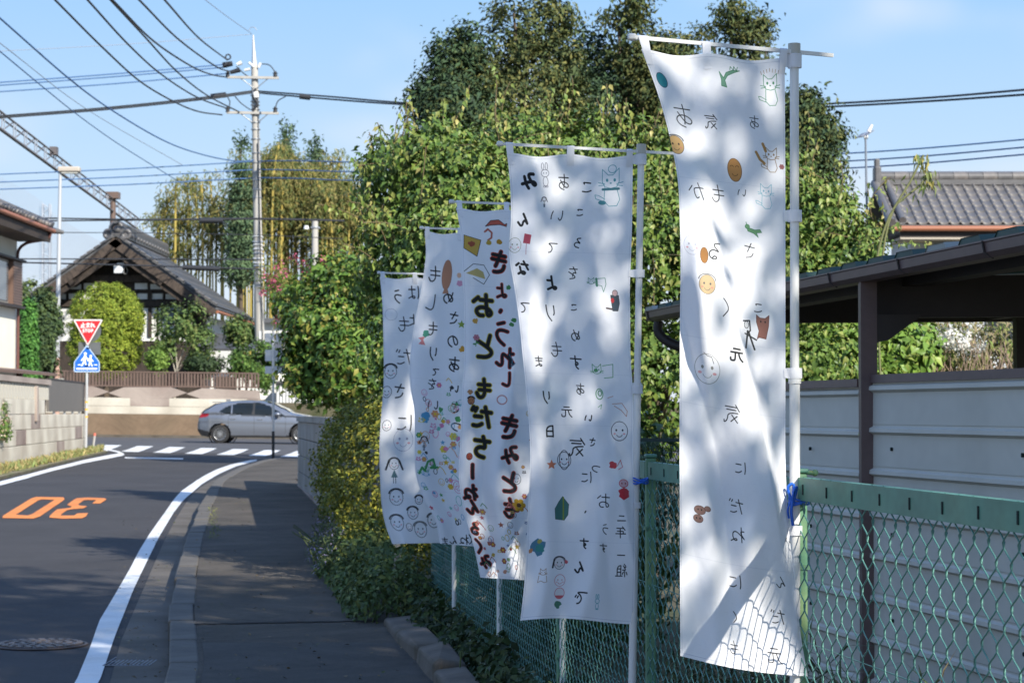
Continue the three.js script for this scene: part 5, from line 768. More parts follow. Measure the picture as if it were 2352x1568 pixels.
{
  // concrete block wall running back along the lane
  const a = G(-70, 1090), b = G(188, 1032), t = thing('block_wall', 'weathered cream concrete block wall with oval openings beside the verge', 'wall', V3(b.x, 0, b.z)), o = t.position;
  a.y = b.y = 0; const dir = a.clone().sub(b), LEN = dir.length(); dir.normalize(); const yaw = Math.atan2(dir.x, dir.z), bh = 0.335, y0 = groundY(b.x, -b.z) + 0.02;
  const rise = -0.0025;
  for (let r = 0; r < 4; r++) for (let i = 0; i < 14; i++) {
    const w = LEN / 12, z0 = Math.max(0, (i - (r % 2 ? 0.5 : 0)) * w), z1 = Math.min(LEN, (i + (r % 2 ? 0.5 : 1)) * w); if (z1 - z0 < 0.1 || z0 >= LEN) continue; if (r === 3 && z0 < 7.9) continue;
    mesh('block', box(0.15, bh - 0.012, z1 - z0 - 0.014, 0, y0 + (r - 0.15) * bh + bh / 2, (z0 + z1) / 2, 0.01).rotateY(yaw), (i * 5 + r * 3) % 7 === 1 ? M.blockTop : M.block, t);
  }
  // openwork course and coping on the taller half
  for (let i = 0; i < 18; i++) { const z = 8.15 + i * 0.45; mesh('oval_block', poly([[-0.16, 0], [0.16, 0], [0.21, 0.12], [0.21, 0.22], [0.16, 0.34], [-0.16, 0.34], [-0.21, 0.22], [-0.21, 0.12]], 0.13).rotateY(-Math.PI / 2).translate(0.065, y0 + 3.85 * bh, z).rotateY(yaw), M.block, t); }
  mesh('coping', box(0.24, 0.12, LEN - 7.9, 0, y0 + 3.85 * bh + 0.41, (LEN + 7.9) / 2).rotateY(yaw), M.blockTop, t); mesh('pilaster', [box(0.26, 0.8, 0.28, 0, y0 + 3.85 * bh - 0.1, 10.4, 0.02).rotateY(yaw)], M.blockTop, t);
  const tp = thing('wall_panel', 'plain grey-brown metal board mounted on the block wall', 'panel', V3(b.x, 0, b.z));
  mesh('board', box(0.06, 0.76, 7.7, 0.02, y0 + 2.9 * bh + 0.42, 3.95, 0.01).rotateY(yaw), mapped(speckle([0.13, 0.115, 0.10], 0.08, { f1: 4, f2: 30, grain: 0.1, size: 256, repeat: 0.5 }), 0.55), tp); mesh('edge_trim', [box(0.08, 0.04, 7.72, 0.02, y0 + 2.9 * bh + 0.82, 3.95).rotateY(yaw), box(0.08, 0.86, 0.05, 0.025, y0 + 2.9 * bh + 0.42, 0.1).rotateY(yaw)], M.brownDark, tp);
  for (const z of [0.8, 2.4, 4.2, 6.4]) mesh('foot', box(0.05, 0.1, 0.08, 0, y0 + 2.9 * bh + 0.0, z).rotateY(yaw), M.galv, tp);
}
{ // wall between the pavement and the shrubs on our side
  const t = thing('boundary_wall', 'grey concrete block wall along the pavement under the pink-flowering shrub', 'wall', V3(BX(33.5) + 0.07, 0, -33.5)), o = t.position, y0 = groundY(BX(30), 30) - 0.02, D0 = 18.5, D1 = 33.5, n = 13, bh = 0.255, grey = mapped(speckle([0.30, 0.285, 0.255], 0.18, { f1: 4, f2: 30, grain: 0.3, size: 512, repeat: 0.5, tint: [0.6, 0.58, 0.55], tintAmp: 0.8 }), 0.9);
  const dir = V3(BX(D0), 0, -D0).sub(V3(BX(D1), 0, -D1)), LEN = dir.length(); dir.normalize(); const yaw = Math.atan2(dir.x, dir.z);
  for (let r = 0; r < 4; r++) for (let i = 0; i < n; i++) { const w = LEN / n; mesh('block', box(0.15, bh - 0.01, w - 0.012, 0, y0 + 0.12 + (r + 0.5) * bh, (i + 0.5) * w, 0.008).rotateY(yaw), grey, t); }
  mesh('coping', box(0.2, 0.08, LEN, 0, y0 + 0.16 + 4 * bh, LEN / 2).rotateY(yaw), grey, t); mesh('footing', box(0.2, 0.3, LEN, 0.0, y0 + 0.02, LEN / 2).rotateY(yaw), M.blockTop, t);
}
// ------------------------------------------------------------------ signs
M.signPole = mapped(speckle([0.55, 0.56, 0.57], 0.08, { f1: 4, f2: 30, grain: 0.1, size: 256, repeat: 1, tint: [0.8, 0.8, 0.8], tintAmp: 0.5 }), 0.4, { metalness: 0.35 });
M.signBack = std([0.17, 0.18, 0.185], 0.45, { metalness: 0.5 });
function signTex(w, h, fn) { const cv = document.createElement('canvas'); cv.width = w; cv.height = h; fn(cv.getContext('2d'), w, h); const t = new THREE.CanvasTexture(cv); t.colorSpace = THREE.SRGBColorSpace; t.anisotropy = 8; return t; }
function plate(pts, w, h, map) { // flat sign face with uv over its box
  const g = new THREE.ShapeGeometry(new THREE.Shape(pts.map(([x, y]) => new THREE.Vector2(x, y)))), p = g.attributes.position, uv = new Float32Array(p.count * 2); for (let i = 0; i < p.count; i++) { uv[2 * i] = p.getX(i) / w + 0.5; uv[2 * i + 1] = p.getY(i) / h + 0.5; } g.setAttribute('uv', new THREE.BufferAttribute(uv, 2)); return g;
}
const roundPoly = (pts, r, n = 5) => { const out = [], m = pts.length; for (let i = 0; i < m; i++) { const p = new THREE.Vector2(...pts[i]), a = new THREE.Vector2(...pts[(i + m - 1) % m]).sub(p), b = new THREE.Vector2(...pts[(i + 1) % m]).sub(p); const A = p.clone().addScaledVector(a.normalize(), r), B = p.clone().addScaledVector(b.normalize(), r); for (let k = 0; k <= n; k++) { const t = k / n; out.push([(1 - t) ** 2 * A.x + 2 * t * (1 - t) * p.x + t * t * B.x, (1 - t) ** 2 * A.y + 2 * t * (1 - t) * p.y + t * t * B.y]); } } return out; };
{
  const b = G(196, 1030, 0.04), D = -b.z, t = thing('stop_sign', 'pole with red inverted-triangle stop sign over a blue crossing sign', 'road sign', b), L = (px, py, dz = 0) => P(px, py, D).sub(b).add(V3(0, 0, dz));
  mesh('pole', bar(V3(0, -0.1, 0), L(200, 742), 0.038, 0.038, 12), M.signPole, t);
  const yel = std([0.85, 0.45, 0.03], 0.5); for (const y of [923, 940, 957]) mesh('yellow_band', bar(L(197.5, y + 2), L(197.6, y - 2), 0.041, 0.041, 12), yel, t);
  const c = L(202, 764), w = 0.815, h = 0.715, tri = roundPoly([[-w / 2, h / 2], [w / 2, h / 2], [0, -h / 2]].reverse(), 0.055);
  const map = signTex(512, 448, (q, W, Hh) => { q.fillStyle = '#e8dcdc'; q.fillRect(0, 0, W, Hh); q.fillStyle = '#d8202c'; q.beginPath(); q.moveTo(38, 22); q.lineTo(W - 38, 22); q.lineTo(W / 2, Hh - 34); q.fill(); const X = W / 2; ink(q, '止', X - 84, 96, 92, 13, '#fff', false); ink(q, 'ま', X, 96, 90, 12, '#fff', false); ink(q, 'れ', X + 84, 96, 92, 12, '#fff', false); q.fillStyle = '#fff'; q.font = 'bold 78px sans-serif'; q.textAlign = 'center'; q.fillText('STOP', X, 218); });
  const face = mesh('stop_plate', plate(tri, w, h).translate(c.x, c.y, 0.062), mapped(map, 0.5), t); mesh('plate_back', poly(tri, 0.012).translate(c.x, c.y, 0.046), M.signBack, face);
  const c2 = L(199.5, 823), w2 = 0.70, h2 = 0.74, pent = roundPoly([[0, h2 / 2], [w2 / 2, -0.1], [w2 / 2, -h2 / 2], [-w2 / 2, -h2 / 2], [-w2 / 2, -0.1]].reverse(), 0.05);
  const map2 = signTex(512, 544, (q, W, Hh) => {
    q.fillStyle = '#bcd2ee'; q.fillRect(0, 0, W, Hh); q.fillStyle = '#1563c4'; q.beginPath(); q.moveTo(W / 2, 30); q.lineTo(W - 18, 344); q.lineTo(W - 18, Hh - 18); q.lineTo(18, Hh - 18); q.lineTo(18, 344); q.fill(); q.fillStyle = '#fff'; q.strokeStyle = '#fff'; q.lineCap = 'round'; q.fillRect(52, 462, 408, 30); for (const x of [80, 400]) q.fillRect(x, 392, 60, 16);
    q.beginPath(); q.arc(226, 178, 28, 0, 7); q.fill(); q.lineWidth = 52; q.beginPath(); q.moveTo(222, 232); q.lineTo(208, 320); q.stroke(); q.lineWidth = 24; for (const l of [[212, 240, 150, 312], [232, 246, 280, 286], [204, 320, 156, 420], [214, 320, 246, 424]]) { q.beginPath(); q.moveTo(l[0], l[1]); q.lineTo(l[2], l[3]); q.stroke(); }
    q.beginPath(); q.arc(334, 226, 24, 0, 7); q.fill(); q.lineWidth = 44; q.beginPath(); q.moveTo(328, 272); q.lineTo(322, 338); q.stroke(); q.lineWidth = 20; for (const l of [[318, 276, 272, 320], [338, 282, 380, 330], [316, 340, 296, 426], [326, 340, 362, 424]]) { q.beginPath(); q.moveTo(l[0], l[1]); q.lineTo(l[2], l[3]); q.stroke(); } });
  const f2 = mesh('crossing_plate', plate(pent, w2, h2).translate(c2.x, c2.y, 0.060), mapped(map2, 0.5), t); mesh('plate_back', poly(pent, 0.012).translate(c2.x, c2.y, 0.045), M.signBack, f2);
  const c3 = L(205, 758); mesh('round_plate', [new THREE.CylinderGeometry(0.30, 0.30, 0.014, 28).rotateX(Math.PI / 2).translate(c3.x, c3.y - 0.02, -0.06)], M.signBack, t);
  const c4 = L(203.5, 800); mesh('square_plate', [box(0.60, 0.34, 0.014, c4.x, c4.y, -0.06, 0.006)], M.signBack, t); mesh('clamp', [box(0.1, 0.04, 0.12, c4.x - 0.02, c4.y, 0), box(0.1, 0.04, 0.12, c.x, c.y + 0.05, 0.0), box(0.1, 0.04, 0.12, c2.x, c2.y - 0.2, 0.0)], M.galv, t);
}
{
  const b = G(627, 1050, 0.1), D = -b.z, t = thing('back_sign', 'slim pole with three sign plates seen from behind, black lower half', 'road sign', b), L = (px, py, dz = 0) => P(px, py, D).sub(b).add(V3(0, 0, dz));
  mesh('pole', bar(L(627, 990), L(627, 752), 0.03, 0.03, 10), M.signPole, t); mesh('black_sleeve', bar(V3(0, -0.1, 0), L(627, 990), 0.034, 0.034, 10), std([0.02, 0.022, 0.025], 0.6), t);
  const pale = std([0.62, 0.63, 0.63], 0.5); for (const [y0, y1] of [[764, 785], [803, 829], [841, 858]]) { const a = L(608, y0), c = L(646, y1); mesh('plate', box(c.x - a.x, a.y - c.y, 0.012, (a.x + c.x) / 2, (a.y + c.y) / 2, -0.045, 0.005), pale, t); }
  const p = G(212, 1031, 0.03), t2 = thing('marker_post', 'short grey marker post with red cap at the verge corner', 'bollard', p); mesh('post', bar(V3(0, -0.05, 0), V3(0.05, 0.36, 0), 0.03, 0.03, 10), std([0.4, 0.38, 0.36], 0.6), t2); mesh('cap', bar(V3(0.05, 0.36, 0), V3(0.057, 0.43, 0), 0.034, 0.03, 10), std([0.7, 0.15, 0.1], 0.5), t2);
}
// ------------------------------------------------------------------ poles, lamp, wires
M.conc = mapped(speckle([0.44, 0.42, 0.385], 0.14, { f1: 5, f2: 40, grain: 0.3, size: 256, repeat: 0.6, tint: [0.75, 0.74, 0.7], tintAmp: 0.6 }), 0.85);
M.black = std([0.022, 0.024, 0.03], 0.6); M.blueWire = std([0.05, 0.13, 0.30], 0.6); M.greyWire = std([0.30, 0.33, 0.38], 0.6); M.porcelain = std([0.75, 0.75, 0.74], 0.3);
const UD = 86.5;
{
  const b = P(598, 800, UD), t = thing('utility_pole', 'tall concrete utility pole with two crossarms and a steel spike top', 'utility pole', V3(b.x, 1.6, -UD)), o = t.position, L = (px, py, dz = 0) => P(px, py, UD).sub(o).add(V3(0, 0, dz));
  mesh('shaft', bar(L(598, 870), L(584, 150), 0.20, 0.135, 18), M.conc, t); mesh('spike', [bar(L(584, 152), L(582.5, 118), 0.13, 0.07, 10), bar(L(582.5, 118), L(581, 80), 0.07, 0.035, 8)], std([0.55, 0.56, 0.58], 0.4, { metalness: 0.4 }), t);
  mesh('finial', [new THREE.TorusGeometry(0.14, 0.014, 5, 12, Math.PI).translate(L(580, 72).x, L(580, 70).y, 0)], M.galv, t);
  for (const [y, x0, x1] of [[179.5, 521, 641], [260.5, 521, 641]]) { const arm = mesh('crossarm', [beam(L(x0, y - 1, 0.2), L(x1, y + 1, 0.2), 0.09, 0.10)], M.conc, t); mesh('brace', [bar(L(x0 + 30, y, 0.2), L(587, y + 26, 0.1), 0.02), bar(L(x1 - 22, y, 0.2), L(587, y + 26, 0.1), 0.02)], M.galv, arm); for (const x of [x0 + 3, x1 - 8]) mesh('insulator', [bar(L(x, y - 2, 0.2), L(x, y - 14, 0.2), 0.09, 0.05, 8), bar(L(x, y - 9, 0.2), L(x, y - 10, 0.2), 0.11, 0.11, 8)], M.black, arm); }
  mesh('strain_insulator', [bar(L(545, 150, 0.2), L(556, 145, 0.2), 0.07, 0.09, 8), bar(L(562, 163, 0.2), L(575, 160, 0.2), 0.05, 0.06, 8)], M.porcelain, t); mesh('cable_clamp', [bar(L(513, 152, 0.25), L(535, 148, 0.25), 0.12, 0.1, 8), new THREE.TorusGeometry(0.1, 0.03, 6, 12).translate(L(525, 133).x, L(525, 133).y, 0.25), bar(L(530, 168, 0.2), L(552, 162, 0.2), 0.08, 0.1, 8)], M.black, t);
  mesh('insulator_stack', [bar(L(572, 145, 0.15), L(584, 155, 0.15), 0.05, 0.05), bar(L(598, 145, 0.1), L(594, 156, 0.1), 0.06, 0.06), bar(L(587, 213, 0.2), L(589, 226, 0.2), 0.13, 0.13, 8)], M.porcelain, t); mesh('band', [218, 232, 240, 250, 262, 280, 296, 318, 350, 372, 394, 412, 434, 452].map((y) => bar(L(lerp(584, 598, (y - 150) / 720), y), L(lerp(584, 598, (y - 150) / 720), y + 2.2), 0.19, 0.19, 14)), M.galv, t);
  for (let i = 0; i < 9; i++) { const y = 545 + i * 9.5, x = lerp(584, 598, (y - 150) / 720); mesh('white_band', new THREE.TorusGeometry(0.195, 0.028, 6, 16).rotateX(Math.PI / 2 + rr(-0.25, 0.25)).translate(L(x, y).x, L(x, y).y, 0), i % 3 === 1 ? M.greyWire : M.porcelain, t); }
  mesh('cable_bundle', [tube([L(588, 205, 0.2), L(584, 225, 0.25), L(592, 240, 0.25), L(582, 255, 0.25)], 0.06, 24, 6), tube([L(592, 330, 0.18), L(600, 600, 0.22), L(604, 790, 0.25)], 0.02, 20, 5)], M.black, t); mesh('notice_plate', box(0.14, 0.32, 0.02, L(600, 770).x, L(600, 770).y, 0.21), M.porcelain, t);
  const b2 = P(723, 610, 100), t2 = thing('short_pole', 'shorter brown-topped concrete pole among the golden bamboo', 'utility pole', V3(b2.x, 1.5, -100)), L2 = (px, py) => P(px, py, 100).sub(t2.position);
  mesh('shaft', bar(L2(723, 880), L2(723, 503), 0.19, 0.14, 14), M.conc, t2); mesh('collar', [bar(L2(723, 520), L2(723, 524), 0.2, 0.2, 12), bar(L2(715, 524), L2(735, 524), 0.04)], M.galv, t2); mesh('spool', bar(L2(703, 526), L2(703, 518), 0.13, 0.1, 8), M.porcelain, t2);
}
{
  const D = 80, b = P(129, 905, D), t = thing('street_lamp', 'slim street lamp on a silver pole with salmon-painted base', 'street lamp', V3(b.x, 0.9, -D)), L = (px, py, dz = 0) => P(px, py, D).sub(t.position).add(V3(0, 0, dz));
  mesh('pole', bar(L(130, 822), L(137.5, 396), 0.095, 0.06, 12), M.signPole, t); mesh('painted_base', bar(L(129, 960), L(130, 822), 0.1, 0.097, 12), std([0.48, 0.30, 0.23], 0.7), t);
  const hd = mesh('lamp_head', box(0.82, 0.20, 0.36, L(158, 389).x, L(158, 389).y, 0, 0.06), std([0.50, 0.44, 0.37], 0.5), t); mesh('lens', box(0.6, 0.03, 0.26, L(160, 395.5).x, L(160, 396).y - 0.02, 0), std([0.6, 0.6, 0.55], 0.3), hd); mesh('control_box', box(0.26, 0.62, 0.2, L(138, 888).x, L(138, 888).y, 0.1, 0.02), std([0.32, 0.31, 0.27], 0.7), t);
}
const Q1 = (x, y) => [x * 0.29296, y * 0.29296], Q2 = (x, y) => [x * 0.29296, 401.9 + y * 0.29296];
function wire(pts, D0, D1, r, mat, label, group) { // points on the photo grid, distance runs from D0 to D1 with the span
  const n = pts.length - 1, p = pts.map(([x, y], i) => P(x, y, lerp(D0, D1, i / n)));
  const a = p[0].clone().add(p[0].clone().sub(p[1]).multiplyScalar(0.8)), z = p[n].clone(); if (D0 !== UD) p.unshift(a);
  return single('overhead_wire', tube(p, r, 60, 5), mat, label, 'wire', group);
}
{
  const gA = 'black power wires running to the crossarms', lA = 'black power wire sweeping up from the utility pole crossarm', gH = 'power wires running level from the pole', lH = 'thin dark wire running level away from the pole top';
  const endA = ['outer end of the lower crossarm', 'insulator on the lower crossarm', 'shaft end of the lower crossarm', 'end of the upper crossarm', 'strain insulator above the upper crossarm', 'looped clamp over the upper crossarm']; let nA = 0;
  for (const w of [[[430, 0], [800, 370], [1100, 640], [1370, 800], [1560, 875], [1740, 900]], [[685, 0], [1000, 345], [1260, 580], [1540, 760], [1780, 850]], [[865, 0], [1130, 285], [1380, 555], [1620, 745], [1880, 880]], [[880, 0], [1200, 320], [1500, 520], [1660, 585], [1780, 605]], [[1090, 0], [1400, 310], [1690, 520], [1800, 560]], [[1290, 0], [1560, 300], [1780, 470]]]) wire(w.map((q) => Q1(...q)), 50, UD, 0.028, M.black, 'black power wire swept up from the ' + endA[nA++], gA);
  let nH = 0; for (const w of [[[0, 645], [900, 578], [1760, 505]], [[0, 668], [900, 600], [1780, 525]], [[0, 718], [900, 655], [1790, 575]]]) wire(w.map((q) => Q1(...q)), 84, UD, 0.026, M.blueWire, ['topmost', 'middle', 'lowest'][nH++] + ' of three thin level wires fixed beside the upper crossarm', gH);
  const gB = 'thick bundled cable along the pole line', lB = 'thick black bundled cable clipped to the pole, with a dark sleeve';
  for (const [dy, dx] of [[0, 0], [14, 0]]) wire([[-40, 912 + dy], [840, 843 + dy], [1650, 757 + dy], [1980, 712 + dy]].map((q) => Q1(...q)), 84, UD, 0.035, M.black, (dy ? 'lower' : 'upper') + ' strand of the thick black cable between lattice beam and pole', gB);
  wire([[588, 209], [760, 222], [958, 238], [1400, 255], [1860, 240], [2140, 224], [2400, 202]], UD, 60, 0.035, M.black, 'upper strand of the thick black cable between pole and tiled house', gB); wire([[588, 213], [760, 228], [958, 242], [1400, 262], [1860, 247], [2140, 232], [2400, 214]], UD, 60, 0.035, M.black, 'lower strand of the thick black cable between pole and tiled house', gB);
  const sleeve = (a, b, D, r, where) => single('cable_sleeve', bar(P(...a, D), P(...b, D), r, r, 8), M.black, 'fat black joint sleeve ' + where, 'cable joint', 'black joint sleeves on the cables');
  sleeve(Q1(1650, 757), Q1(1770, 742), UD - 0.5, 0.11, 'on the bundled cable between crossarms and lattice beam'); sleeve([688, 220.5], [712, 223.5], UD - 3.4, 0.11, 'on the bundled cable between pole and conifers'); sleeve(Q2(1560, 356), Q2(1745, 356), 83, 0.11, 'on the cable crossing the bamboo'); sleeve(Q2(1430, 722), Q2(1720, 736), 83, 0.1, 'on the lowest cable over the farmhouse roof');
  const gC = 'blue communication wires', lC = 'thin blue communication wire crossing below the power lines';
  wire([[0, 145], [550, 625], [900, 880], [1300, 1110], [1600, 1215], [1850, 1262], [1990, 1256]].map((q) => Q1(...q)), 46, UD, 0.022, M.blueWire, 'sagging blue wire coming down to meet the pole above its white bands', gC);
  let nC = 0; for (const [y0, y1, y2, y3] of [[400, 370, 369, 372], [418, 389, 391, 394], [434.5, 408, 410, 414]]) { wire([[0, y0], [300, (y0 + y1) / 2 + 2], [590, y1]], 84, UD, 0.024, M.blueWire, ['topmost', 'middle', 'lowest'][nC] + ' of three level blue wires between street lamp and pole', gC); wire([[590, y1], [700, y2], [800, y3], [1400, y3 + 6], [1837, y0 - 42], [2100, y0 - 58], [2400, y0 - 84]], UD, 62, 0.024, M.blueWire, ['topmost', 'middle', 'lowest'][nC++] + ' of three blue wires between pole and tiled house aerial', gC); }
  wire([[0, 405], [350, 695], [600, 895], [900, 1110], [1250, 1330], [1480, 1470]].map((q) => Q1(...q)), 60, 110, 0.02, M.blueWire, 'straight slanting blue wire ending in the golden bamboo', gC);
  const gG = 'pale thin wires', lG = 'very thin pale wire high against the sky';
  wire([[0, 400], [1000, 345], [1970, 268]].map((q) => Q1(...q)), 84, UD, 0.012, M.greyWire, 'very thin pale wire running level from the pole spike', gG); wire([[1610, 0], [1780, 130], [1970, 262]].map((q) => Q1(...q)), 60, UD, 0.012, M.greyWire, 'very thin pale wire rising steeply from the pole spike', gG); wire([[0, 340], [700, 870], [1440, 1300]].map((q) => Q1(...q)), 60, 110, 0.014, M.greyWire, 'very thin pale wire slanting down to the bamboo tops', gG);
  const gD = 'low dark cables across the farmhouse', lD = 'low black cable strung across in front of the farmhouse roof';
  let nD = 0; for (const [w, r] of [[[[380, 338], [1200, 348], [2010, 340], [2700, 356]], 0.03], [[[380, 358], [1200, 352], [2010, 346], [2700, 360]], 0.03], [[[480, 450], [1200, 455], [2010, 470], [2700, 500]], 0.016], [[[150, 657], [1200, 659], [2040, 662]], 0.026], [[[150, 685], [1200, 712], [2040, 738]], 0.032]]) wire(w.map((q) => Q2(...q)), 83, UD - 3, r, M.black, ['black cable with a sleeve crossing the bamboo above the farmhouse ridge', 'black cable running just under the sleeved one above the farmhouse', 'thinnest black cable passing behind the farmhouse ridge ornament', 'upper black cable crossing the farmhouse gable', 'lowest black cable crossing the farmhouse gable lamp'][nD++], gD);
  const gS = 'looped jumper leads on the pole', lS = 'short curved jumper lead between crossarm and cable'; let nS = 0; for (const w of [[[1780, 755], [1800, 800], [1785, 860]], [[1840, 755], [1890, 810], [1960, 860]], [[2240, 755], [2180, 790], [2155, 850]], [[2050, 500], [2110, 510], [2160, 570]], [[1850, 520], [1950, 600], [2100, 605]]]) single('jumper_lead', tube(w.map((q) => P(...Q1(...q), UD - 0.2)), 0.022, 20, 5), M.black, ['short jumper lead drooping from the cable sleeve to a lower insulator', 'curved jumper lead from the cable to the shaft clamp', 'arched jumper lead from the house-side cable to a lower insulator', 'jumper lead from the shaft top to an upper insulator', 'jumper lead slung along the upper crossarm'][nS++], 'wire', gS);
}
{ // lattice beam running away at height, with its posts
  const D0 = 84, D1 = 150, A = P(-60, 222, D0), mk = V3(0, 0, 0), t = thing('lattice_gantry', 'long steel lattice beam carried on brown posts behind the farmhouse', 'gantry', V3(0, 0, 0)), steel = mapped(speckle([0.13, 0.115, 0.115], 0.2, { size: 128, repeat: 1 }), 0.6);
  const n = 22, top = [], bot = []; for (let i = 0; i <= n; i++) { const f = i / n, D = lerp(D0, D1, f), H = 13.2, X = lerp(-21.9, -25.7, f); top.push(V3(X, CAMY + H, -D)); bot.push(V3(X, CAMY + H - 0.78, -D)); }
  for (const [nm, c, r] of [['top_chord', top, 0.055], ['bottom_chord', bot, 0.085]]) mesh(nm, tube([c[0], c[Math.floor(n / 2)], c[n]], r, 20, 6), steel, t); mesh('side_chord', tube(top.map((p) => p.clone().add(V3(-0.35, 0, 0))), 0.045, 20, 5), steel, t);
  for (let i = 0; i < n; i++) { mesh('strut', bar(bot[i], top[i], 0.035, 0.035, 5), M.greyWire, t); mesh('strut', bar(bot[i].clone().add(V3(0, 0, -0.45)), top[i].clone().add(V3(0, 0, -0.45)), 0.025, 0.025, 5), M.greyWire, t); mesh('diagonal', bar(bot[i], top[i + 1], 0.03, 0.03, 5), steel, t); }
  { const q = top[17], p = mesh('post', bar(V3(q.x, 0.5, q.z), V3(q.x, q.y + 0.2, q.z), 0.2, 0.18, 10), M.railing, t); mesh('post_head', box(0.8, 0.4, 0.8, q.x, q.y + 0.2, q.z), M.railing, p); const q2 = top[9]; mesh('chord_clamp', box(0.35, 0.4, 0.5, q2.x, q2.y + 0.1, q2.z), steel, t); }
}
{ // tall safety net with its pole
  const t = thing('safety_net', 'sheer grey safety net sagging from a tall thin mast', 'net', V3(0, 0, 0)), D = 170, nm = std([0.42, 0.46, 0.52], 0.8), gs = [];
  const topY = (px) => px < 110 ? lerp(382, 470, Math.pow((px + 60) / 170, 1.2)) : lerp(478, 560, Math.pow((px - 110) / 130, 0.8));
  for (let i = 0; i <= 60; i++) { const px = lerp(-60, 240, i / 60); gs.push(bar(P(px, topY(px), D), P(px, 640, D), 0.012, 0.012, 3)); }
  for (let k = 0; k <= 42; k++) { const pts = []; for (let i = 0; i <= 8; i++) { const px = lerp(-60, 240, i / 8); pts.push(P(px, lerp(topY(px), 640, k / 42), D)); } gs.push(tube(pts, 0.012, 10, 3)); }
  const ns = mesh('net', gs, nm, t); ns.userData.kind = 'stuff'; mesh('mast', [0, 1, 2, 3].map((k) => { const dx = k % 2 ? 0.28 : -0.28, dz = k > 1 ? 0.28 : -0.28, a = P(106, 760, D), b = P(106, 468, D); return bar(a.add(V3(dx, 0, dz)), b.add(V3(dx, 0, dz)), 0.06, 0.06, 5); }).concat(Array.from({ length: 26 }, (_, k) => { const y = lerp(760, 468, k / 26), y2 = lerp(760, 468, (k + 1) / 26); return bar(P(106, y, D).add(V3(k % 2 ? 0.28 : -0.28, 0, 0.28)), P(106, y2, D).add(V3(k % 2 ? -0.28 : 0.28, 0, 0.28)), 0.035, 0.035, 4); })), nm, t);
  mesh('mast_footing', box(1, 3, 1, P(106, 944, D).x, 1.4, -D), M.concrete, t);
}
{ // white store buildings glimpsed past the car
  const D = 88, a = P(632, 940, D), t = thing('white_shed', 'white corrugated shed behind the car bonnet', 'shed', V3(a.x, 0, -D)), w = 5.2, h = P(0, 880, D).y;
  mesh('core', box(w, h, 3, w / 2, h / 2, -1.6), M.whitewall, t); for (let i = 0; i < 40; i++) mesh('corrugation', new THREE.CylinderGeometry(0.05, 0.05, h, 6, 1).translate(i * w / 40 + 0.06, h / 2, -0.1), M.whitewall, t); mesh('roof', box(w + 0.4, 0.08, 3.4, w / 2, h + 0.05, -1.6), M.slate, t);
  const b = P(602, 870, 93), t2 = thing('white_house', 'white plastered house wall between the pole and the shrubs', 'house', V3(b.x, 0, -93)), y1 = P(0, 742, 93).y; mesh('wall', box(6, y1, 4, 3, y1 / 2, -2), M.plaster, t2); mesh('roof', box(6.6, 0.2, 4.8, 3, y1 + 0.1, -2), M.slate, t2); const wn = mesh('window', box(0.9, 1.0, 0.06, 1.0, y1 - 1.6, 0.02), M.brownDark, t2); mesh('pane', box(0.78, 0.88, 0.04, 1.0, y1 - 1.6, 0.05), std([0.05, 0.06, 0.07], 0.1), wn);
}
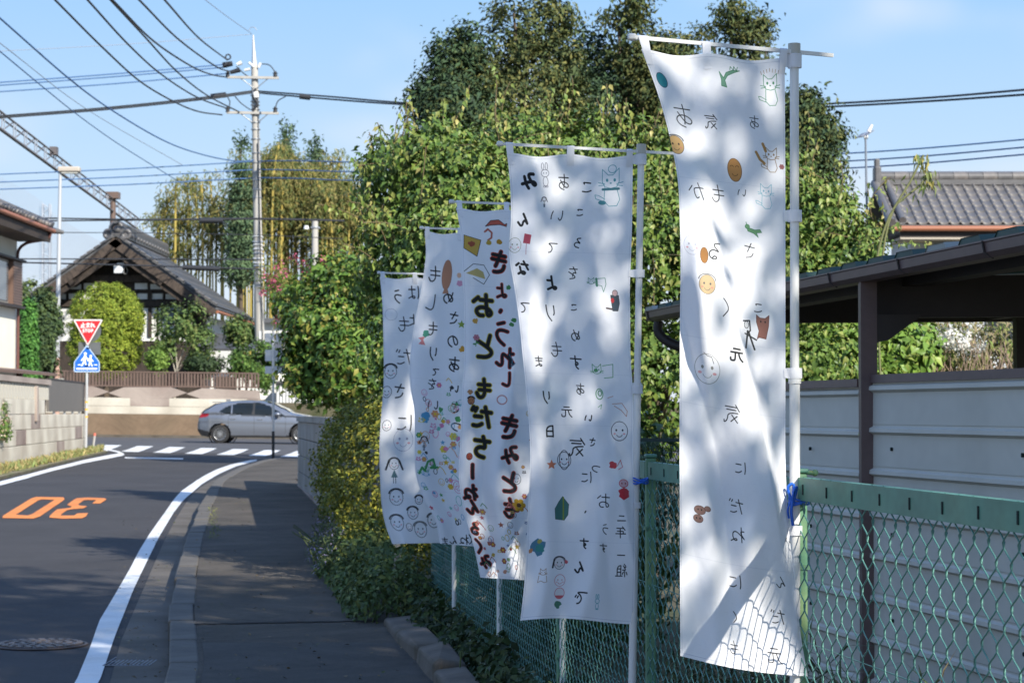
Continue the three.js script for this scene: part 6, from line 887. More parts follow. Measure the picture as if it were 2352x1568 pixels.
// ------------------------------------------------------------------ silver hatchback crossing at the junction
{
  const rearWheel = P(512, 1017, 74), base = V3(rearWheel.x - 0.78, groundY(rearWheel.x, 74), -74), t = thing('hatchback_car', 'silver-grey five-door hatchback driving across the junction', 'car', base);
  const paint = new THREE.MeshPhysicalMaterial({ color: lin(0.21, 0.23, 0.27), metalness: 0.6, roughness: 0.36, clearcoat: 1, clearcoatRoughness: 0.05, side: THREE.DoubleSide });
  const glass = std([0.012, 0.016, 0.018], 0.06), rubber = std([0.02, 0.02, 0.021], 0.85), alloy = std([0.52, 0.52, 0.53], 0.3, { metalness: 0.85 }), trim = std([0.02, 0.02, 0.022], 0.5), chrome = std([0.6, 0.6, 0.62], 0.2, { metalness: 0.9 });
  const LEN = 4.46, curve = (k) => (x) => { for (let i = 1; i < k.length; i++) if (x <= k[i][0]) { const [a, b] = [k[i - 1], k[i]], q = (x - a[0]) / (b[0] - a[0]), s = q * q * (3 - 2 * q); return lerp(a[1], b[1], lerp(q, s, 0.5)); } return k[k.length - 1][1]; };
  const topY = curve([[0, 0.70], [0.04, 0.92], [0.12, 1.04], [0.3, 1.17], [0.62, 1.345], [1.0, 1.425], [1.6, 1.46], [2.1, 1.45], [2.5, 1.38], [2.9, 1.2], [3.22, 1.03], [3.6, 0.965], [4.05, 0.86], [4.3, 0.74], [4.42, 0.6], [4.46, 0.5]]);
  const botY = curve([[0, 0.42], [0.15, 0.26], [0.5, 0.2], [3.9, 0.19], [4.3, 0.22], [4.46, 0.36]]);
  const halfW = curve([[0, 0.62], [0.1, 0.76], [0.4, 0.86], [0.9, 0.895], [2.4, 0.885], [3.6, 0.875], [4.1, 0.80], [4.35, 0.66], [4.46, 0.46]]);
  const belt = curve([[0, 0.98], [0.6, 1.0], [2.5, 0.93], [3.2, 0.90], [4.46, 0.7]]);
  const sideZ = (x, y) => { const w = halfW(x), b = belt(x); if (y <= b) { const f = (y - 0.2) / (b - 0.2); return w * (0.945 + 0.055 * Math.sin(Math.PI * clamp(f * 0.9 + 0.1)) + 0.012 * smooth(0.6, 0.72, f) - 0.02 * smooth(0.8, 1, f)); } return w * (0.985 - 0.30 * smooth(-0.1, 1.1, (y - b) / 0.55)); };
  const wheels = [0.78, 3.48], R = 0.315, arch = 0.375, nx = 190, nt = 44, pos = [], idx = [];
  for (const sd of [1]) for (let i = 0; i <= nx; i++) { const x = LEN * i / nx; for (let j = 0; j <= nt; j++) { const f = j / nt, yT = topY(x), yB = botY(x), edge = Math.min(0.1, (yT - yB) * 0.3); let y, z; if (f < 0.72) { y = lerp(yB, yT - edge, f / 0.72); z = sideZ(x, y); } else { const a = (f - 0.72) / 0.28 * Math.PI / 2, zs = sideZ(x, yT - edge); z = zs * Math.pow(Math.cos(a), 0.75); y = yT - edge + edge * Math.pow(Math.sin(a), 0.8); } pos.push(x, y, z); } }
  const keep = (x, y) => !wheels.some((w) => Math.hypot(x - w, y - R) < arch);
  const within = (p, x, y) => { let ins = false; for (let i = 0, j = p.length - 1; i < p.length; j = i++) if ((p[i][1] > y) !== (p[j][1] > y) && x < (p[j][0] - p[i][0]) * (y - p[i][1]) / (p[j][1] - p[i][1]) + p[i][0]) ins = !ins; return ins; };
  const zones = [['rear_side_window', glass, [[0.74, 1.07], [1.0, 0.985], [1.16, 0.98], [1.16, 1.30], [1.0, 1.24]]], ['rear_door_window', glass, [[1.19, 0.98], [1.86, 0.955], [1.88, 1.37], [1.5, 1.37], [1.19, 1.31]]], ['front_door_window', glass, [[1.95, 0.95], [2.95, 0.925], [2.72, 1.1], [2.42, 1.27], [2.1, 1.37], [1.96, 1.37]]], ['door_pillar', trim, [[1.86, 0.95], [1.95, 0.95], [1.96, 1.37], [1.88, 1.37]]], ['tail_light', std([0.30, 0.012, 0.02], 0.2), [[0.0, 0.84], [0.36, 0.91], [0.42, 1.0], [0.2, 1.01], [0.0, 0.98]]], ['headlight', std([0.7, 0.72, 0.74], 0.1), [[3.95, 0.7], [4.4, 0.58], [4.38, 0.7], [4.0, 0.82]]], ['rear_bumper_trim', trim, [[0.0, 0.3], [0.3, 0.15], [0.42, 0.15], [0.40, 0.4], [0.0, 0.5]]], ['sill', trim, [[1.1, 0.15], [3.12, 0.15], [3.12, 0.26], [1.1, 0.26]]]];
  const lists = zones.map(() => []);
  for (let i = 1; i <= nx; i++) for (let j = 1; j <= nt; j++) { const k = i * (nt + 1) + j, a = k - nt - 2, b = k - 1, c = k, d = k - nt - 1; const cx = (pos[a * 3] + pos[c * 3]) / 2, cy = (pos[a * 3 + 1] + pos[c * 3 + 1]) / 2; if (j > nt * 0.6 || keep(cx, cy)) { const z = j <= nt * 0.86 ? zones.findIndex((q) => within(q[2], cx, cy)) : -1; (z < 0 ? idx : lists[z]).push(a, b, c, a, c, d); } }
  const build = (name, ix, mat) => { const hg = new THREE.BufferGeometry(); hg.setAttribute('position', new THREE.Float32BufferAttribute(pos, 3)); hg.setIndex(ix); hg.computeVertexNormals(); return hg; };
  const halves = (name, ix, mat, sides) => { const r = build(name, ix, mat), l = r.clone(); l.scale(1, 1, -1); l.setIndex(ix.slice().reverse()); l.computeVertexNormals(); if (sides) { mesh(name, r.toNonIndexed(), mat, t); mesh(name, l.toNonIndexed(), mat, t); } else mesh(name, [r, l], mat, t); };
  halves('body', idx, paint, false); zones.forEach((z, i) => halves(z[0], lists[i], z[1], true));
  mesh('underbody', box(4.1, 0.3, 1.3, 2.2, 0.42, 0), trim, t);
  const patch = (name, pts, mat, out = 0.006) => { for (const sd of [1, -1]) { const s = new THREE.ShapeGeometry(new THREE.Shape(pts.map(([x, y]) => new THREE.Vector2(x, y)))), p = s.attributes.position; for (let i = 0; i < p.count; i++) p.setZ(i, sd * (sideZ(p.getX(i), p.getY(i)) + out)); s.computeVertexNormals(); mesh(name, s, mat, t); } };
  for (const [x0, x1] of [[1.06, 1.07], [1.93, 1.938], [2.98, 2.988]]) for (let q = 0; q < 6; q++) patch('door_gap', [[x0, 0.32 + q * 0.1], [x1, 0.32 + q * 0.1], [x1, 0.42 + q * 0.1], [x0, 0.42 + q * 0.1]], trim, 0.003);
  const screen = [[2.30, 1.43], [3.16, 1.055]], wg = []; { const pp = [], ii = []; for (let k = 0; k <= 10; k++) { const x = lerp(2.34, 3.12, k / 10); for (let m = 0; m <= 8; m++) { const z = lerp(-1, 1, m / 8) * sideZ(x, topY(x) - 0.08) * 0.86; pp.push(x, topY(x) + 0.008 - 0.02 * (z * z), z); if (k && m) { const q = k * 9 + m; ii.push(q - 10, q - 1, q, q - 10, q, q - 9); } } } const g = new THREE.BufferGeometry(); g.setAttribute('position', new THREE.Float32BufferAttribute(pp, 3)); g.setIndex(ii); g.computeVertexNormals(); mesh('windscreen', g, std([0.05, 0.09, 0.075], 0.08), t); }
  { const pp = [], ii = []; for (let k = 0; k <= 8; k++) { const x = lerp(0.1, 0.6, k / 8); for (let m = 0; m <= 8; m++) { const z = lerp(-1, 1, m / 8) * sideZ(x, topY(x) - 0.08) * 0.84; pp.push(x - 0.008, topY(x) + 0.006 - 0.02 * z * z, z); if (k && m) { const q = k * 9 + m; ii.push(q - 10, q - 1, q, q - 10, q, q - 9); } } } const g = new THREE.BufferGeometry(); g.setAttribute('position', new THREE.Float32BufferAttribute(pp, 3)); g.setIndex(ii); g.computeVertexNormals(); mesh('rear_window', g, glass, t); }
  mesh('spoiler', box(0.3, 0.03, 1.1, 0.62, 1.385, 0, 0.012).rotateZ(0), paint, t); mesh('roof_aerial', box(0.16, 0.05, 0.03, 0.95, 1.455, 0, 0.01), paint, t);
  for (const [x, y] of [[1.22, 0.83], [2.12, 0.81]]) for (const sd of [1, -1]) mesh('door_handle', box(0.19, 0.035, 0.03, x, y, sd * (sideZ(x, y) + 0.012), 0.01), chrome, t);
  for (const sd of [1, -1]) { const m = mesh('door_mirror', [new THREE.SphereGeometry(0.11, 12, 10).scale(1, 0.68, 0.75).translate(2.72, 0.98, sd * 0.99)], paint, t); mesh('mirror_arm', box(0.08, 0.04, 0.14, 2.72, 0.93, sd * 0.90), trim, m); }
  for (const wx of wheels) for (const sd of [1, -1]) {
    const w = new THREE.Group(); w.name = 'wheel'; w.position.set(wx, R, sd * 0.775); t.add(w);
    mesh('tyre', new THREE.LatheGeometry([[0.2, -0.1], [0.29, -0.1], [0.312, -0.075], [R, -0.03], [R, 0.03], [0.312, 0.075], [0.29, 0.1], [0.2, 0.1]].map(([a, b]) => new THREE.Vector2(a, b)), 36).rotateX(Math.PI / 2), rubber, w);
    const sp = [new THREE.TorusGeometry(0.205, 0.016, 8, 32).translate(0, 0, sd * 0.085), new THREE.CylinderGeometry(0.035, 0.035, 0.03, 12).rotateX(Math.PI / 2).translate(0, 0, sd * 0.075)]; for (let k = 0; k < 16; k++) { const a = k / 16 * 2 * Math.PI, g = box(0.18, 0.016, 0.02, 0.11, 0, sd * 0.07); g.rotateZ(a); sp.push(g); } mesh('rim', sp, alloy, w); mesh('brake_disc', new THREE.CylinderGeometry(0.2, 0.2, 0.02, 24).rotateX(Math.PI / 2).translate(0, 0, sd * 0.02), std([0.05, 0.05, 0.05], 0.6), w);
    mesh('arch_liner', new THREE.CylinderGeometry(arch + 0.012, arch + 0.012, 0.34, 28, 1, true, -Math.PI * 0.5, Math.PI).rotateX(Math.PI / 2).rotateZ(0).translate(wx, R, sd * 0.68), trim, t);
  }
}
// ------------------------------------------------------------------ vegetation
const leafMat = (o = {}) => new THREE.MeshPhysicalMaterial({ color: 0xffffff, roughness: 0.7, specularIntensity: 0.5, transmission: 0.25, thickness: 0, side: THREE.DoubleSide, ...o });
M.leaf = leafMat(); M.gloss = leafMat({ roughness: 0.42, transmission: 0.2 }); M.needle = std(0xffffff, 0.8);
M.bark = mapped(speckle([0.10, 0.075, 0.055], 0.4, { f1: 5, f2: 40, grain: 0.5, size: 256, repeat: 2 }), 0.95);
M.twig = std([0.16, 0.12, 0.06], 0.9);
function leafGeo(w = 0.5, fold = 0.18, droop = 0.25) { // blade along +y, unit length, folded along its midrib
  const p = [0, 0, 0, -w / 2, 0.42, fold * w, 0, 0.45, -0.02, w / 2, 0.42, fold * w, 0, 1, -droop], g = new THREE.BufferGeometry();
  g.setAttribute('position', new THREE.Float32BufferAttribute(p, 3)); g.setIndex([0, 2, 1, 0, 3, 2, 1, 2, 4, 2, 3, 4]); g.computeVertexNormals(); return g;
}
const LG = { broad: leafGeo(0.55, 0.2, 0.25), narrow: leafGeo(0.24, 0.15, 0.4), small: leafGeo(0.6, 0.1, 0.1), needle: leafGeo(0.42, 0.5, 0.2), blade: leafGeo(0.03, 0.2, 0.5) };
const _m = new THREE.Matrix4(), _q = new THREE.Quaternion(), _s = V3(), _x = V3(), _y = V3(), _z = V3();
// items: [x, y, z, nx, ny, nz, size]; leaf blade points along a random tangent, its face towards n
function leaves(name, items, geo, mat, cols, parent, { down = 0.3, jit = 0.65, cv = 0.25, gain = 1.55 } = {}) {
  const im = new THREE.InstancedMesh(geo, mat, items.length), c = new THREE.Color();
  items.forEach(([x, y, z, nx, ny, nz, s], i) => {
    _z.set(nx + rr(-jit, jit), ny + rr(-jit, jit), nz + rr(-jit, jit)).normalize(); _y.set(rr(-1, 1), rr(-1, 1) - down * 2, rr(-1, 1)); _y.addScaledVector(_z, -_y.dot(_z)).normalize(); _x.crossVectors(_y, _z);
    _m.makeBasis(_x.multiplyScalar(s), _y.multiplyScalar(s), _z.multiplyScalar(s)); _m.setPosition(x, y, z); im.setMatrixAt(i, _m);
    const k = cols[Math.floor(Math.pow(rnd(), 1.3) * cols.length)], v = 1 + rr(-cv, cv); c.setRGB(k[0] * v * gain, k[1] * v * gain, k[2] * v * gain); im.setColorAt(i, c);
  });
  im.name = name; im.castShadow = im.receiveShadow = true; im.userData.kind = 'stuff'; parent.add(im); return im;
}
// clumps of leaves over a set of ellipsoids {c, r}; holes follow a noise field
function crownItems(lobes, clumps, per, size, { spread = 0.2, gap = -0.12, freq = 1.6, inner = 0.3, out = 1, seedOff = 0, flat = 1, hang = 0 } = {}) {
  const items = [], area = lobes.map((l) => Math.pow(l.r.x * l.r.y * l.r.z, 2 / 3)), tot = area.reduce((a, b) => a + b, 0);
  lobes.forEach((l, li) => {
    const n = Math.round(clumps * area[li] / tot);
    for (let i = 0; i < n; i++) {
      const u = rr(-1, 1), a = rr(0, 2 * Math.PI), h = Math.sqrt(1 - u * u), d = V3(h * Math.cos(a), u, h * Math.sin(a)), k = 1 - inner * rnd() * rnd() + 0.12 * fbm(d.x * 3 + li, d.y * 3 + seedOff, d.z * 3, 2);
      const c = V3(l.c.x + d.x * l.r.x * k, l.c.y + d.y * l.r.y * k, l.c.z + d.z * l.r.z * k);
      if (N3(c.x * freq + seedOff, c.y * freq, c.z * freq) < gap && rnd() < 0.9) continue;
      let buried = false; for (let q = 0; q < lobes.length; q++) if (q !== li) { const m = lobes[q], e = ((c.x - m.c.x) / m.r.x) ** 2 + ((c.y - m.c.y) / m.r.y) ** 2 + ((c.z - m.c.z) / m.r.z) ** 2; if (e < 0.5) { buried = true; break; } } if (buried) continue;
      const cs = spread * rr(0.6, 1.3);
      for (let j = 0; j < per; j++) { const g = () => (rnd() + rnd() + rnd() - 1.5) * 1.2; items.push([c.x + g() * cs, c.y + g() * cs * flat - hang * rnd() * cs, c.z + g() * cs, d.x * out, d.y * out + 0.35, d.z * out, size * rr(0.5, 1.45)]); }
    }
  });
  return items;
}
const lobe = (px, py, D, rx, ry, rz) => ({ c: P(px, py, D), r: V3(rx * D / FOCAL, ry * D / FOCAL, rz ?? rx * D / FOCAL) });
function local(lobes, o) { return lobes.map((l) => ({ c: l.c.clone().sub(o), r: l.r })); }
function limbs(name, base, lobes, r, mat, parent) { // tapered trunk with limbs to each lobe
  const gs = [], mid = lobes.reduce((a, l) => a.add(l.c), V3()).multiplyScalar(1 / lobes.length), fork = base.clone().lerp(mid, 0.55); fork.x = lerp(base.x, mid.x, 0.35);
  const trunk = mesh(name, bar(base, fork, r, r * 0.7, 9), mat, parent);
  lobes.forEach((l) => { const a = base.clone().lerp(fork, rr(0.7, 1)), m = a.clone().lerp(l.c, 0.5).add(V3(rr(-0.1, 0.1), rr(0, 0.2), rr(-0.1, 0.1))); mesh('limb', [bar(a, m, r * 0.5, r * 0.32, 6), bar(m, l.c, r * 0.32, r * 0.12, 5)], mat, trunk); });
  return trunk;
}
function tree(name, label, cat, lobes, base, o, group) {
  const t = thing(name, label, cat, base, group), ls = local(lobes, base); limbs(o.trunk || 'trunk', V3(0, 0, 0), ls, o.r ?? 0.1, o.bark || M.bark, t);
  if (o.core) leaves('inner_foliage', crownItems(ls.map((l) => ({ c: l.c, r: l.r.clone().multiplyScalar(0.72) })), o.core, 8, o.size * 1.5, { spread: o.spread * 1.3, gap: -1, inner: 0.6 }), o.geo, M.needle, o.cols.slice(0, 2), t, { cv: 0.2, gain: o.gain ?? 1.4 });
  leaves('crown', crownItems(ls, o.clumps, o.per, o.size, o), o.geo, o.mat || M.leaf, o.cols, t, o); return t;
}
const ground = (x, D) => V3(x, groundY(x, D) + 0.02, -D);
// --- hedge trees behind the fence
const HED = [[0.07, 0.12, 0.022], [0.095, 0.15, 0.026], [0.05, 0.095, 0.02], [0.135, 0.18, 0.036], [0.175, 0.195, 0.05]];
const gHed = 'tangled broadleaf trees behind the wire fence';
const hedges = [
  [[lobe(905, 430, 18.5, 85, 120, 0.5), lobe(985, 400, 18.3, 120, 130, 0.6), lobe(900, 600, 18, 90, 150, 0.5), lobe(1010, 620, 17.6, 130, 190, 0.6), lobe(960, 850, 17.4, 130, 190, 0.6), lobe(1080, 520, 17.8, 120, 220, 0.6)], 17.8, 0.0, 'dense tangled tree with ragged edge overhanging the faced banner'],
  [[lobe(1180, 410, 18.6, 130, 150, 0.6), lobe(1300, 405, 18.8, 130, 160, 0.6), lobe(1200, 620, 17.8, 160, 200, 0.6), lobe(1330, 640, 18, 150, 210, 0.6), lobe(1240, 880, 17.6, 180, 180, 0.6)], 18.2, 0.35, 'tall tangled tree with upright yellowing shoots behind the teal cat banner'],
  [[lobe(1430, 420, 19, 120, 150, 0.6), lobe(1560, 440, 19, 140, 165, 0.6), lobe(1480, 620, 18.2, 150, 210, 0.6), lobe(1520, 880, 17.8, 190, 190, 0.6), lobe(1640, 640, 18.4, 130, 200, 0.6)], 18.5, 1.15, 'bushy vine-covered tree between two banners above the carport gutter end'],
  [[lobe(1760, 470, 18.8, 130, 130, 0.6), lobe(1880, 520, 18.6, 100, 110, 0.5), lobe(1780, 700, 18.2, 150, 170, 0.6), lobe(1950, 600, 18.3, 80, 90, 0.45), lobe(1850, 860, 18, 170, 130, 0.6)], 18.4, 2.3, 'sunlit leafy tree beside the tallest banner pole, in front of the tiled house'],
];
hedges.forEach(([ls, D, bx, label], k) => {
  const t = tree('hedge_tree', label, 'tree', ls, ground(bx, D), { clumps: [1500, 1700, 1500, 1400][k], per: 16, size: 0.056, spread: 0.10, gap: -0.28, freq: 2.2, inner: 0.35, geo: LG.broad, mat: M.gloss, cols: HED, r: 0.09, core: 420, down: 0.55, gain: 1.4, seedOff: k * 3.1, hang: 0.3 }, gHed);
  // long shoots with alternate leaves
  const items = [], gs = [], top = ls.slice(0, 4).map((l) => ({ c: l.c.clone().sub(t.position), r: l.r }));
  for (let i = 0; i < 70; i++) {
    const l = top[Math.floor(rnd() * top.length)], a = rr(0, 6.28), h = rr(-0.2, 0.9), q = Math.sqrt(1 - h * h), p0 = V3(l.c.x + q * Math.cos(a) * l.r.x * 0.85, l.c.y + h * l.r.y * 0.9, l.c.z + q * Math.sin(a) * l.r.z * 0.85), up = rnd() < (k === 1 || k === 2 ? 0.7 : 0.45);
    const dir = up ? V3(rr(-0.25, 0.35), 1, rr(-0.2, 0.2)) : V3(rr(-0.9, 0.9), rr(0.1, 0.7), rr(0, 0.9)), len = rr(0.22, 0.62), n = 12, pts = []; dir.normalize();
    for (let j = 0; j <= 4; j++) { const f = j / 4; pts.push(p0.clone().addScaledVector(dir, f * len).add(V3(0.04 * N3(i, f * 2, 1), -(up ? 0.02 : 0.22) * f * f * len, 0.03 * N3(i, f, 9)))); }
    gs.push(new THREE.TubeGeometry(new THREE.CatmullRomCurve3(pts), 8, 0.004, 4)); const cv = new THREE.CatmullRomCurve3(pts);
    for (let j = 2; j <= n * 1.6; j++) { const p = cv.getPoint(j / (n * 1.6)); items.push([p.x + rr(-0.025, 0.025), p.y + rr(-0.02, 0.02), p.z + rr(-0.025, 0.025), rr(-0.5, 0.9), 0.5, rr(0, 1), rr(0.04, 0.075)]); }
  }
  mesh('shoots', gs, M.twig, t).userData.kind = 'stuff'; leaves('shoot_leaves', items, LG.broad, M.gloss, [[0.16, 0.20, 0.05], [0.20, 0.225, 0.06], [0.11, 0.165, 0.035], [0.26, 0.235, 0.075]], t, { down: 0.8, gain: 1.3 });
});
{ // lower growth seen under the carport roof
  const a = [lobe(1900, 850, 18.4, 110, 130, 0.5), lobe(2040, 830, 18.8, 120, 110, 0.5), lobe(1980, 980, 18.4, 160, 120, 0.5)];
  tree('shrub', 'broad-leaved shrub seen under the carport roof beside its post', 'shrub', a, ground(2.9, 18.5), { clumps: 800, per: 14, size: 0.085, spread: 0.1, gap: -0.4, inner: 0.3, geo: LG.broad, mat: M.gloss, cols: [[0.10, 0.17, 0.03], [0.13, 0.20, 0.035], [0.08, 0.14, 0.025], [0.17, 0.215, 0.05]], r: 0.05, core: 200 }, null);
  const b = [lobe(2180, 840, 19.2, 110, 110, 0.5), lobe(2310, 850, 19.2, 110, 110, 0.5)];
  const t = tree('dry_shrub', 'brownish half-dry shrub with white blossom heads behind the panel fence', 'shrub', b, ground(4.1, 19.2), { clumps: 420, per: 14, size: 0.075, spread: 0.12, gap: -0.3, inner: 0.4, geo: LG.narrow, cols: [[0.12, 0.13, 0.04], [0.17, 0.15, 0.075], [0.10, 0.14, 0.03], [0.22, 0.17, 0.10]], r: 0.05, core: 160, down: 0.9 });
  const fl = crownItems(local([lobe(2190, 775, 18.6, 38, 22, 0.1), lobe(2230, 800, 18.6, 26, 14, 0.1)], t.position), 26, 20, 0.035, { spread: 0.05, gap: -1 }); leaves('blossom', fl, LG.small, M.leaf, [[0.75, 0.74, 0.7], [0.68, 0.66, 0.6]], t, { gain: 1 });
  const tw = []; for (let i = 0; i < 90; i++) { const p = P(rr(2120, 2352), rr(770, 860), rr(18.4, 18.9)).sub(t.position); tw.push(tube([p, p.clone().add(V3(rr(-0.1, 0.1), rr(-0.1, -0.3), 0.05)), p.clone().add(V3(rr(-0.2, 0.2), rr(-0.3, -0.6), 0.0))], 0.004, 8, 4)); } mesh('dry_twigs', tw, std([0.25, 0.18, 0.13], 0.9), t).userData.kind = 'stuff';
  const sp = thing('sapling', 'lone thin sapling with drooping leaf tufts rising over the carport', 'sapling', ground(2.85, 16)), L = (px, py) => P(px, py, 16).sub(sp.position), it = [];
  for (const [pts, n] of [[[[2020, 760], [2045, 500], [2090, 420], [2114, 372], [2122, 356]], 16], [[[2000, 720], [2052, 480], [2110, 430], [2130, 408], [2136, 396]], 14]]) { const c = new THREE.CatmullRomCurve3([V3(rr(-0.05, 0.05), 0, 0), ...pts.map((q) => L(...q))]); mesh('stem', new THREE.TubeGeometry(c, 30, 0.009, 5), std([0.16, 0.17, 0.07], 0.8), sp); for (let i = 0; i < n * 2; i++) { const p = c.getPoint(rr(0.9, 1)); it.push([p.x + rr(-0.06, 0.06), p.y + rr(-0.09, 0.03), p.z + rr(-0.05, 0.05), rr(-1, 1), 0.4, rr(-0.2, 1), rr(0.06, 0.1)]); } for (let i = 0; i < 9; i++) { const p = c.getPoint(rr(0.45, 0.9)); it.push([p.x + rr(-0.09, 0.09), p.y + rr(-0.09, 0.03), p.z + rr(-0.05, 0.05), rr(-1, 1), 0.4, rr(-0.2, 1), rr(0.05, 0.08)]); } }
  leaves('leaf_tufts', it, LG.narrow, M.leaf, [[0.13, 0.16, 0.05], [0.10, 0.14, 0.035], [0.22, 0.19, 0.05]], sp, { down: 1.2 });
}
// --- tall conifers behind
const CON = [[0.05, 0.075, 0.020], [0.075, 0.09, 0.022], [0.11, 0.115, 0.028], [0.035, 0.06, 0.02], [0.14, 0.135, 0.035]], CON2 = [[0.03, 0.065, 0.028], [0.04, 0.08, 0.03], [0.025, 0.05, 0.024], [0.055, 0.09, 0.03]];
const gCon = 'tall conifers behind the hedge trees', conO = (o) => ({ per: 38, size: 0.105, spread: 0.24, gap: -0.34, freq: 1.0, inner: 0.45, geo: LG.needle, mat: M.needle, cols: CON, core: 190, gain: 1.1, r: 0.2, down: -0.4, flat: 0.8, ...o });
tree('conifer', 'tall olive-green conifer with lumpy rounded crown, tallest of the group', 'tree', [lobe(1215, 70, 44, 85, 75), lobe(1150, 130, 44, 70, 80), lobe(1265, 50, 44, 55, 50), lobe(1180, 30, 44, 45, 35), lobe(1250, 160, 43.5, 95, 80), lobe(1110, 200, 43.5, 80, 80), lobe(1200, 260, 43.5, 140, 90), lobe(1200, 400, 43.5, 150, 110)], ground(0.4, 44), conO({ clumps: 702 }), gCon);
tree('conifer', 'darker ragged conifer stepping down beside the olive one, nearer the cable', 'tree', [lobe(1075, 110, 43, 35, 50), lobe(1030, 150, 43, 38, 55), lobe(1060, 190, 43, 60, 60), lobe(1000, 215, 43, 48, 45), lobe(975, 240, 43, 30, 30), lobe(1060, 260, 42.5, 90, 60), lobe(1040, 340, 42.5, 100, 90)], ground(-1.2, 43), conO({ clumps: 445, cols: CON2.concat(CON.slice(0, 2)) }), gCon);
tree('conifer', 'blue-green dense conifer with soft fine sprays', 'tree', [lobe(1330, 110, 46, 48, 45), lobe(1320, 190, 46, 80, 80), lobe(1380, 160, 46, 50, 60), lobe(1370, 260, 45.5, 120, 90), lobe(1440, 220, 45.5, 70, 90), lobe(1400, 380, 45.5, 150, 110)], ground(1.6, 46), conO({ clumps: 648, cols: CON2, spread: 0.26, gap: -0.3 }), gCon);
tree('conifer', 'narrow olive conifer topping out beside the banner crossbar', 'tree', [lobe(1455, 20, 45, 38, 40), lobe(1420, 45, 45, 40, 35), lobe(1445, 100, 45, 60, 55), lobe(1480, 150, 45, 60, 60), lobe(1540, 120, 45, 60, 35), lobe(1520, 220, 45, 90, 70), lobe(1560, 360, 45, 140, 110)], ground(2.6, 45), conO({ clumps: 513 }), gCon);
tree('conifer', 'open layered pine with gaps between its branches behind the tallest banner', 'tree', [lobe(1680, 40, 50, 42, 30), lobe(1740, 55, 50, 34, 18), lobe(1640, 85, 50, 40, 22), lobe(1710, 100, 50, 60, 28), lobe(1760, 110, 50, 34, 14), lobe(1680, 10, 50, 30, 24), lobe(1700, 160, 50, 80, 40), lobe(1690, 260, 50, 100, 70)], ground(5.2, 50), conO({ clumps: 351, gap: -0.05, cols: CON }), gCon);
tree('conifer', 'rounded dark conifer standing clear beside the tallest banner pole', 'tree', [lobe(1850, 260, 42, 48, 50), lobe(1875, 320, 42, 52, 60), lobe(1860, 400, 42, 72, 70), lobe(1830, 330, 42, 60, 90), lobe(1890, 390, 42, 44, 50), lobe(1860, 500, 42, 60, 80)], ground(5.8, 42), conO({ clumps: 486, gap: -0.35, cols: CON.slice(0, 4).concat(CON2) }), gCon);
// --- bamboo and spires at the back
{
  const BAM = [[0.17, 0.165, 0.045], [0.22, 0.195, 0.06], [0.12, 0.14, 0.035], [0.26, 0.215, 0.075], [0.08, 0.11, 0.03], [0.06, 0.09, 0.028]], culm = std([0.40, 0.31, 0.07], 0.6), gB = 'clumps of golden bamboo behind the farmhouse';
  const lab = ['sparse airy golden bamboo clump behind the farmhouse roof ridge', 'thick golden bamboo clump just behind the utility pole', 'golden-brown bamboo clump between the two poles', 'olive bamboo clump beside the short pole'];
  [[340, 545, 112, 24, [400, 560]], [545, 665, 109, 26, [330, 470]], [640, 760, 111, 24, [360, 480]], [735, 840, 108, 22, [400, 520]]].forEach(([x0, x1, D0, n, [t0, t1]], k) => {
    const o = ground(P((x0 + x1) / 2, 850, D0).x, D0), t = thing('bamboo_clump', lab[k], 'bamboo', o, gB), it = [];
    for (let i = 0; i < n; i++) {
      const px = lerp(x0, x1, (i + rr(0.1, 0.9)) / n), D = D0 + rr(-2, 2), ty = rr(t0, t1) + (k === 0 ? 60 * Math.abs((px - 450) / 100) ** 2 * 0.5 : 0), lean = rr(-22, 22), a = P(px, 850, D).sub(o), b = P(px + lean * 0.2, lerp(850, ty, 0.6), D).sub(o), c = P(px + lean * 0.6, lerp(850, ty, 0.9), D).sub(o), e = P(px + lean * 1.3, ty, D).sub(o), cv = new THREE.CatmullRomCurve3([a, b, c, e]);
      mesh('culm', new THREE.TubeGeometry(cv, 16, rr(0.045, 0.075), 6), culm, t);
      const m = k === 0 ? 30 : 46; for (let j = 0; j < m; j++) { const f = lerp(k === 0 ? 0.45 : 0.3, 1.02, Math.pow(rnd(), 0.75)), p = cv.getPoint(Math.min(1, f)), w = 0.25 + 0.95 * Math.sin(Math.PI * clamp(1.12 - f)) , an = rr(0, 6.28), cx = p.x + Math.cos(an) * w * rnd(), cz = p.z + Math.sin(an) * w * rnd(), cy = p.y + rr(-0.2, 0.35); for (let q = 0; q < 11; q++) it.push([cx + rr(-0.28, 0.28), cy + rr(-0.2, 0.2), cz + rr(-0.28, 0.28), rr(-0.5, 0.9), 0.6, rr(0, 1), rr(0.16, 0.34)]); }
    }
    leaves('foliage', it, LG.narrow, M.leaf, BAM, t, { down: 0.5, gain: 1.15 });
  });
  const SP = [[0.035, 0.065, 0.03], [0.05, 0.085, 0.035], [0.07, 0.10, 0.045]], gS = 'pointed conifers behind the bamboo'; const spire = (px, y0, y1, w, D, label, gap = -0.25) => { const ls = []; for (let i = 0; i < 6; i++) { const f = i / 5; ls.push(lobe(px, lerp(y0 + 12, y1, f), D, lerp(w * 0.12, w * 0.5, f), lerp(18, 34, f))); } tree('spire_conifer', label, 'tree', ls, ground(P(px, 900, D).x, D), { clumps: 190, per: 30, size: 0.2, spread: 0.36, gap, freq: 0.7, inner: 0.5, geo: LG.needle, mat: M.needle, cols: SP, r: 0.2 }, gS); };
  spire(553, 320, 620, 74, 104, 'dark blunt columnar conifer beside the utility pole', -0.4); spire(655, 286, 480, 70, 116, 'slender pointed conifer with layered tip behind the bamboo'); spire(722, 318, 470, 70, 118, 'pale thin pointed conifer beyond the bamboo', -0.02);
}
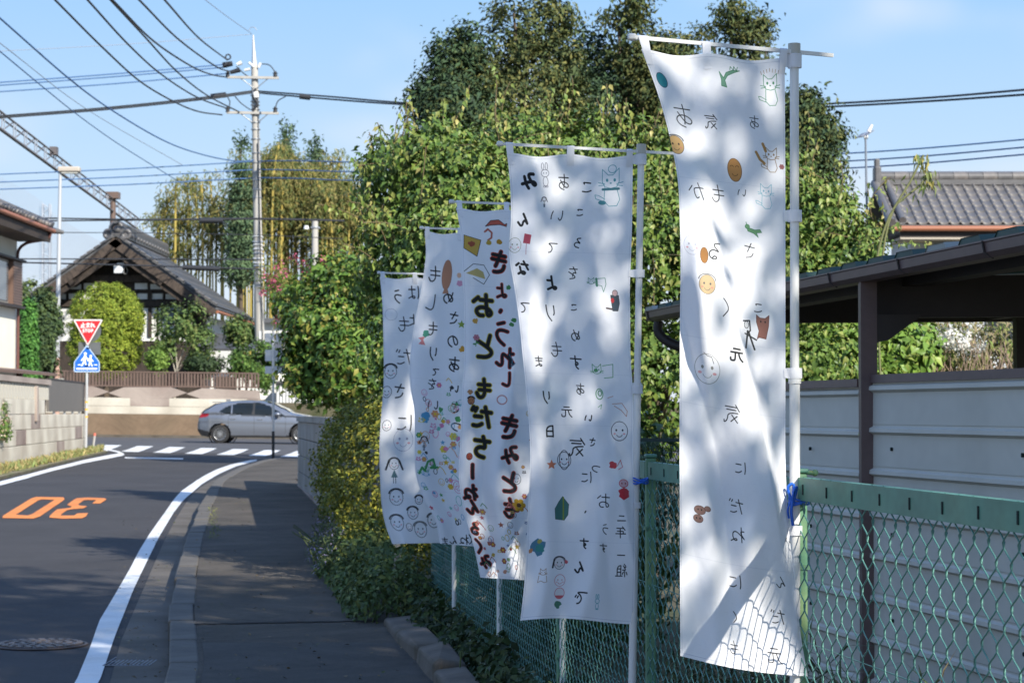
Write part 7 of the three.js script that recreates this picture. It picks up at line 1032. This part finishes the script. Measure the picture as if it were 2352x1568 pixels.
// --- garden in front of the farmhouse
{
  const topi = [lobe(243, 735, 87, 86, 86, 1.4), lobe(240, 800, 87, 84, 70, 1.4), lobe(262, 740, 86.8, 66, 66, 1.2)], b = V3(P(243, 850, 87).x, 1.8, -87), t = thing('topiary_dome', 'large clipped yellow-green topiary dome in front of the farmhouse', 'topiary', b);
  mesh('trunk', bar(V3(0, -0.1, 0), V3(0, 1.5, 0), 0.14, 0.1, 8), M.bark, t); leaves('crown', crownItems(local(topi, b), 1300, 30, 0.075, { spread: 0.10, gap: -1, inner: 0.1 }).filter((q) => q[1] > -0.1), LG.small, M.leaf, [[0.17, 0.225, 0.026], [0.22, 0.265, 0.03], [0.13, 0.18, 0.022], [0.28, 0.31, 0.04]], t, { jit: 1, gain: 1.5 }); leaves('inner_foliage', crownItems(local(topi, b).map((l) => ({ c: l.c, r: l.r.clone().multiplyScalar(0.86) })), 420, 16, 0.16, { spread: 0.16, gap: -1, inner: 0.3 }), LG.small, M.leaf, [[0.15, 0.19, 0.024]], t);
  const sh = (label, ls, D, o, name = 'garden_shrub') => { const c = ls[0].c; return tree(name, label, 'shrub', ls, V3(c.x, o.y ?? 1.8, -D), { per: 22, size: 0.13, spread: 0.16, gap: -0.2, freq: 1.3, inner: 0.4, geo: LG.small, cols: [[0.06, 0.10, 0.025], [0.085, 0.125, 0.03], [0.045, 0.08, 0.022], [0.13, 0.15, 0.045]], r: 0.06, ...o }, 'shrubs in the farmhouse garden'); };
  sh('upright grey-green shrub with bare forked stems behind the railing', [lobe(400, 745, 86.5, 48, 48), lobe(440, 740, 86.5, 52, 50), lobe(380, 790, 86.5, 34, 40), lobe(460, 790, 86.5, 40, 40)], 86.5, { clumps: 300, gap: -0.02, bark: std([0.42, 0.38, 0.32], 0.9), core: 60 });
  sh('low bright green shrub against the railing', [lobe(362, 825, 85.5, 24, 26)], 85.5, { clumps: 90, cols: [[0.10, 0.17, 0.03], [0.14, 0.21, 0.04]] }); sh('layered rounded pine shrub by the farmhouse corner', [lobe(550, 765, 87, 36, 26), lobe(545, 745, 87, 22, 16)], 87, { clumps: 160 }); sh('dark spreading shrub at the railing end', [lobe(565, 830, 85.6, 32, 32), lobe(600, 840, 85.4, 30, 60), lobe(545, 835, 85.6, 20, 26)], 85.5, { clumps: 280, cols: [[0.05, 0.10, 0.02], [0.07, 0.13, 0.028], [0.10, 0.16, 0.03]] }); sh('dark low bush under the forked shrub', [lobe(470, 835, 86, 42, 24)], 86, { clumps: 120, cols: [[0.025, 0.045, 0.018], [0.035, 0.06, 0.02]] });
  const th = [lobe(64, 730, 70, 16, 44), lobe(64, 790, 70, 20, 60), lobe(64, 860, 70, 20, 60)], tb = ground(P(64, 900, 70).x, 70); tree('thuja', 'narrow bright green columnar hedge beside the cream house', 'shrub', th, tb, { clumps: 420, per: 26, size: 0.1, spread: 0.09, gap: -1, inner: 0.15, geo: LG.small, cols: [[0.05, 0.14, 0.025], [0.07, 0.17, 0.03], [0.04, 0.11, 0.02]], r: 0.08, core: 120 });
  sh('dark conical yew behind the street lamp', [lobe(100, 780, 74, 22, 60), lobe(104, 850, 74, 22, 60), lobe(92, 720, 76, 26, 50), lobe(116, 740, 76, 22, 36)], 74, { y: 0.6, clumps: 360, cols: [[0.03, 0.055, 0.02], [0.045, 0.07, 0.022], [0.06, 0.09, 0.025]], core: 90 }, 'yew'); sh('loose olive tree behind the thuja column', [lobe(70, 680, 78, 34, 34), lobe(100, 690, 78, 30, 30), lobe(50, 720, 78, 20, 50)], 78, { y: 1.4, clumps: 240, gap: -0.05, cols: [[0.07, 0.10, 0.03], [0.11, 0.13, 0.04], [0.05, 0.08, 0.025]] }, 'olive_tree');
  const rs = [lobe(-6, 965, 44, 24, 48, 0.4), lobe(8, 985, 43.6, 12, 24, 0.25)], rb = ground(rs[0].c.x, 44), rt = tree('rose_bush', 'rose bush with cream blossoms spilling over the block wall', 'shrub', rs, rb, { clumps: 130, per: 16, size: 0.06, spread: 0.07, gap: -0.4, inner: 0.3, geo: LG.small, cols: [[0.06, 0.10, 0.025], [0.09, 0.14, 0.03]], r: 0.03 }); leaves('blossom', crownItems(local(rs, rb), 60, 9, 0.05, { spread: 0.03, gap: -1, inner: 0.05 }), LG.small, M.leaf, [[0.75, 0.58, 0.42], [0.78, 0.70, 0.6], [0.7, 0.42, 0.34]], rt, { gain: 1 });
  // grass and dry weeds on the verge
  const it = []; for (let i = 0; i < 5200; i++) { const f = Math.pow(rnd(), 0.8), q = rnd(), p = G(lerp(-30, 236, f), lerp(1094, 1035, f) + lerp(-6, 8, q) * (1.2 - 0.5 * f)); if (N3(p.x * 1.5, 0, p.z * 0.7) < -0.15) continue; it.push([p.x, p.y + 0.04, p.z, rr(-1, 1), 0.2, rr(-1, 1), rr(0.06, 0.17)]); }
  const vg = leaves('verge_grass', it, LG.narrow, M.leaf, [[0.20, 0.22, 0.08], [0.27, 0.22, 0.09], [0.14, 0.18, 0.06], [0.33, 0.25, 0.12]], scene, { down: -1.3, jit: 0.3 }); vg.userData.label = 'patchy dry grass along the verge'; vg.userData.category = 'grass';
}
// --- pink-flowering shrub over the boundary wall
{
  const ls = [lobe(760, 650, 29, 70, 60, 0.5), lobe(820, 680, 28.5, 70, 80, 0.5), lobe(705, 690, 29.5, 62, 56, 0.5), lobe(760, 760, 28.5, 110, 80, 0.6), lobe(725, 790, 29.5, 55, 55, 0.5), lobe(820, 830, 28, 80, 100, 0.5), lobe(740, 850, 28.5, 90, 70, 0.5), lobe(712, 880, 29.5, 26, 34, 0.3)], b = ground(-1.9, 28.5);
  const t = tree('crape_myrtle', 'large leafy shrub tipped with pink blossom, arching over the block wall', 'tree', ls, b, { clumps: 1500, per: 15, size: 0.085, spread: 0.14, gap: -0.22, freq: 1.8, inner: 0.4, geo: LG.broad, mat: M.gloss, cols: [[0.06, 0.115, 0.018], [0.08, 0.14, 0.022], [0.045, 0.09, 0.016], [0.13, 0.17, 0.03], [0.17, 0.16, 0.035]], r: 0.08, core: 320 });
  const fl = []; for (const [x, y, r] of [[640, 612, 10], [655, 625, 9], [690, 600, 12], [712, 612, 12], [735, 600, 10], [750, 618, 12], [762, 606, 8], [672, 590, 8], [622, 640, 8], [640, 660, 7], [610, 632, 8], [605, 668, 7], [630, 735, 9], [700, 640, 8]]) for (const q of crownItems(local([lobe(x, y, 28.9, r * 1.2, r, 0.1)], b), 5, 6, 0.034, { spread: 0.05, gap: -1 })) fl.push(q); leaves('blossom', fl, LG.small, M.leaf, [[0.50, 0.10, 0.19], [0.55, 0.17, 0.26], [0.4, 0.07, 0.13]], t, { gain: 1 });
  const sl = [lobe(640, 640, 30, 34, 34, 0.25), lobe(660, 690, 30, 34, 34, 0.25)]; leaves('sprays', crownItems(local(sl, b), 170, 12, 0.075, { spread: 0.13, gap: -0.05, inner: 0.5 }), LG.narrow, M.leaf, [[0.09, 0.14, 0.03], [0.14, 0.17, 0.04], [0.18, 0.14, 0.04]], t);
  // golden hedge
  const hl = []; for (let i = 0; i < 6; i++) { const D = 16.8 + i * 0.85, x = BX(D) + 0.03; hl.push({ c: V3(x + 0.02 * N3(i, 2, 1), 0.92, -D), r: V3(0.44, 0.70 + 0.06 * N3(i * 1.7, 0, 3), 0.75) }); }
  tree('golden_hedge', 'rounded yellow-green clipped hedge beside the pavement', 'hedge', hl, ground(BX(19.5), 19.5), { clumps: 1900, per: 18, size: 0.036, spread: 0.06, gap: -0.5, freq: 3, inner: 0.2, geo: LG.small, cols: [[0.14, 0.145, 0.018], [0.18, 0.17, 0.02], [0.09, 0.11, 0.018], [0.23, 0.20, 0.03], [0.06, 0.085, 0.015]], r: 0.05, core: 420, jit: 1, gain: 1.4 });
  // weeds spilling over the pavement edge and ivy under the fence
  const weeds = (name, label, D0, D1, off, w, h, n, size, cols, geo = LG.broad, o = {}) => { const it = [], c = ground(BX((D0 + D1) / 2) - off, (D0 + D1) / 2), t2 = thing(name, label, 'weeds', c); for (let i = 0; i < n; i++) { const D = rr(D0, D1), a = rr(-1, 1), x = BX(D) - off + a * w * (0.7 + 0.5 * N3(D * 1.3, 2, 5)), top = h * (1 - a * a * 0.8) * (0.55 + 0.75 * Math.abs(N3(D * 1.7, a * 2, 4)) + 0.3 * rnd()), y = 0.1 + top * Math.pow(rnd(), 0.6); it.push([x - c.x, groundY(x, D) + y - c.y, -D - c.z, rr(-0.6, 0.6) + a * 0.5, 0.7, rr(-0.3, 0.9), size * rr(0.6, 1.3)]); } const lf = leaves('leaves', it, geo, M.leaf, cols, t2, o); const st = []; for (let i = 0; i < 40; i++) { const D = rr(D0, D1), x = BX(D) - off + rr(-0.7, 0.7) * w, p = V3(x, groundY(x, D), -D).sub(c); st.push(tube([p, p.clone().add(V3(rr(-0.08, 0.08), h * 0.5, 0)), p.clone().add(V3(rr(-0.2, 0.2), h * rr(0.7, 1), rr(-0.1, 0.1)))], 0.004, 8, 4)); } mesh('stems', st, std([0.08, 0.11, 0.035], 0.9), t2).userData.kind = 'stuff'; return t2; };
  weeds('leafy_weeds', 'grey-green weeds sprawling from the hedge foot over the pavement', 14.0, 18.4, 0.24, 0.42, 0.5, 6500, 0.055, [[0.05, 0.08, 0.026], [0.07, 0.105, 0.03], [0.11, 0.13, 0.035], [0.04, 0.065, 0.02]], LG.broad, { gain: 1.5 });
  weeds('ivy_patch', 'dark ivy covering the ground below the fence and edging', 8.6, 14.6, -0.03, 0.30, 0.30, 7500, 0.06, [[0.03, 0.06, 0.018], [0.045, 0.08, 0.022], [0.025, 0.045, 0.015], [0.07, 0.09, 0.025]], LG.broad, { gain: 1 });
  weeds('wild_flowers', 'tall weeds with pale stems and mauve flowers beside the golden hedge', 17.0, 19.5, 0.42, 0.22, 0.5, 1500, 0.045, [[0.06, 0.09, 0.035], [0.08, 0.11, 0.045], [0.11, 0.12, 0.05], [0.24, 0.2, 0.3]], LG.narrow, { down: -0.3 });
  weeds('grass_tuft', 'long dry grass behind the chain-link fence', 4.4, 8.8, -0.42, 0.30, 0.6, 5200, 0.22, [[0.055, 0.075, 0.025], [0.09, 0.085, 0.035], [0.13, 0.10, 0.05], [0.04, 0.06, 0.02]], LG.blade, { down: -1.6, jit: 0.4 });
  const bush = [], bb = ground(0.4, 14.6); for (let i = 0; i < 6; i++) bush.push({ c: V3(BX(13 + i * 0.7) + 0.75 + 0.3 * i % 0.5, 0.75, -13.4 - i * 0.5), r: V3(0.5, 0.75, 0.5) }); tree('dark_shrub', 'dark evergreen shrub filling the space behind the green fence', 'shrub', bush, bb, { clumps: 700, per: 14, size: 0.075, spread: 0.12, gap: -0.5, inner: 0.4, geo: LG.broad, mat: M.gloss, cols: [[0.03, 0.06, 0.018], [0.045, 0.08, 0.02], [0.06, 0.10, 0.025]], r: 0.05, core: 200 });
  const wst = thing('bare_stems', 'two pale bare stems rising below the faced banner', 'plant', ground(BX(15) - 0.1, 15)); for (const [a, b2, c2] of [[[906, 1330], [912, 1280], [906, 1245]], [[924, 1330], [915, 1285], [912, 1240]]]) mesh('stem', tube([a, b2, c2].map((q) => P(...q, 15).sub(wst.position)).concat([]).reverse().concat([V3(0, 0, 0)]).reverse(), 0.02, 16, 7), std([0.45, 0.40, 0.32], 0.9), wst);
  const kw = []; for (let i = 0; i < 260; i++) { const p = G(rr(482, 496), rr(1165, 1240), 0.118); kw.push([p.x + rr(-0.05, 0.05), p.y + 0.01, p.z, rr(-1, 1), 0.4, rr(-1, 1), rr(0.012, 0.035)]); } const km = leaves('kerb_weeds', kw, LG.narrow, M.leaf, [[0.12, 0.15, 0.03], [0.18, 0.18, 0.04]], scene, { down: -1, jit: 0.4 }); km.userData.label = 'thin line of weeds in the kerb joint'; km.userData.category = 'weeds';
}
{ // fallen leaves and grit on the pavement and in the gutter
  const it = []; for (let i = 0; i < 420; i++) { const inG = rnd() < 0.35, p = inG ? G(rr(270, 420), rr(1180, 1560), 0.03) : G(rr(440, 960), rr(1130, 1560), 0.125); if (!inG && p.x > BX(-p.z) + 0.1) continue; it.push([p.x, p.y + 0.004, p.z, 0, 1, 0, rr(0.012, 0.04)]); }
  const m = leaves('fallen_leaves', it, LG.small, M.leaf, [[0.16, 0.11, 0.05], [0.22, 0.16, 0.07], [0.10, 0.07, 0.035], [0.12, 0.13, 0.04]], scene, { jit: 0.35, gain: 1 }); m.userData.label = 'scattered fallen leaves on the pavement'; m.userData.category = 'leaves';
}
// --- garden trees on the camera's side of the carport, whose shade falls over the banners and the lane
{
  const SH = [[0.05, 0.09, 0.02], [0.07, 0.11, 0.025], [0.04, 0.07, 0.02]], mk = (cx, D, cy, r, n, label, gap, sd) => { const ls = []; for (let i = 0; i < 11; i++) { const a = i * 2.4, q = r * 0.62 * Math.sqrt((i % 11) / 10); ls.push({ c: V3(cx + q * Math.cos(a), cy + rr(-0.55, 0.6) * r, -D + q * Math.sin(a)), r: V3(r * 0.42, r * 0.34, r * 0.42) }); } return tree('shade_tree', label, 'tree', ls, ground(cx, D), { clumps: n, per: 26, size: 0.15, spread: 0.26, gap, freq: 0.8, inner: 0.9, geo: LG.broad, cols: SH, r: 0.1, seedOff: sd }, 'garden trees beside the carport'); };
  seed = 58; mk(4.9, 1.4, 5.8, 2.9, 600, 'spreading garden tree standing nearest the wire fence', -0.05, 2); mk(5.3, 4.6, 7.3, 3.4, 1300, 'taller garden tree standing beyond the carport roof', -0.06, 6);
}
scene.traverse((o) => { if (o.isMesh) { o.castShadow = true; o.receiveShadow = true; } });
renderer.render(scene, camera);
